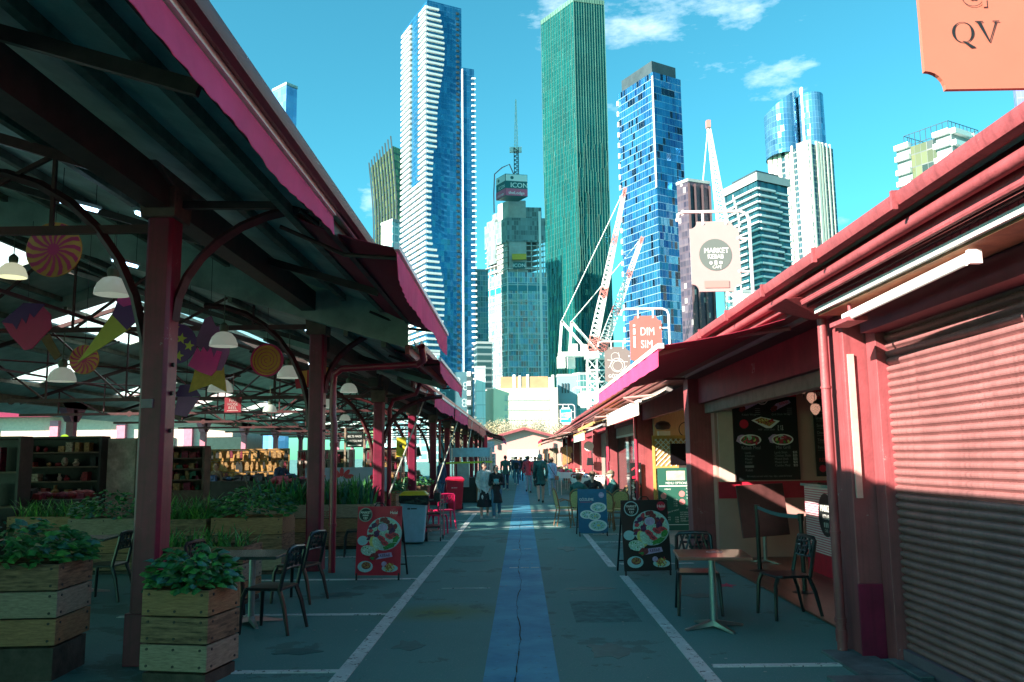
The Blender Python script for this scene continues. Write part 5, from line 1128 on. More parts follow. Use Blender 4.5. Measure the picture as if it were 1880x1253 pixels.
# ================================================================== SECOND SHOP
t = board('menu_board', 'green blackboard menu with pink price discs beside the lattice screen', 3.16, 3.95, 19.75, .02, 1.44, lambda s, w, h: gm(s, w, h), 'menu board', mat('board_green', (.02,.10,.07), .6)) if False else None
def gm(s, w, h):
    s.rect(0, 0, w, h, iGr); s.rect(w*.25, h*.80, w*.78, h*.95, iY2); s.text('MENU OPTIONS', w*.53, h*.735, w*.10, iW, .01, .85); s.rect(w*.03, h*.70, w*.99, h*.715, iW); s.rect(w*.03, h*.085, w*.99, h*.095, iW)
    s.text('KEBAB', w*.27, h*.645, w*.06, iW); s.text('PASTA', w*.88, h*.655, w*.06, iW); s.text('DRINKS', w*.88, h*.345, w*.06, iW)
    for x, y in ((.15,.55),(.67,.58),(.67,.45),(.18,.28)): s.disc(w*x, h*y, w*.085, w*.085, iPk, 18)
    for k, a in enumerate(('BEEF LAMB', 'CHICKEN', 'FALAFEL', 'MIXED')): s.text(a, w*.04, h*(.48-.033*k), w*.05, iW, 0, .9, 0, 'l'); s.text('11.00', w*.48, h*(.48-.033*k), w*.05, iW)
    for k, a in enumerate(('SMALL PLATE', 'LARGE PLATE', 'FAMILY')): s.text(a, w*.06, h*(.195-.035*k), w*.05, iW, 0, .9, 0, 'l'); s.text('15.00', w*.5, h*(.195-.035*k), w*.05, iW)
    for k, a in enumerate(('HOT DRINKS', 'SOFT DRINKS', 'FRUIT JUICE', 'WATER', 'COFFEE & TEA')): s.text(a, w*.60, h*(.275-.034*k), w*.05, iW, 0, .9, 0, 'l')
    for k in range(3): s.text('PLATE', w*.80, h*(.60-.05*k), w*.05, iW, 0, .9, 0, 'l')
    s.text('DISH OF THE DAY', w*.42, h*.30, w*.05, iW, 0, .8, .25)
GRB = mat('board_green', (.02,.11,.08), .55, noise=.1); PMATS += [GRB, mat('note_cream', (.70,.58,.42), .6, noise=.2), mat('disc_pink', (.72,.22,.22), .5, noise=.05)]; iGr, iY2, iPk = 14, 15, 16
board('menu_board', 'green blackboard menu with pink discs standing below the lattice screen', 3.14, 3.95, 19.75, .02, 1.44, gm, edge=GRB)
t = thing('lattice_screen', 'ochre framed lattice panel with orange mosaic pattern behind the green menu', 'screen', (3.55, 20.3, 0)); OC = mat('ochre_frame', (.60,.32,.08), .6, noise=.1)
b = MB(); b.box(-.42,-.03,0,-.36,.03,2.2); b.box(-.36,-.03,2.12,.9,.03,2.2); b.box(-.36,-.03,1.42,.9,.03,1.47); b.build('frame', OC, t)
b = MB(); b.box(-.36,.0,.05,.9,.02,2.12); b.build('backing', mat('mosaic_orange', (.62,.28,.10), .6, noise=.8, scale=14), t)
b = MB()
for k in range(-9, 16):
    x = -.36+k*.12
    for sg in (1, -1):
        a = [(x, 1.47), (x+.65, 2.12)] if sg > 0 else [(x+.65, 1.47), (x, 2.12)]
        pts = []
        for (X, Z) in a: pts.append((X, Z))
        (x0_, z0_), (x1_, z1_) = pts
        if x0_ > .9 or x1_ < -.36: continue
        def cl(X, Z, X2, Z2, lim, low):
            t_ = (lim-X)/(X2-X) if X2 != X else 0; return (lim, Z+(Z2-Z)*t_)
        if x0_ > x1_: x0_, z0_, x1_, z1_ = x1_, z1_, x0_, z0_
        if x0_ < -.36: nx, nz = cl(x0_, z0_, x1_, z1_, -.36, 1); x0_, z0_ = nx, nz
        if x1_ > .9: nx, nz = cl(x0_, z0_, x1_, z1_, .9, 0); x1_, z1_ = nx, nz
        b.beam((x0_, -.012, z0_), (x1_, -.012, z1_), .012, .02)
b.build('lattice', WT, t)
t = thing('television', 'black flat screen standing in front of the orange lattice', 'television', (3.78, 19.9, 1.5)); b = MB(); b.box(-.30,-.02,.0,.38,.03,.50); b.build('screen', mat('screen_black', (.008,.006,.008), .2, noise=0), t, bevel=.01); b = MB(); b.box(-.1,0,-.08,.15,.05,0); b.build('stand', DARKM, t)
t = thing('round_clock', 'thin black ring hoop hanging on the buff wall of the second shop', 'hoop', (4.0, 20.6, 2.35)); b = MB(); b.tube([(.16*math.cos(a*.35), 0, .17*math.sin(a*.35)) for a in range(19)], .012, 6); b.build('ring', BK, t); b = MB(); b.tube([(0,0,.17),(0,0,.66)], .004, 4); b.build('wire', BK, t)
t = thing('extractor_fan', 'dark round fan hood above the white appliance in the second shop', 'fan', (3.5, 20.9, 2.3)); b = MB(); b.lathe([(.0,-.1),(.16,-.08),(.2,.0),(.16,.08),(.05,.12)], (0,0,.15), 16); b.build('hood', DARKM, t); b = MB(); b.box(-.12,-.12,-.28,.16,.12,.02); b.build('appliance', WHITEM, t)
# standing banner by the third pillar
def ban(s, w, h):
    s.rect(0, 0, w, h, iK); r = random.Random(9)
    for k in range(16): s.disc(w*r.uniform(.15,.85), h*r.uniform(.08,.92), w*r.uniform(.1,.22), w*r.uniform(.05,.12), r.choice([iR, iM2, iM, iW, iB]), 9, r.uniform(0,3), .2)
    s.text('KEBAB & GRILL', w*.30, h*.45, w*.30, iW, .02, .8, math.pi/2); s.text('open', w*.7, h*.3, w*.25, iW, .02, .8, math.pi/2)
board('standing_banner', 'narrow black and red food banner leaning against the third pillar', 2.74, 3.02, 21.55, .35, 1.55, ban, 'banner')

# ================================================================== FURNITURE
TABT = mat('brown_table_top', (.30,.10,.065), .3, noise=.25, scale=5, stretch=(1,8,1), coat=.3)
def pedestal_table(label, x, y, rz, m, size=.72, h=.74, grp='cafe tables'):
    t = thing('cafe_table', label, 'table', (x,y,0), rz, grp); b = MB(); b.box(-size/2,-size/2,h-.032,size/2,size/2,h); b.build('table_top', m, t, bevel=.006)
    b = MB(); b.tube([(0,0,.06),(0,0,h-.03)], .036, 14); b.box(-.2,-.03,h-.05,.2,.03,h-.033); b.build('column', mat('brushed_column', (.30,.38,.40), .35, metal=.7, noise=.1), t, smooth='auto')
    b = MB()
    for k in range(4):
        a = rad(28+90*k); c_, s_ = math.cos(a), math.sin(a); p = Vector((-s_, c_, 0))
        b.hexa([Vector((0,0,.03))-p*.035, Vector((c_*.34,s_*.34,.0))-p*.018, Vector((c_*.34,s_*.34,.0))+p*.018, Vector((0,0,.03))+p*.035, Vector((0,0,.085))-p*.03, Vector((c_*.34,s_*.34,.018))-p*.016, Vector((c_*.34,s_*.34,.018))+p*.016, Vector((0,0,.085))+p*.03])
    b.build('foot', STEEL, t); return t
t = pedestal_table('brown square cafe table with pale round mark nearest on the right', 1.93, 8.85, rad(-6), TABT)
b = MB(); s = Sheet(b, (-.36,-.36,.7405), (1,0,0), (0,1,0)); s.disc(.40,.45,.085,.085,0,20); s.disc(.40,.45,.07,.07,1,20); s.rect(.34,.42,.46,.435,0); s.disc(.40,.47,.03,.02,0,10); b.build('round_mark', [WT, TABT], t)
DKT = mat('dark_green_top', (.03,.055,.05), .25, noise=.2)
pedestal_table('dark glossy cafe table behind the near wooden planter on the left', -2.95, 9.35, 0, DKT)
pedestal_table('dark cafe table at far left behind the largest planter', -5.9, 11.5, rad(8), DKT)
def plastic_chair(name, label, m, x, y, rz, grp):
    t = thing(name, label, 'chair', (x,y,0), rz, grp)     # local: faces -y
    b = MB(); b.prism([(-.20,-.21),(.20,-.21),(.225,-.15),(.21,.19),(-.21,.19),(-.225,-.15)], (0,0,.455), (1,0,0), (0,1,0), .028); b.build('seat', m, t, bevel=.008)
    for sx in (-1, 1):
        MB().tube([(sx*.205,-.19,.44),(sx*.215,-.225,.36),(sx*.235,-.245,0)], [.024,.023,.017], 8).build('leg', m, t, smooth='auto')
        MB().tube([(sx*.19,.16,.44),(sx*.205,.22,.28),(sx*.225,.28,0)], [.024,.023,.017], 8).build('leg', m, t, smooth='auto')
    b = MB(); pt = lambda u, v: (u*.205*(1-.06*v), .185+.075*v-.03*(1-u*u), .50+.34*v)
    fr = [pt(-1,0), pt(-1,.5), pt(-1,.9), pt(-.85,1), pt(0,1.03), pt(.85,1), pt(1,.9), pt(1,.5), pt(1,0)]; b.tube([(fr[0][0],.17,.43)]+fr+[(fr[-1][0],.17,.43)], .021, 8); b.tube([pt(-1,.42), pt(0,.42), pt(1,.42)], .011, 6)
    b.build('back_frame', m, t, smooth='auto')
    b = MB(); 
    for a, c in (((-.9,.44),(-.55,1)),((-.55,.44),(-.75,.98)),((-.5,.44),(-.15,1)),((-.1,.44),(-.4,1)),((-.05,.44),(.2,1)),((.35,.44),(.05,1)),((.35,.44),(.62,1)),((.8,.44),(.5,1)),((.7,.44),(.92,.9)),((-.8,.72),(-.2,.72)),((.1,.7),(.85,.75)),((-.5,.86),(.4,.88)),((-.3,.57),(.5,.58))): b.tube([pt(*a), pt(*c)], .0135, 5)
    b.build('back_pattern', m, t); return t
ch = plastic_chair('plastic_chair', 'black lattice back chair facing us behind the brown table', mat('chair_black', (.012,.016,.02), .3, noise=.1), 1.95, 9.72, rad(-6), 'black lattice chairs')
dup(ch, (2.86,9.42,0), rad(-82), 'black chair seen side on between brown table and barrier', group='black lattice chairs')
dup(ch, (-2.60,8.95,0), rad(-100), 'nearer black chair beside the dark glossy table on the left', group='black lattice chairs')
dup(ch, (-2.80,10.75,0), rad(-105), 'black chair standing just before the second left post', group='black lattice chairs')
dup(ch, (-3.45,9.6,0), rad(80), 'black chair on the far side of the dark glossy table', group='black lattice chairs')
dup(ch, (-5.35,11.0,0), rad(-90), 'black chair at the far left dark table', group='black lattice chairs')
for i, (x, y, r_, l_) in enumerate(((-4.1,16.9,70,'black chair beyond the long grassy planter'),(-3.0,15.6,-80,'black chair half hidden by the drainpipe post'))): dup(ch, (x,y,0), rad(r_), l_, group='black lattice chairs')
pk = plastic_chair('pink_chair', 'hot pink cafe chair nearest, just behind the serving trolley', mat('hot_pink', (.75,.02,.12), .35, noise=.05), -2.0, 19.6, rad(85), 'hot pink cafe chairs')
dup(pk, (-1.95,21.3,0), rad(200), 'hot pink cafe chair below the red wheelie bin', group='hot pink cafe chairs'); dup(pk, (-2.75,18.9,0), rad(-80), 'hot pink chair half hidden behind the yellow lidded bin', group='hot pink cafe chairs'); dup(pk, (-2.55,21.4,0), rad(160), 'hot pink chair furthest from the aisle beside the post', group='hot pink cafe chairs')
pedestal_table('small pink topped table among the hot pink chairs', -2.3, 20.5, 0, mat('pink_top', (.70,.12,.18), .4), .6)
# wicker bistro chairs
WK = mat('cane', (.33,.17,.08), .6, noise=.4, scale=60); WV = mat('woven_gold', (.62,.50,.20), .6, noise=.4, scale=90)
def wicker(label, x, y, rz):
    t = thing('wicker_chair', label, 'chair', (x,y,0), rz, 'wicker cafe chairs')
    b = MB(); b.prism([(.21*math.cos(a*math.pi/8), .21*math.sin(a*math.pi/8)) for a in range(16)], (0,0,.47), (1,0,0), (0,1,0), .035); b.build('seat', WV, t)
    b = MB(); pts = [(-.19,.16,.45),(-.21,.20,.65),(-.19,.235,.82),(-.1,.26,.91),(0,.265,.935),(.1,.26,.91),(.19,.235,.82),(.21,.20,.65),(.19,.16,.45)]; b.tube(pts, .017, 8); b.build('back_frame', WK, t, smooth='auto')
    b = MB(); q = [(-.165,.175,.50),(.165,.175,.50),(.185,.205,.66),(.165,.235,.80),(.09,.252,.87),(0,.258,.895),(-.09,.252,.87),(-.165,.235,.80),(-.185,.205,.66)]; b.add(q+[(x_, y_+.012, z_) for x_, y_, z_ in q], [tuple(range(9)), tuple(range(17,8,-1))]); b.build('backrest', WV, t)
    for sx in (-1, 1):
        MB().tube([(sx*.16,-.15,.45),(sx*.2,-.21,0)], .015, 6).build('leg', WK, t); MB().tube([(sx*.17,.15,.45),(sx*.2,.23,0)], .015, 6).build('leg', WK, t)
    b = MB(); b.tube([(.18*math.cos(a*math.pi/4), .19*math.sin(a*math.pi/4), .25) for a in range(9)], .008, 5); b.tube([(-.19,.15,.62),(-.235,0,.66),(-.2,-.17,.6),(-.17,-.17,.45)], .014, 6); b.tube([(.19,.15,.62),(.235,0,.66),(.2,-.17,.6),(.17,-.17,.45)], .014, 6); b.build('arm_rails', WK, t); return t
wk = wicker('wicker chair with its back to the aisle, leftmost at the cafe table', 1.05, 21.6, rad(100))
dup(wk, (2.32,20.6,0), rad(185), 'wicker chair right of the blue board, the pale wide one', group='wicker cafe chairs'); dup(wk, (1.95,20.1,0), rad(170), 'wicker chair partly hidden by the right edge of the blue board', group='wicker cafe chairs')
dup(wk, (1.45,21.0,0), rad(150), 'wicker chair between the aisle and the blue board under the crouched diner', group='wicker cafe chairs'); dup(wk, (1.95,23.6,0), rad(0), 'wicker chair at the back of the cafe table', group='wicker cafe chairs'); dup(wk, (2.5,22.5,0), rad(-80), 'wicker chair by the wall under the capped man', group='wicker cafe chairs')
pedestal_table('pale cafe table with cups between three seated people', 1.85, 22.4, 0, WHITEM, .8)
for x, y, l_ in ((1.7,22.3,'white cup nearer the aisle on the cafe table'),(2.0,22.2,'white cup nearer the wall on the cafe table')):
    t = thing('cup', l_, 'cup', (x,y,.74)); b = MB(); b.lathe([(.03,0),(.04,.05),(.045,.11),(.04,.11),(.034,.05)], (0,0,0), 12); b.build('body', WHITEM, t); b = MB(); b.tube([(.04,0,.09),(.07,0,.07),(.045,0,.03)], .006, 5); b.build('handle', WHITEM, t)

# ================================================================== BINS AND TROLLEY
def bin_(label, x, y, body, lid, rz, h=1.0, ww=.27):
    t = thing('wheelie_bin', label, 'bin', (x,y,0), rz, 'wheelie bins'); b = MB(); f = lambda s, z, d=0: [(-s,-s-.02+d,z),(s,-s-.02+d,z),(s,s+.04,z),(-s,s+.04,z)]
    b.hexa(f(ww*.76, .03)+f(ww, h*.9)); b.build('body', body, t, bevel=.025)
    b = MB(); b.box(-ww-.02,-ww-.05,h*.88,ww+.02,ww+.07,h*.92); b.build('rim', body, t, bevel=.01)
    b = MB(); b.hexa([(-ww-.03,-ww-.07,h*.925),(ww+.03,-ww-.07,h*.925),(ww+.03,ww+.1,h*.925),(-ww-.03,ww+.1,h*.925),(-ww*.8,-ww*.8,h*1.0),(ww*.8,-ww*.8,h*1.0),(ww*.8,ww*.9,h*1.0),(-ww*.8,ww*.9,h*1.0)]); b.build('lid', lid, t, bevel=.02)
    for sx in (-1, 1):
        b = MB(); b.tube([(sx*ww*.80,ww+.02,.10),(sx*(ww*.80+.05),ww+.02,.10)], .10, 16); b.build('wheel', BLACK, t, smooth='auto')
    b = MB(); s = Sheet(b, (-.12,-ww*.95-.028,h*.66), (1,0,0), (0,-.07,1)); s.k = 6; s.rect(0,0,.055,.035,0); s.text('BIN CO', .15, 0, .05, 0, .02, .8) if False else s.rect(.07,.004,.19,.03,0); b.build('badge', [mat('badge_dark', (.05,.08,.10), .5)] if 'blue' in label else [mat('badge_pale', (.85,.55,.55), .5)], t)
    return t
b1 = bin_('pale blue wheelie bin with yellow lid and black liner', -2.25, 17.7, mat('bin_blue', (.34,.62,.74), .45, noise=.08), mat('lid_yellow', (.72,.50,.03), .4), rad(4), 1.06, .275)
b = MB(); b.hexa([(-.29,-.33,.83),(.31,-.35,.78),(.31,.3,.82),(-.29,.3,.85),(-.30,-.345,.985),(.32,-.36,.985),(.32,.34,.985),(-.30,.34,.985)]); b.build('bin_liner', mat('liner_black', (.012,.012,.014), .25, bump=.8, bscale=14), b1, bevel=.02)
b = MB(); b.beam((-.295,-.35,1.0), (.30,-.35,.94), .02, .06)
bin_('bright red wheelie bin with red lid beside the posts', -2.25, 28.4, mat('bin_red', (.62,.015,.05), .4, noise=.08), mat('lid_red', (.70,.03,.10), .4), rad(6), 1.1, .29)
t = thing('serving_trolley', 'black and steel serving trolley beside the yellow lidded bin', 'trolley', (-1.9, 18.3, 0))
for z in (.28, .55, .82): b = MB(); b.box(-.18,-.3,z,.18,.3,z+.03); b.build('shelf', BLACK, t, bevel=.008)
for x in (-.17, .17):
    for y in (-.29, .29): MB().tube([(x,y,.08),(x,y,.86)], .014, 8).build('upright', STEEL, t); MB().tube([(x-.012,y,.045),(x+.012,y,.045)], .045, 12).build('castor', BLACK, t, smooth='auto')
b = MB(); b.box(.02,-.26,.85,.15,.0,1.0); b.build('caddy', BLACK, t); b = MB(); [b.tube([(.05+.02*k,-.2+.03*k,.9),(.03+.03*k,-.24+.04*k,1.08)], .006, 4) for k in range(4)]; b.build('cutlery', mat('red_handles', (.6,.05,.1), .4), t)

# ================================================================== PLANTERS
WOODS = [mat('plank_warm', (.36,.19,.095), .75, noise=.25, scale=11, bump=.2, stretch=(1,1,7), dirt=((.15,.09,.06), .6)), mat('plank_grey', (.36,.27,.20), .8, noise=.25, scale=13, bump=.2, stretch=(1,1,6), dirt=((.18,.14,.12), .6)), mat('plank_old', (.26,.15,.09), .8, noise=.5, scale=6, bump=.3, stretch=(1,1,8))]
LEAF = [mat('leaf_deep', (.04,.20,.06), .45, noise=.4, scale=12), mat('leaf_mid', (.09,.34,.08), .45, noise=.4, scale=12), mat('leaf_bright', (.18,.48,.08), .5, noise=.4, scale=12), mat('leaf_blue', (.07,.24,.20), .5, noise=.3, scale=12)]
def leaf_broad(b, p, d, up, s):
    d = Vector(d).normalized(); r = d.cross(up).normalized()*s*.38; n = r.cross(d).normalized()*s*.12; p = Vector(p); q = d*s
    b.add([p, p+q*.35+r-n, p+q*.75+r*.7-n, p+q-n*1.6, p+q*.75-r*.7-n, p+q*.35-r-n, p+q*.5+n], [(0,1,6),(1,2,6),(2,3,6),(3,4,6),(4,5,6),(5,0,6)])
def foliage(kind, w_, d_, h_, seed, n):
    r = random.Random(seed); b = MB()
    if kind == 'broad':
        for k in range(n):
            a = r.uniform(0, 6.28); q = math.sqrt(r.random()); x, y = w_*.55*q*math.cos(a), d_*.55*q*math.sin(a); z = h_*(1-.55*q*q)*r.uniform(.25,1.0)
            x *= 1+.25*(z/h_); b.m = r.choice([0,0,0,1,1,3])+(0 if z < h_*.75 or r.random() < .8 else 0)
            dr = Vector((x*1.2+r.gauss(0,.12), y*1.2+r.gauss(0,.12), r.uniform(-.12,.10))); dr = dr if dr.length > .02 else Vector((1,0,0)); leaf_broad(b, (x,y,z), dr, Vector((r.gauss(0,.4),r.gauss(0,.4),1)), r.uniform(.045,.13))
    else:
        for k in range(n):
            cx, cy = r.uniform(-w_/2,w_/2)*.92, r.uniform(-d_/2,d_/2)*.9; L0 = h_*r.uniform(.7,1.25); a = r.uniform(0,6.28); dx, dy = math.cos(a), math.sin(a); wd = (.010 if kind == 'grass' else .03)*r.uniform(.7,1.3); ln = r.uniform(.25,.8) if kind == 'grass' else r.uniform(.15,.5); b.m = r.choice([0,1,1,2]) if kind == 'grass' else r.choice([0,0,1,3])
            px, py = -dy*wd, dx*wd; pts = []
            for i in range(5):
                t_ = i/4; rr = L0*ln*t_*(1+.3*t_); z = L0*(t_-.45*ln*t_*t_*1.6); ww = 1-.85*t_**2; pts.append(((cx+dx*rr-px*ww, cy+dy*rr-py*ww, z), (cx+dx*rr+px*ww, cy+dy*rr+py*ww, z)))
            b.add([p for q in pts for p in q], [(2*i, 2*i+1, 2*i+3, 2*i+2) for i in range(4)])
    return b
def planter(label, x, y, rz, w_, d_, h_, rows, kind, fh, seed, n, base=0., word=None, mo=0):
    t = thing('wooden_planter', label, 'planter', (x,y,0), rz, 'timber planters'); ph = (h_-base)/rows
    for k in range(rows):
        z0 = base+k*ph+.012; z1 = base+(k+1)*ph; b = MB(); e = .03+.004*(k % 2); X, Y = w_/2, d_/2
        b.box(-X,-Y,z0,X,-Y+e,z1); b.box(-X,Y-e,z0,X,Y,z1); b.box(-X+.001,-Y+e+.001,z0,-X+e,Y-e-.001,z1); b.box(X-e,-Y+e+.001,z0,X-.001,Y-e-.001,z1)
        pl = b.build('plank', WOODS[(k+mo) % 3], t, bevel=.005)
        b = MB()
        for xx in (-X+.06, X-.06, -X+w_*.5): 
            for zz in (z0+.035, z1-.035): b.tube([(xx,-Y-.006,zz),(xx,-Y+.004,zz)], .011, 8)
        for yy in (-Y+.07, Y-.07):
            for zz in (z0+.035, z1-.035): b.tube([(X+.006,yy,zz),(X-.004,yy,zz)], .011, 8)
        b.build('bolt_heads', DARKM, pl)
    b = MB(); b.box(-w_/2+.05,-d_/2+.05,0.01,w_/2-.05,d_/2-.05,h_-.06); b.build('soil', mat('soil', (.03,.02,.015), .95, noise=.3), t)
    if base: b = MB(); b.box(-w_/2+.02,-d_/2+.02,0,w_/2-.02,d_/2-.02,base-.01); b.build('skirt', mat('skirt_dark', (.07,.055,.045), .8, noise=.4, bump=.3), t)
    if word: b = MB(); s = Sheet(b, (-w_/2,-d_/2-.001,h_-ph), (1,0,0), (0,0,1)); s.text(word, w_*.62, .03, ph*.62, 0, .02, .8); b.build('stencil', mat('stencil', (.30,.10,.06), .8), t)
    fo = foliage(kind, w_, d_, fh, seed, n); fo.v = [p+Vector((0,0,h_-.05)) for p in fo.v]; fo.build('foliage', LEAF, t); return t
planter('largest near planter at bottom left with deep green leafy shrub', -4.42, 7.28, rad(3), 1.22, .62, .92, 3, 'broad', .42, 1, 620, .27)
planter('small near planter right of the first post with drooping dark leaves', -2.72, 7.08, rad(-10), .58, .50, .73, 3, 'broad', .40, 2, 420, .10, mo=1)
planter('low greenish planter with bright strappy grass beside the dark table', -3.95, 10.75, rad(-4), 1.15, .62, .70, 3, 'grass', .34, 3, 150, .06)
planter('middle crate of mixed leafy greens in the row behind the black chairs', -4.28, 13.6, rad(2), 1.1, .85, .86, 3, 'broad', .55, 4, 520, .05, mo=1)
planter('crate of arching grass left of the middle crate behind the black chairs', -5.45, 13.7, rad(-3), 1.1, .85, .84, 3, 'grass', .5, 24, 260, .05)
planter('crate of loose leafy herbs beside the first post', -6.62, 13.8, rad(4), 1.1, .85, .86, 3, 'broad', .48, 34, 420, .05, mo=2)
planter('long planter stencilled with a word behind the second post', -4.2, 17.0, rad(0), 2.6, .7, .86, 3, 'strap', .6, 14, 300, .05, word='QUEEN', mo=2)
planter('dim planter with arching grass at far left behind the first table', -8.4, 15.3, rad(-5), 1.3, .8, .80, 4, 'grass', .42, 5, 200, .05)
planter('dim planter with spiky grass farthest left', -10.3, 15.0, rad(4), 1.2, .8, .78, 4, 'grass', .5, 15, 160, .05)
planter('planter of dark sword leaves behind the red sandwich board', -4.05, 19.6, rad(3), 1.15, .9, .76, 4, 'strap', .62, 6, 260, .05)
planter('planter of bright green leaves behind the third post', -4.6, 22.6, rad(0), 2.6, .8, .80, 4, 'broad', .62, 7, 700, .05)
planter('far planter with fresh green leaves between the fourth and fifth posts', -3.9, 28.2, 0, 1.6, .7, .82, 3, 'broad', .5, 8, 300, .05)
planter('far planter with thin leaves behind the fourth post', -4.2, 25.2, 0, 1.6, .7, .82, 3, 'strap', .45, 9, 120, .05)

# ================================================================== DECORATIONS UNDER THE ROOF
ORG = mat('candy_orange', (.92,.40,.08), .5, noise=.05); MAG = mat('candy_magenta', (.78,.03,.16), .5, noise=.05); VIO = mat('candy_violet', (.13,.02,.17), .5, noise=.05); YEL2 = mat('candy_yellow', (.66,.55,.08), .5, noise=.05); HPK = mat('candy_pink', (.95,.06,.36), .5, noise=.05); CONE = mat('cone_orange', (.60,.34,.06), .6, noise=.15, scale=8); MVE = mat('mauve_cream', (.34,.12,.30), .6, noise=.1)
DEC = [ORG, MAG, VIO, YEL2, HPK, CONE, MVE]
def deco(name, label, x, y, z, rz=0, cordtop=5.0):
    t = thing(name, label, 'decoration', (x,y,z), rz, 'sweet shaped decorations hung in the shed'); MB().tube([(0,.01,.1),(0,.01,cordtop-z)], .004, 4).build('cord', DARKM, t); return t
def disc_deco(name, label, x, y, z, R_, m, draw, rz=0):
    t = deco(name, label, x, y, z, rz); b = MB(); b.prism([(R_*math.cos(a*math.pi/18), R_*math.sin(a*math.pi/18)) for a in range(36)], (0,0,0), (1,0,0), (0,0,1), .02); b.build('panel', m, t)
    b = MB(); s = Sheet(b, (0,-.002,0), (1,0,0), (0,0,1)); draw(s, R_); b.build('pattern', DEC, t); return t
def pinwheel(s, R_):
    for k in range(15):
        a = k*2*math.pi/15; p = [(R_*f*math.cos(a+tw), R_*f*math.sin(a+tw)) for f, tw in ((.12,0),(.45,.10),(.75,.02),(.97,-.12))]; q = [(R_*f*math.cos(a+tw+w_), R_*f*math.sin(a+tw+w_)) for f, tw, w_ in ((.12,0,.35),(.45,.10,.24),(.75,.02,.20),(.97,-.12,.19))]; s.poly(p+q[::-1], 1)
    s.disc(0, 0, R_*.22, R_*.22, 1, 16)
def starry(s, R_):
    for x, y, r in ((-.75,.35,.26),(-.05,.82,.2),(.25,.25,.3),(-.45,.0,.22),(.65,-.12,.28),(-.6,-.7,.28),(.15,-.62,.28),(-.1,-.25,.0)):
        if r: s.poly([(R_*(x+r*(1 if i % 2 == 0 else .42)*math.sin(i*math.pi/5+.2)), R_*(y+r*(1 if i % 2 == 0 else .42)*math.cos(i*math.pi/5+.2))) for i in range(10)], 3)
def swirl(s, R_):
    s.disc(0, 0, R_*.86, R_*.9, 0, 30); n = 110; p = []; f = []
    for i in range(n): a = i*.24; r = R_*.86*(i/n); w_ = R_*.055; p += [s.P(r*math.cos(a), r*math.sin(a)), s.P((r+w_)*math.cos(a), (r+w_)*math.sin(a))]
    s.k += 1; s.mb.m = 1; s.mb.add(p, [(2*i, 2*i+1, 2*i+3, 2*i+2) for i in range(n-1)])
disc_deco('candy_disc', 'large orange and magenta pinwheel lolly disc at upper left', -5.72, 10, 4.34, .345, ORG, pinwheel)
disc_deco('candy_disc', 'small pinwheel lolly disc low behind the curved brace', -5.9, 11.2, 3.12, .20, ORG, pinwheel)
disc_deco('candy_disc', 'violet disc with yellow stars right of the first post', -4.78, 11.5, 3.36, .28, VIO, starry)
disc_deco('candy_disc', 'tiny violet starry disc below the large starry disc', -5.6, 13.0, 2.85, .14, VIO, starry)
disc_deco('candy_disc', 'magenta rimmed orange spiral lolly disc near the second post', -3.97, 13.0, 3.29, .26, MAG, swirl)
def cutout(name, label, x, y, z, parts, rz=0):
    t = deco(name, label, x, y, z, rz)
    for k, (nm, pts, m) in enumerate(parts): b = MB(); b.prism(pts, (0,-.006*k,0), (1,0,0), (0,0,1), .02); b.build(nm, m, t)
cutout('ice_cream_cutout', 'pink dripping ice cream cutout with mauve swirl and orange cone', -4.62, 12.3, 3.36, [('cone', [(-.20,-.28),(.22,-.22),(.28,-.62),(.05,-.50),(-.28,-.62)], CONE), ('scoop', [(-.02,-.30),(.20,-.30),(.30,-.05),(.32,.25),(.18,.36),(0,.36),(-.1,.1)], MVE), ('swirl', [(-.22,.10),(-.08,.48),(.02,.52),(.08,.38),(.16,.30),(.10,.10),(.02,.0),(-.1,.02)], mat('plum_cream', (.28,.09,.22), .6)), ('drips', [(-.30,-.22),(-.17,.05),(-.12,-.02),(-.08,.06),(-.02,-.02),(.03,.05),(.08,-.1),(.12,.0),(.2,-.02),(.12,-.3),(.05,-.38),(-.12,-.32)], HPK)])
cutout('ice_cream_cutout', 'magenta ice lolly cutout with violet drips at far left', -6.6, 11.0, 3.55, [('lolly', [(-.32,.05),(.20,.28),(.32,.16),(.34,-.02),(.10,-.30),(0,-.32),(-.2,-.12)], MAG), ('drips', [(-.34,.06),(-.05,.32),(.24,.30),(.1,.12),(.04,.18),(0,.04),(-.06,.12),(-.12,-.04),(-.18,.04)], VIO), ('stick', [(.22,-.18),(.32,-.10),(.50,-.40),(.42,-.46)], mat('stick_brown', (.25,.12,.05), .7))])
cutout('ice_cream_cutout', 'yellow waffle cone cutout beside the first post', -5.25, 10.6, 3.42, [('cone', [(-.42,-.42),(.02,.25),(.24,.02)], YEL2), ('scoop', [(.0,.2),(.1,.5),(.3,.45),(.36,.15),(.2,.0)], VIO), ('cream', [(.04,.38),(.16,.52),(.28,.48),(.3,.34),(.14,.30)], HPK)])
cutout('ice_cream_cutout', 'mauve cone cutout hanging low right of the first post', -5.3, 13.2, 2.65, [('cone', [(-.18,-.18),(-.12,.12),(.22,.08),(.02,-.22)], MVE), ('top', [(-.16,.1),(-.1,.28),(.1,.3),(.24,.1)], VIO)])
cutout('striped_cutout', 'red and orange striped tub cutout left of the second post', -3.9, 15.6, 3.25, [('tub', [(-.35,.12),(.35,.2),(.3,-.12),(-.3,-.2)], RD), ('stripes', [(-.2,.13),(-.1,.14),(-.1,-.17),(-.2,-.18)], ORG), ('stripes', [(0,.15),(.1,.16),(.1,-.15),(0,-.16)], ORG), ('stripes', [(.2,.18),(.3,.19),(.27,-.12),(.18,-.13)], ORG)])
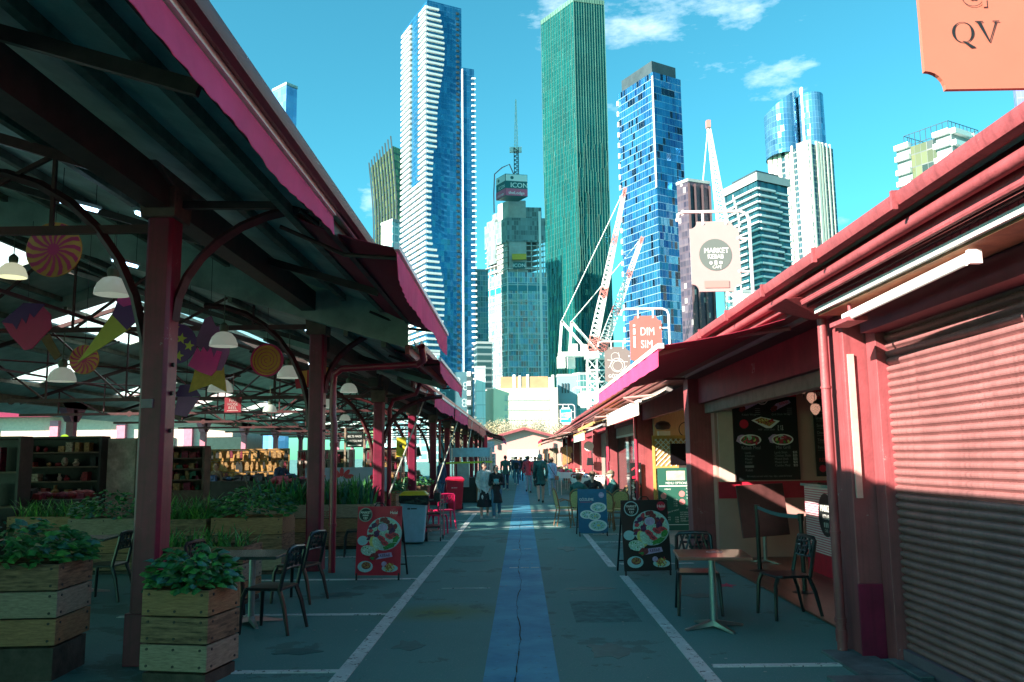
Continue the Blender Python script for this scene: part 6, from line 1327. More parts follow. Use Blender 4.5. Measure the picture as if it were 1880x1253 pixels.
# lamps
DOME = mat('acrylic_dome', (.42,.45,.40), .25, noise=.03, emit=(.85,.95,.80), estr=.05); DOMEL = mat('lit_dome', (.55,.55,.38), .3, noise=0, emit=(1,1,.7), estr=.12)
def lamp(label, x, y, z, lit=False, s=1.0):
    t = thing('dome_lamp', label, 'lamp', (x,y,z), 0, 'dome lamps under the shed roof'); b = MB(); b.lathe([(.20,0),(.195,.05),(.165,.13),(.11,.19),(.06,.21),(.055,.205),(.1,.185),(.155,.125),(.185,.05),(.19,0)], (0,0,0), 20); b.build('lamp_shade', DOMEL if lit else DOME, t, smooth='auto')
    b = MB(); b.lathe([(.05,.20),(.065,.24),(.065,.30),(.04,.33),(.015,.35)], (0,0,0), 12); b.tube([(0,0,.33),(0,0,.75)], .008, 5); b.build('cap', mat('cap_green', (.10,.13,.08), .5), t); t.scale = (s,)*3; return t
lp = lamp('large dome lamp left of the first post', -4.72, 9.5, 3.66)
for x, y, z, l_ in ((-4.30,12,3.38,'dome lamp beside the pink ice cream cutout'),(-6.9,12.5,2.95,'dome lamp behind the magenta lolly cutout'),(-4.9,13.6,2.85,'dome lamp behind the orange cone cutout'),(-3.95,14.2,3.12,'dome lamp peeping from behind the spiral lolly'),(-4.6,20,2.95,'dome lamp above the fire hose sign'),(-3.95,19.2,3.25,'bright dome lamp right of the second post'),(-5.6,23,3.0,'small far dome lamp in the middle of the shed'),(-7.2,24,3.1,'small far dome lamp left of the shed middle'),(-4.4,26,3.1,'small far dome lamp by the fourth post'),(-6.3,30,3.1,'tiny dome lamp deep in the shed')):
    dup(lp, (x,y,z), 0, l_, group='dome lamps under the shed roof')
lamp('lit yellow dome lamp at the left edge under the pinwheel disc', -7.45, 12, 4.45, True)
FL = mat('lit_tube', (.8,.9,1), .3, noise=0, emit=(.45,.75,1), estr=2.2)
def batten(label, x, y, z, L0=1.2, rz=0, tube=FL):
    t = thing('tube_lamp', label, 'lamp', (x,y,z), rz, 'tube lamps under the shed roof'); MB().box(-L0/2,-.03,.03,L0/2,.03,.07).build('housing', WHITEM, t); MB().tube([(-L0/2+.03,0,.012),(L0/2-.03,0,.012)], .02, 8).build('tube', tube, t); b = MB(); [b.tube([(s*L0*.4,0,.07),(s*L0*.4,0,.5)], .005, 4) for s in (-1,1)]; b.build('wire', DARKM, t); return t
bt = batten('lit blue tube lamp at upper left above the pinwheel disc', -5.0, 9.2, 4.62, .5, rad(60))
for x, y, z, r_, l_ in ((-5.6,11.6,4.52,70,'lit tube lamp right of the pinwheel disc'),(-4.25,9.3,4.5,80,'lit tube lamp against the first post top'),(-4.75,13.0,5.0,75,'lit tube lamp just right of the first post'),(-4.4,14.4,4.5,75,'lit tube lamp above the spiral lolly'),(-3.9,15.5,4.1,75,'lit tube lamp hanging beside the second capital'),(-6.4,9.4,4.72,60,'lit tube lamp end at the left picture edge'),(-3.5,19.5,4.0,80,'lit tube lamp beyond the second post'),(-5.5,22,4.2,80,'far lit tube lamp in the roof'),(-7.5,24,4.4,80,'farther lit tube lamp at the left of the roof')):
    dup(bt, (x,y,z), rad(r_), l_, group='tube lamps under the shed roof')
# signs in the shed
t = thing('hanging_notice', 'dark red FIRE HOSE REEL notice hanging from the trusses', 'sign', (-6.2, 18, 2.92)); b = MB(); b.box(-.18,-.01,-.16,.18,.01,.16); b.build('panel', mat('notice_red', (.30,.01,.03), .5), t)
b = MB(); s = Sheet(b, (-.18,-.012,-.16), (1,0,0), (0,0,1)); s.text('FIRE', .18, .225, .09, 0, .015); s.text('HOSE', .18, .145, .09, 0, .015); s.text('REEL', .18, .065, .09, 0, .015); s.rect(.06,.03,.3,.045,0); b.build('lettering', mat('notice_pink', (.6,.42,.42), .5), t); MB().tube([(0,0,.16),(0,0,.7)], .006, 4).build('rod', DARKM, t)
t = thing('belt_sign', 'black sign reading BELTS MADE WHILE YOU WAIT beside the third post', 'sign', (-4.75, 24, 2.26)); b = MB(); b.box(-.24,-.015,-.2,.24,.015,.2); b.build('panel', BK, t)
b = MB(); s = Sheet(b, (-.24,-.017,-.2), (1,0,0), (0,0,1)); s.text('BELTS MADE', .24, .28, .085, 0, .02, .85); s.text('WHILE YOU WAIT', .24, .15, .085, 0, .02, .62); s.rect(.05,.04,.43,.07,0); b.build('lettering', WT, t); MB().box(.25,-.02,-.9,.30,.02,.35).build('post', WOODS[1], t); MB().box(-.3,-.02,-.9,-.25,.02,.35).build('post', WOODS[1], t)
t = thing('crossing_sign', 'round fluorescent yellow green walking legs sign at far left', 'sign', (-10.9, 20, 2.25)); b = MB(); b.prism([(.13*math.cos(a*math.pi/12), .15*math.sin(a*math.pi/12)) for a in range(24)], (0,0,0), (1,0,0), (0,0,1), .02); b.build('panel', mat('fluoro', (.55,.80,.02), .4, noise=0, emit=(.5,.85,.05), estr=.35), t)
b = MB(); s = Sheet(b, (0,-.003,0), (1,0,0), (0,0,1)); s.poly([(-.06,-.07),(-.03,-.07),(.0,.06),(-.03,.06)], 0); s.poly([(.03,-.08),(.06,-.06),(.03,.05),(.0,.06)], 0); b.build('symbol', BK, t); MB().tube([(0,.01,-.6),(0,.01,-.1)], .012, 6).build('post', STEEL, t)
t = thing('yellow_notice', 'tall yellow notice board behind the third post', 'sign', (-3.5, 24.4, 2.1)); b = MB(); b.box(-.12,-.02,-.32,.16,.02,.24); b.build('panel', mat('notice_yellow', (.68,.55,.03), .5), t); b = MB(); s = Sheet(b, (0,-.022,0), (1,0,0), (0,0,1)); s.rect(-.03,-.06,.05,.04,0); b.build('symbol', BK, t); MB().box(.0,-.015,-2.1,.03,.015,-.32).build('post', STEEL, t)
t = thing('chalk_sign', 'small tilted chalk sign hanging between the fourth and fifth posts', 'sign', (-3.75, 29.5, 1.92)); t.rotation_euler = (0, rad(-12), 0); b = MB(); b.box(-.2,-.01,-.14,.2,.01,.14); b.build('panel', BK, t); b = MB(); b.box(-.23,-.02,-.17,.23,-.011,-.14); b.box(-.23,-.02,.14,.23,-.011,.17); b.box(-.23,-.02,-.14,-.2,-.011,.14); b.box(.2,-.02,-.14,.23,-.011,.14); b.build('frame', WHITEM, t)
# ================================================================== STALLS INSIDE THE SHED
CAB = mat('cabinet_dark', (.03,.022,.022), .5, noise=.3); SHW = mat('shelf_wood', (.16,.10,.07), .6, noise=.3); GRYM = mat('cabinet_grey', (.10,.14,.13), .5, noise=.2)
GOODS = [mat('goods_%s' % n, c, .5, noise=.5, scale=20) for n, c in (('red', (.30,.02,.03)), ('tan', (.40,.22,.08)), ('green', (.03,.14,.08)), ('dark', (.02,.02,.02)), ('cream', (.45,.36,.26)), ('wine', (.20,.01,.04)), ('pink', (.55,.10,.16)), ('blue', (.05,.12,.25)))]
def shelf_unit(label, x0, x1, y, z0, z1, rows, seed, dens=7, frame=CAB, depth=.4, pal=(0,1,2,3,4,5), board_=SHW):
    t = wthing('display_shelves', label, 'shelves', ((x0+x1)/2, y, 0), group='market stall shelving'); r = random.Random(seed)
    b = MB(); b.box(x0,y,0,x0+.05,y+depth,z1); b.box(x1-.05,y,0,x1,y+depth,z1); b.box(x0,y+depth,0,x1,y+depth+.03,z1); b.box(x0,y,z1,x1,y+depth,z1+.05); b.box(x0+.05,y,0,x1-.05,y+depth,z0); b.build('carcass', frame, t)
    for k in range(rows):
        z = z0+(z1-z0)*k/rows; sb = MB().box(x0+.05,y+.01,z,x1-.05,y+depth,z+.03).build('shelf', board_, t)
        for m in range(dens):
            x = x0+.1+(x1-x0-.25)*(m+r.uniform(.1,.9))/dens; h = (z1-z0)/rows*r.uniform(.3,.75); w_ = r.uniform(.04,.09); b = MB()
            if r.random() < .4: b.box(x-w_,y+.06,z+.03,x+w_,y+.25,z+.03+h)
            elif r.random() < .5: b.sph((x,y+.15,z+.03+h*.45), (w_,w_,h*.45), 8, 6)
            else: b.lathe([(w_*.6,0),(w_,h*.4),(w_*.4,h*.7),(w_*.5,h)], (x,y+.15,z+.031), 8)
            b.build('goods', GOODS[r.choice(pal)], sb)
    return t
shelf_unit('tall black cabinet of bags at the far left edge', -12.2, -9.55, 16.0, .9, 2.2, 2, 1, 4, CAB)
shelf_unit('wide black open shelves of shoes behind the first post, left side', -11.3, -9.1, 18.2, 1.0, 2.25, 4, 2, 8, CAB, pal=(0,1,3,4))
shelf_unit('shelves of red and green boxed goods just right of the first post', -9.0, -7.75, 20.6, 1.0, 2.05, 4, 3, 9, SHW, pal=(0,5,2,0,1))
shelf_unit('low shelves of leather behind the belt sign', -5.5, -4.95, 24.2, .9, 1.95, 3, 5, 4, GRYM, pal=(3,5,1))
t = wthing('cabinet_door', 'grey green cabinet side panel between black cabinet and shoe shelves', 'cabinet', (-11.6,18,0)); b = MB(); b.box(-12.35,18.0,.7,-11.35,18.1,2.2); b.build('panel', GRYM, t); b = MB(); b.box(-11.5,17.97,1.4,-11.45,17.999,1.6); b.build('handle', DARKM, t)
t = wthing('wrapped_cabinet', 'tall cabinet wrapped in crinkled pale plastic behind the first post', 'cabinet', (-8.9,18.6,0)); b = MB(); b.box(-9.05,18.4,.1,-8.3,19,2.25); b.build('body', mat('plastic_wrap', (.50,.36,.30), .25, noise=.3, scale=4, bump=.9, bscale=6), t); b = MB(); b.box(-8.42,18.36,.1,-8.36,18.399,2.25); b.build('edge_strip', SHW, t)
# red shoes and dark goods heaped on tables
def stall(label, x0, x1, y, z, m, seed, n=26, pal=(0,3,5), cloth=None):
    t = wthing('market_table', label, 'market stall', ((x0+x1)/2, y, 0), group='market stall tables'); b = MB(); b.box(x0,y,z-.05,x1,y+.9,z); b.build('table_top', m, t)
    b = MB(); b.box(x0+.02,y+.02,.02,x1-.02,y+.05,z-.05); b.build('skirt', cloth or m, t)
    r = random.Random(seed)
    for k in range(n):
        x = r.uniform(x0+.1,x1-.1); b = MB(); s = r.uniform(.07,.15); q = (x, y+r.uniform(.1,.7), z+s*.6)
        if r.random() < .5: b.sph(q, (s*1.3,s,s*.65), 8, 6)
        else: b.hexa([(q[0]-s,q[1]-s,z),(q[0]+s,q[1]-s,z),(q[0]+s,q[1]+s,z),(q[0]-s,q[1]+s,z),(q[0]-s*.8,q[1]-s*.5,z+s*1.4),(q[0]+s*.8,q[1]-s*.5,z+s*1.2),(q[0]+s*.6,q[1]+s,z+s*1.6),(q[0]-s*.6,q[1]+s,z+s*1.4)])
        b.build('goods', GOODS[r.choice(pal)], t)
stall('table heaped with dark red shoes in the dim left of the shed', -10.9, -8.7, 16.6, 1.02, CAB, 11, 30)
stall('black draped table of bags beyond the red and green shelves', -9.6, -6.6, 24.3, 1.15, CAB, 12, 30, (3,3,7,3))
stall('table of wine red goods in front of the hanging leather', -6.6, -5.0, 21.3, 1.12, SHW, 13, 16, (5,6,3,0), GOODS[5])
stall('far stall table of mixed goods behind the fourth post', -5.6, -3.8, 31.5, 1.1, SHW, 14, 20, (1,0,4,3))
stall('far stall table left of the shed middle', -13, -10, 27, 1.1, SHW, 15, 20, (1,0,4,3,6))
def rack(label, x0, x1, y, z0, z1, seed, cols, pal, back, sz=(.07,.14)):
    t = wthing('hanging_rack', label, 'display rack', ((x0+x1)/2, y, 0), group='racks of hanging goods'); r = random.Random(seed); b = MB(); b.box(x0,y+.12,0,x1,y+.16,z1+.05); b.build('back_panel', back, t)
    b = MB(); rows = 3
    for k in range(rows): z = z1-(z1-z0)*k/rows; b.tube([(x0,y,z),(x1,y,z)], .012, 5)
    b.tube([(x0+.02,y,0),(x0+.02,y,z1)], .015, 5); b.tube([(x1-.02,y,0),(x1-.02,y,z1)], .015, 5); b.build('rail', STEEL, t)
    for k in range(rows):
        z = z1-(z1-z0)*k/rows
        for m in range(cols):
            x = x0+(x1-x0)*(m+.5+r.uniform(-.3,.3))/cols; w_ = r.uniform(*sz)*.5; h = (z1-z0)/rows*r.uniform(.6,.98); b = MB(); c = r.uniform(.3,.6)
            b.prism([(-w_*c,0),(w_*c,0),(w_,-h*.45),(w_*.9,-h),(-w_*.9,-h),(-w_,-h*.45)], (x,y-.02-r.uniform(0,.03),z-.02), (1,0,0), (0,0,1), .03); b.build('hanging_goods', GOODS[r.choice(pal)], t)
    return t
rack('rack of hanging tan and dark leather bags in the sunlit back of the shed', -10.4, -7.6, 27.5, 1.0, 2.05, 21, 16, (1,1,3,1,5,3), mat('rack_orange', (.50,.26,.07), .7, noise=.3))
rack('rack of red and white trinkets right of the leather bags', -7.5, -5.6, 28.2, 1.1, 2.0, 22, 18, (0,4,5,6,3), mat('rack_white', (.62,.52,.46), .7), (.04,.08))
rack('rack of strings and scarves behind the second post', -6.2, -4.6, 33, 1.0, 2.1, 23, 14, (0,6,5,4,3), GOODS[3], (.05,.1))
rack('rack of dark red belts behind the third post', -4.9, -3.7, 26.6, 1.0, 1.95, 24, 11, (5,3,0,1), SHW, (.04,.08))
t = wthing('flower_banner', 'pale blue banner with red paper flowers behind the leafy planter', 'banner', (-4.6,21.9,0)); b = MB(); b.box(-5.6,21.85,.9,-3.42,21.9,1.52); b.build('panel', mat('banner_blue', (.42,.50,.66), .6, noise=.05), t)
b = MB(); s = Sheet(b, (-5.6,21.848,.9), (1,0,0), (0,0,1))
for cx, cy, k_ in ((.95,.34,1.0), (.35,.36,.6)):
    for a in (.2,.9,1.57,2.2,2.9): s.disc(cx+.2*k_*math.cos(a), cy+.02+.14*k_*math.sin(a), .12*k_, .055*k_, 0, 12, a)
b.build('flowers', RD, t); b = MB(); s.mb = b; s.disc(1.75,.36,.07,.07,0,14); b.build('paper_ball', RD, t)
# tall clear box stall and display stall far left of the aisle
t = wthing('food_stall', 'pale blue topped stall with glass case and yellow tape behind the walking women', 'market stall', (-1.9,33,0)); b = MB(); b.box(-2.75,33,0,-1.2,34.2,.95); b.build('counter', mat('stall_dark', (.05,.04,.03), .5), t); b = MB(); b.box(-2.7,33.1,1.75,-1.25,34.1,2.1); b.build('canopy', mat('stall_blue', (.35,.60,.72), .5), t)
b = MB(); b.box(-2.66,33.0,1.0,-1.3,33.02,1.7)
b = MB()
for k in range(14): b.beam((-2.6+k*.1,33.4,1.2), (-2.6+k*.1,33.4,1.7), .03, .03)
b.build('hanging_strips', GOODS[5], t); b = MB(); [b.tube([(x,y,0),(x,y,2.1)], .025, 6) for x in (-2.72,-1.22) for y in (33.05,34.15)]; b.build('frame_posts', STEEL, t); b = MB(); b.beam((-2.95,32.9,1.52),(-1.15,32.9,1.55), .02, .07); b.build('tape', mat('tape_yellow', (.65,.75,.05), .5), t)
b = MB(); b.box(-1.75,32.6,.05,-1.4,32.9,.85); b.build('box', WOODS[0], t); b = MB(); b.box(-2.5,32.7,.6,-2.05,32.9,1.5); b.build('side_panel', mat('stall_pale', (.45,.5,.46), .5), t)
t = wthing('market_stall', 'pale patterned stall panel with notices beyond the blue topped stall', 'market stall', (-1.5,42,0)); b = MB(); b.box(-2.1,42,.5,-1.3,42.4,1.9); b.build('panel', mat('patterned', (.50,.58,.66), .6, noise=.9, scale=9), t); b = MB(); b.box(-1.75,41.95,1.95,-1.35,41.99,2.5); b.build('poster', mat('stall_paper', (.6,.68,.74), .6, noise=.2), t); b = MB(); b.box(-1.85,41.9,1.9,-1.7,41.99,2.8); b.build('red_flag', RD, t)
# clothes and produce stalls far right of the aisle
def clothes(label, x, y, n, seed, z=2.25, pal=(1,0,6,4)):
    t = wthing('clothes_rail', label, 'clothes rail', (x,y,0), group='clothes rails of the far stalls'); r = random.Random(seed); b = MB(); b.tube([(x,y,0),(x,y,z),(x,y+2,z),(x,y+2,0)], .02, 6); b.build('rail', STEEL, t)
    for k in range(n):
        yy = y+.1+1.8*k/n; b = MB(); w_ = .25; b.prism([(-w_,0),(w_,0),(w_*1.2,-.3),(w_*.8,-.32),(w_*.85,-1.0*r.uniform(.7,1)),(-w_*.85,-1.0*r.uniform(.7,1)),(-w_*.8,-.3),(-w_*1.2,-.3)], (x,yy,z-.05), (1,0,0), (0,0,1), .06); b.build('garment', r.choice([GOODS[p] for p in pal]+[mat('garment_orange', (.62,.28,.04), .7)]), t)
clothes('rail of orange and red clothes under the far awning', 2.3, 43, 7, 1); clothes('rail of pale clothes farther along the right stalls', 1.9, 50, 6, 2, pal=(4,4,6)); clothes('rail of dark clothes deepest on the right', 1.7, 56, 6, 3, pal=(3,7,3))
def produce(label, x0, x1, y0, y1, z, seed, pal):
    t = wthing('produce_table', label, 'market stall', ((x0+x1)/2, y0, 0), group='far stall tables on the right'); b = MB(); b.box(x0,y0,.75,x1,y1,z); b.build('table_top', WHITEM, t); r = random.Random(seed)
    b = MB(); [b.tube([(x,y,0),(x,y,.75)], .02, 5) for x in (x0+.05,x1-.05) for y in (y0+.05,y1-.05)]; b.build('legs', STEEL, t)
    for k in range(22): b = MB(); s = r.uniform(.06,.14); b.sph((r.uniform(x0,x1), r.uniform(y0,y1), z+s*.5), (s,s,s*.7), 7, 5); b.build('goods', GOODS[r.choice(pal)], t)
produce('far white stall table with coloured bags behind the seated diners', 1.9, 2.9, 30.5, 33.5, .95, 4, (4,6,0,7,3)); produce('far white stall table of red goods past the blue sign', 1.7, 2.8, 38, 42, 1.0, 5, (0,6,4,2)); produce('last white stall table on the right of the aisle', 1.6, 2.6, 46, 50, 1.0, 6, (4,2,1)); 
t = wthing('metal_rail', 'white slatted rail fence in front of the far right stalls', 'fence', (2.2,29.6,0)); b = MB(); b.tube([(1.75,29.6,0),(1.75,29.6,1.05),(2.85,29.6,1.05),(2.85,29.6,0)], .02, 6); b.build('frame', WHITEM, t)
for k in range(9): MB().box(1.86+k*.11,29.59,.15,1.89+k*.11,29.61,1.04).build('bar', WHITEM, t)
t = wthing('black_bag', 'black handbag hanging on the pillar beside the far stalls', 'bag', (2.78,34.4,1.55)); b = MB(); b.hexa([(2.62,34.3,1.35),(2.9,34.3,1.35),(2.9,34.42,1.35),(2.62,34.42,1.35),(2.65,34.3,1.65),(2.87,34.3,1.65),(2.87,34.4,1.65),(2.65,34.4,1.65)]); b.build('body', BLACK, t, bevel=.01); b = MB(); b.tube([(2.68,34.35,1.65),(2.7,34.35,1.85),(2.82,34.35,1.85),(2.84,34.35,1.65)], .01, 5); b.build('strap', BLACK, t)
t = wthing('round_sign', 'small round white sign on the pillar above the black handbag', 'sign', (2.7,34.3,2.1)); b = MB(); b.tube([(2.72,34.28,2.12),(2.72,34.31,2.12)], .2, 18); b.build('disc', WHITEM, t); b = MB(); b.tube([(2.72,34.31,2.12),(2.9,34.5,2.12)], .012, 5); b.build('arm', STEEL, t)
# slanting ropes and poles at the left posts
for i, (a, b_, l_) in enumerate((((-2.25,20.2,3.35),(-3.0,19.2,.95),'pale guy rope slanting down behind the third post'),((-1.95,27.2,3.2),(-2.75,26.6,.7),'pale pole leaning between the fourth and fifth posts'),((-1.95,33.5,3.15),(-2.3,33.2,.9),'white pole leaning beside the blue topped stall'))):
    t = wthing('leaning_pole', l_, 'pole', b_, group='leaning poles and ropes'); MB().tube([a, b_], .018, 6).build('shaft', mat('rope_pale', (.55,.55,.50), .7), t); MB().tube([b_, (b_[0],b_[1],b_[2]-.12)], .028, 6).build('foot', DARKM, t)

# ================================================================== PEOPLE
SK = [mat('skin_light', (.62,.36,.28), .55, noise=.04, scale=20), mat('skin_tan', (.48,.26,.18), .55, noise=.04, scale=20)]
FOLD = bpy.data.textures.new('cloth_folds', 'CLOUDS'); FOLD.noise_scale = .11; FOLD.noise_depth = 2
def remesh(b, name, m, parent, vox, smooth=2, fold=0):
    o = b.build(name, m, None); md = o.modifiers.new('r', 'REMESH'); md.mode = 'VOXEL'; md.voxel_size = vox; md.use_smooth_shade = True
    if fold: d_ = o.modifiers.new('d', 'DISPLACE'); d_.texture = FOLD; d_.strength = fold; d_.mid_level = .5; d_.texture_coords = 'GLOBAL'
    if smooth: s = o.modifiers.new('s', 'SMOOTH'); s.iterations = smooth; s.factor = .5
    dg = bpy.context.evaluated_depsgraph_get(); me = bpy.data.meshes.new_from_object(o.evaluated_get(dg)); bpy.data.objects.remove(o)
    me.name = name; q = bpy.data.objects.new(name, me); C.objects.link(q); q.parent = parent
    if not me.materials: me.materials.append(m)
    return q
def V(*a): return Vector(a)
def person(label, x, y, rz, h, top, bot, shoes, hair, skin=0, coat=.50, legs='trousers', stride=.0, arms='down', sit=False, hairlen=0, hat=None, face=False, headturn=0, topcol2=None, fem=False, z0=0, sleeve=1, bare=False, group=None, extra=None):
    """local: looks towards +y; all joints laid out first, then one continuous body and clothes that follow it"""
    t = thing('person', label, 'person', (x,y,z0), rz, group); k = h; sw = .094*k if fem else .107*k; hw = .052*k
    if sit: hipz, kz = .50, .47
    else: hipz, kz = .52*k, .285*k
    hip = V(0,0,hipz); dz = hipz-.52*k if not sit else .50-.52*k; sh = lambda s: V(s*sw, (.06 if sit else 0), .808*k+dz); neck = V(0,.01+(.07 if sit else 0),.865*k+dz); head = V(0,.02+(.09 if sit else 0),.935*k+dz)
    J = {}
    for s in (-1, 1):
        st = stride*s
        if sit: J['hip',s] = V(s*hw,0,hipz); J['knee',s] = V(s*(hw+.03),.42,.49); J['ank',s] = V(s*(hw+.03),.44,.09)
        else: J['hip',s] = V(s*hw,0,hipz-.01); J['knee',s] = V(s*hw*1.05, st*.55+.03, kz+abs(st)*.02); J['ank',s] = V(s*hw*.95, st*1.0-(.10 if st < 0 else 0), .05*k+(.07 if st < -.05 else 0))
        if arms == 'down': J['elb',s] = sh(s)+V(s*.022*k,-.02-st*.3,-.165*k); J['wr',s] = J['elb',s]+V(-s*.01,.055+abs(st)*.3-st*.35,-.138*k)
        elif arms == 'fold': J['elb',s] = sh(s)+V(s*.04*k,-.01,-.17*k); J['wr',s] = J['elb',s]+V(-s*.075*k,.13,.02*k)
        elif arms == 'table': J['elb',s] = sh(s)+V(s*.07*k,.13,-.14*k); J['wr',s] = J['elb',s]+V(-s*.08*k,.17,.02*k)
        elif arms == 'pocket': J['elb',s] = sh(s)+V(s*.045*k,-.03,-.165*k); J['wr',s] = J['elb',s]+V(-s*.04*k,.07,-.11*k)
    b = MB(); r = k/1.7
    b.caps(hip, V(0,.0+(.03 if sit else 0),.66*k+dz), .115*r, .105*r); b.caps(V(0,.0+(.03 if sit else 0),.66*k+dz), V(0,.04 if sit else 0,.77*k+dz), .105*r, .115*r); b.caps(sh(-1), sh(1), .052*r, .052*r); b.caps(neck-V(0,0,.06*k), head, .05*r, .048*r)
    b.sph(head+V(0,0,.005*k), (.072*r,.088*r,.108*r), 16, 12)
    ct, stn = math.cos(headturn), math.sin(headturn); F = lambda dx, dy, dz_: head+V(dx*ct-dy*stn, dx*stn+dy*ct, dz_)
    b.sph(F(0,.035*r,-.055*r), (.045*r,.05*r,.045*r), 10, 8)         # jaw
    b.sph(F(0,.094*r,-.012*r), (.012*r,.022*r,.024*r), 8, 6)          # nose
    for s in (-1, 1):
        b.sph(F(s*.074*r,.0,-.005*r), (.01*r,.02*r,.028*r), 8, 6)     # ears
        b.caps(J['hip',s], J['knee',s], .078*r, .052*r); b.caps(J['knee',s], J['knee',s].lerp(J['ank',s], .35)-V(0,.01,0), .052*r, .053*r); b.caps(J['knee',s].lerp(J['ank',s], .35)-V(0,.01,0), J['ank',s], .053*r, .034*r)
        b.caps(J['ank',s], J['ank',s]+V(0,.10*r,-.045*k*.9), .036*r, .028*r)
        b.caps(sh(s), J['elb',s], .046*r, .036*r); b.caps(J['elb',s], J['wr',s], .036*r, .025*r)
        d = (J['wr',s]-J['elb',s]).normalized(); side = d.cross(V(0,0,1) if abs(d.z) < .8 else V(0,1,0)).normalized(); nrm = side.cross(d).normalized(); p0 = J['wr',s]+d*.045*r
        b.sph(p0, (.034*r,.028*r,.042*r), 10, 8)
        for q, L0 in ((-1.5,.060),(-.5,.072),(.5,.075),(1.5,.064)):
            f0 = p0+side*q*.016*r+d*.02*r; f1 = f0+d*L0*.55*r+nrm*.010*r; f2 = f1+d*L0*.42*r+nrm*.026*r; b.caps(f0, f1, .0085*r, .008*r, 6); b.caps(f1, f2, .008*r, .007*r, 6)
        th = p0+side*(-s)*.026*r; b.caps(th, th+side*(-s)*.022*r+d*.035*r, .011*r, .009*r, 6)
    remesh(b, 'body', SK[skin], t, .0085 if face else .012, 1)
    # upper garment
    g = MB(); cz = hipz+(.0 if coat >= .5 else (.5-coat)*k*-1); q = 1.0
    g.caps(V(0,.0+(.03 if sit else 0),.66*k+dz), V(0,.045 if sit else 0,.765*k+dz), .122*r, .132*r, 16); g.caps(sh(-1)-V(0,0,.012), sh(1)-V(0,0,.012), .066*r, .066*r); g.caps(V(0,0,hipz+.03), V(0,.03 if sit else 0,.68*k+dz), .13*r, .122*r, 16)
    if coat < .5: zb_ = hipz-(.5-coat)*k*1.35; g.lathe([(.155*r*(1+.12*(hipz-zb_)/.2), zb_), (.15*r, (zb_+hipz)/2), (.132*r, hipz+.06*k), (.11*r, hipz+.14*k)], (0,0,0), 20, 1.08, .9)
    for s in (-1, 1):
        if sleeve > .2: g.caps(sh(s), J['elb',s], .062*r, .054*r)
        if sleeve >= 1: g.caps(J['elb',s], J['elb',s].lerp(J['wr',s], .93), .054*r, .042*r)
    for s in (-1, 1): g.caps(V(s*.03,.0+(.065 if sit else 0),.845*k+dz), sh(s)+V(0,0,.005), .05*r, .06*r)
    g.caps(V(0,.0+(.06 if sit else 0),.82*k+dz), V(0,.005+(.07 if sit else 0),.848*k+dz), .062*r, .056*r)
    remesh(g, 'jacket' if coat < .5 else 'top', top, t, .015, 3, .035)
    if topcol2: b = MB(); b.sph(V(0,.095*r,.70*k), (.062*r,.045*r,.125*k*.62), 12, 8); b.build('shirt', topcol2, t, smooth=True)
    # lower garment
    if legs in ('trousers', 'shorts'):
        g = MB()
        for s in (-1, 1):
            e = J['ank',s] if legs == 'trousers' else J['knee',s]; g.caps(J['hip',s]+V(0,0,.01), J['knee',s] if legs == 'trousers' else J['hip',s].lerp(e, .55), .092*r, .066*r if legs == 'trousers' else .088*r)
            if legs == 'trousers': g.caps(J['knee',s], J['ank',s]+V(0,0,.015), .066*r, .055*r)
        g.caps(V(-.02,0,hipz+.02), V(.02,0,hipz+.02), .118*r, .118*r, 14); remesh(g, legs, bot, t, .013, 2, .028)
    else:
        b = MB(); n = 36; zt, zb = hipz+.09*k, .20*k if legs == 'skirt' else .3*k; vs = []; 
        for i in range(7):
            f = i/6; R_ = (.10+.095*f**.8)*r*1.05
            for j in range(n): a = 2*math.pi*j/n; w_ = 1+.07*f*math.sin(j*9*2*math.pi/n*1.0); vs.append((R_*w_*math.cos(a)*1.1, R_*w_*math.sin(a)*.85+.02*f*math.sin(a), zt+(zb-zt)*f))
        b.add(vs, [(i*n+j, i*n+(j+1) % n, (i+1)*n+(j+1) % n, (i+1)*n+j) for i in range(6) for j in range(n)]); b.build('skirt', bot, t, smooth=True)
    for s in (-1, 1):
        b = MB(); a = J['ank',s]; dn = V(0,0,-.035*k*.9) if not (stride*s < -.05) else V(0,-.02,-.05); b.caps(a+V(0,-.03,-.032*r)+V(0,0,-.0), a+V(0,.11*r,0)+V(0,0,-.045*k*.9+.008)*1, .038*r, .034*r, 10); b.build('shoe', shoes, t, smooth=True)
    # hair
    if hair:
        b = MB(); b.sph(F(0,-.012*r,.022*r), (.080*r,.090*r,.100*r), 16, 10)
        if hairlen: b.sph(F(0,-.03*r,.0), (.086*r,.082*r,.10*r), 14, 9); b.caps(F(0,-.05*r,.0), F(0,-.055*r,-hairlen), .066*r, .055*r, 12); b.caps(F(.05*r,-.02*r,.0), F(.055*r,-.02*r,-hairlen*.9), .028*r, .024*r); b.caps(F(-.05*r,-.02*r,.0), F(-.055*r,-.02*r,-hairlen*.9), .028*r, .024*r)
        o = b.build('hair', hair, t, smooth=True)
        # cut the fringe back so the face stays open
        for v in o.data.vertices:
            l = v.co-head; yy = -l.x*stn+l.y*ct
            if yy > .035*r and l.z < .058*r: v.co -= V(-stn*.05, ct*.05, 0)*min(1, (yy-.035*r)/.04)*r
    if hat:
        b = MB(); b.sph(F(0,-.005*r,.050*r), (.086*r,.098*r,.072*r), 14, 8); hh = b.build('cap', hat, t, smooth=True); b = MB(); pp = [F(.075*r*math.sin(a*.3), (.05+.10*math.cos(a*.3))*r, .045*r) for a in range(-5, 6)]; b.add(pp+[p-V(0,0,.012) for p in pp], [tuple(range(11)), tuple(range(21,10,-1))]+[(i, i+1, 12+i, 11+i) for i in range(10)]); b.build('peak', hat, hh)
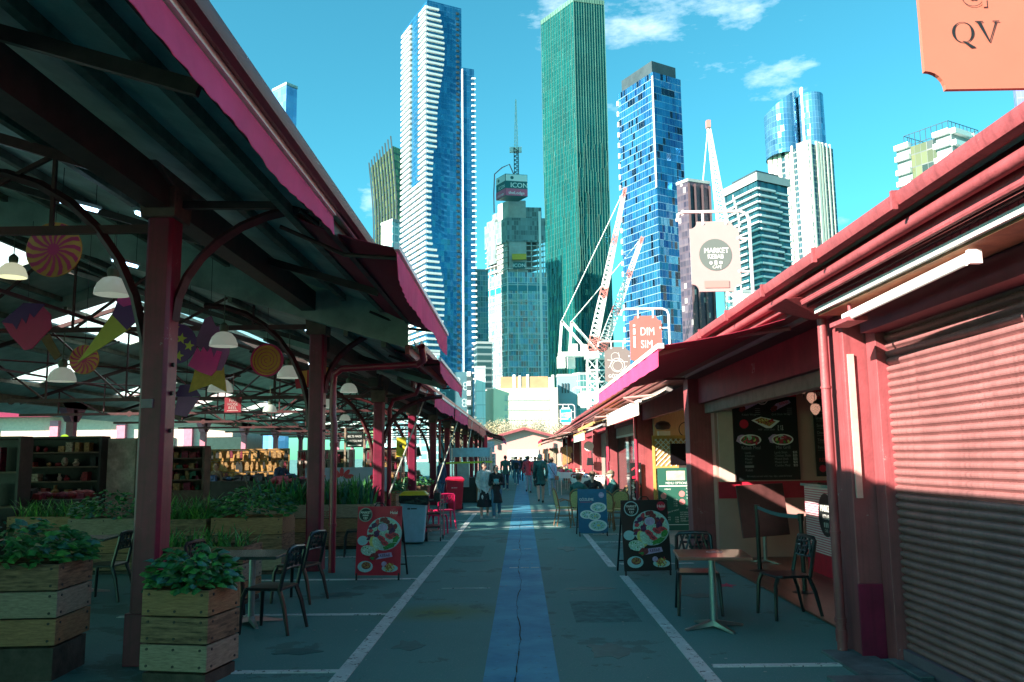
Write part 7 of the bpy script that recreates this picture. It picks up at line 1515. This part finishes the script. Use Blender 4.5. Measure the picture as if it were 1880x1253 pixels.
    if face:
        for s in (-1, 1): b = MB(); b.sph(F(s*.028*r,.080*r,.008*r), (.013*r,.008*r,.008*r), 8, 6); b.build('eye', BK, t)
        b = MB(); b.sph(F(0,.086*r,-.050*r), (.022*r,.008*r,.007*r), 10, 6); b.build('mouth', mat('lips', (.45,.12,.12), .5), t)
    if extra: extra(t, F, r, J)
    return t
def jean(n, c): return mat(n, c, .8, noise=.2, scale=12, bump=.3, bscale=60)
CLO = dict(white=jean('cloth_white', (.66,.68,.68)), black=jean('cloth_black', (.022,.024,.028)), teal=jean('cloth_teal', (.02,.10,.10)), navy=jean('cloth_navy', (.03,.07,.14)), jeans=jean('denim', (.08,.20,.30)), pale=jean('denim_pale', (.26,.38,.48)), red=jean('hoodie_red', (.66,.06,.09)), blue=jean('shirt_blue', (.35,.50,.72)), grey=jean('cloth_grey', (.25,.28,.30)), brown=jean('cloth_brown', (.16,.09,.06)), green=jean('cloth_green', (.03,.13,.11)))
HB = mat('hair_black', (.01,.008,.008), .45, noise=.2); HR = mat('hair_brown', (.10,.05,.03), .5, noise=.3); HG = mat('hair_grey', (.35,.33,.3), .6, noise=.2); SHW_ = mat('shoe_white', (.62,.62,.62), .5); SHB = mat('shoe_black', (.015,.015,.015), .4)
def glasses(dark):
    def f(t, F, r, J):
        b = MB()
        for s in (-1, 1):
            if dark: b.sph(F(s*.030*r,.090*r,.006*r), (.025*r,.008*r,.017*r), 10, 6)
            else: b.tube([F(s*.030*r+.023*r*math.cos(a*.7), .092*r, .004*r+.022*r*math.sin(a*.7)) for a in range(10)], .003*r, 4)
            b.tube([F(s*.055*r,.085*r,.008*r), F(s*.075*r,.0,.01*r)], .003*r, 4)
        b.tube([F(-.008*r,.098*r,.008*r), F(.008*r,.098*r,.008*r)], .003*r, 4); b.build('glasses', BK, t)
    return f
def open_coat(t, F, r, J):
    glasses(False)(t, F, r, J)
    for s in (-1, 1):
        b = MB(); pts = []
        for i in range(9):
            f = i/8; z = 1.30-.78*f; pts.append((s*(.055+.045*f), .135-.01*f+.02*math.sin(f*6), z)); pts.append((s*(.155+.05*f), .03, z))
        b.add(pts+[(p[0], p[1]-.02, p[2]) for p in pts], [(2*i, 2*i+1, 2*i+3, 2*i+2) for i in range(8)]+[(18+2*i, 18+2*i+2, 18+2*i+3, 18+2*i+1) for i in range(8)]+[(2*i, 2*i+2, 20+2*i, 18+2*i) for i in range(8)]); b.build('coat_front', CLO['white'], t, smooth=True)
    b = MB(); b.box(-.05,.128,.90,.06,.135,.93); b.build('belt_bag', WHITEM, t)
person('woman in open white coat and black pleated skirt walking towards us', -1.09, 24.5, rad(180), 1.60, CLO['white'], CLO['black'], SHW_, HB, 0, .36, 'skirt', .10, 'pocket', hairlen=.05, face=True, headturn=.7, topcol2=mat('top_pale', (.50,.62,.64), .7), fem=True, extra=open_coat, group='two women walking towards us')
def phone(t, F, r, J):
    b = MB(); c = (J['wr',1]+J['wr',-1])/2+V(0,.05,.06); b.box(c.x-.07,c.y-.01,c.z-.05,c.x+.07,c.y+.03,c.z+.07); b.build('phone', mat('phone_teal', (.15,.45,.50), .4), t)
person('girl with long black hair in dark coat holding a teal phone', -.74, 24.4, rad(180), 1.50, CLO['black'], CLO['jeans'], SHW_, HB, 0, .33, 'trousers', .07, 'fold', hairlen=.24, face=True, headturn=.75, topcol2=mat('top_lilac', (.42,.32,.42), .7), fem=True, extra=phone, group='two women walking towards us')
person('man in dark green jacket seen from behind at left of the aisle', -.86, 44, 0, 1.80, CLO['green'], CLO['navy'], SHW_, HB, 1, .46, 'trousers', .22, 'down')
def pack(col):
    def f(t, F, r, J): b = MB(); b.box(-.13,-.26,1.0,.13,-.11,1.38); b.build('backpack', col, t, bevel=.05)
    return f
person('person in blue with a dark backpack farther up the aisle', -.35, 52, 0, 1.74, CLO['navy'], CLO['jeans'], SHW_, HR, 0, .5, 'trousers', .12, 'down', extra=pack(CLO['black']))
def hood(t, F, r, J): b = MB(); b.sph((0,-.085,1.47), (.115,.07,.085), 14, 8); b.build('hood', CLO['red'], t, smooth=True)
person('person in bright red hoodie and pale jeans walking away', .30, 41, rad(-4), 1.76, CLO['red'], CLO['pale'], SHB, HB, 0, .47, 'trousers', .10, 'pocket', extra=hood)
def puffer(t, F, r, J):
    b = MB()
    for k in range(8): z = .86+.075*k; b.tube([(.148*math.cos(a*.35)*(1+.02*math.sin(k)), .148*math.sin(a*.35), z) for a in range(19)], .010, 5)
    b.build('quilt_seams', CLO['teal'], t)
person('person in black puffer jacket shorts and grey cap walking away', .69, 32, rad(3), 1.82, CLO['teal'], CLO['black'], SHB, HG, 0, .40, 'shorts', .16, 'down', hat=CLO['grey'], extra=puffer)
def crossbag(t, F, r, J):
    b = MB(); b.tube([(-.12,-.12,1.38),(0,-.165,1.15),(.17,-.12,.88)], .012, 5); b.build('bag_strap', BLACK, t); b = MB(); b.box(.13,-.2,.72,.30,-.05,.90); b.build('shoulder_bag', mat('bag_tan', (.35,.14,.08), .5), t, bevel=.02)
person('woman in pale blue shirt with a crossbody strap walking away', 1.28, 36.5, rad(-6), 1.68, CLO['blue'], CLO['pale'], SHW_, HR, 0, .46, 'trousers', .08, 'down', fem=True, hairlen=.06, extra=crossbag)
person('hunched diner in teal jacket seated with back to the aisle', 1.38, 21.55, rad(-38), 1.66, CLO['teal'], CLO['black'], SHB, HR, 0, .5, 'trousers', 0, 'table', sit=True, hat=CLO['brown'])
person('diner in black cap and sunglasses seated behind the blue board', 1.92, 23.35, rad(178), 1.70, CLO['black'], CLO['black'], SHB, HG, 0, .5, 'trousers', 0, 'table', sit=True, hat=CLO['brown'], face=True, extra=glasses(True))
person('older man in olive cap seated by the wall facing left', 2.45, 22.5, rad(98), 1.76, CLO['teal'], CLO['navy'], SHB, HG, 0, .5, 'trousers', 0, 'table', sit=True, hat=mat('olive_cap', (.16,.14,.09), .8), topcol2=CLO['grey'])
for i, (x, y, h_, tp_, bt_, rz_, l_) in enumerate(((-.05,60,1.7,'black','navy',0,'distant person in black beyond the red hoodie'),(.75,48,1.72,'black','black',10,'person in black half hidden beyond the puffer jacket'),(1.05,56,1.68,'white','jeans',180,'distant person in white coming towards us right of the aisle'),(-.6,66,1.7,'grey','navy',180,'distant person in grey left of centre'),(.35,72,1.75,'navy','black',0,'distant person in navy at the aisle centre'),(-.9,78,1.7,'red','navy',180,'distant person in red near the far shed'),(.9,82,1.7,'white','black',0,'distant person in white near the far shed'),(-.25,88,1.72,'brown','navy',180,'farthest person in brown before the pink gable'),(1.5,64,1.66,'blue','jeans',0,'distant person in pale blue by the right stalls'))):
    person(l_, x, y, rad(rz_), h_, CLO[tp_], CLO[bt_], SHB, [HB, HR][i % 2], i % 2, [.48,.42,.5][i % 3], 'trousers', [.12,.2,.06,.16][i % 4], ['down','pocket','fold'][i % 3], group='distant shoppers')
person('person in blue jacket standing behind the fifth post', -2.95, 31.0, rad(60), 1.72, CLO['navy'], CLO['jeans'], SHB, HB, 0, .46, 'trousers', 0, 'down')
person('stallholder in dark top beside the leather rack inside the shed', -7.5, 26.3, rad(-120), 1.75, CLO['navy'], CLO['pale'], SHB, HB, 0, .5, 'trousers', 0, 'table')
person('shopper in wine red behind the shed stalls', -9.4, 26.0, rad(160), 1.66, CLO['brown'], CLO['black'], SHB, HR, 1, .46, 'trousers', 0, 'fold')
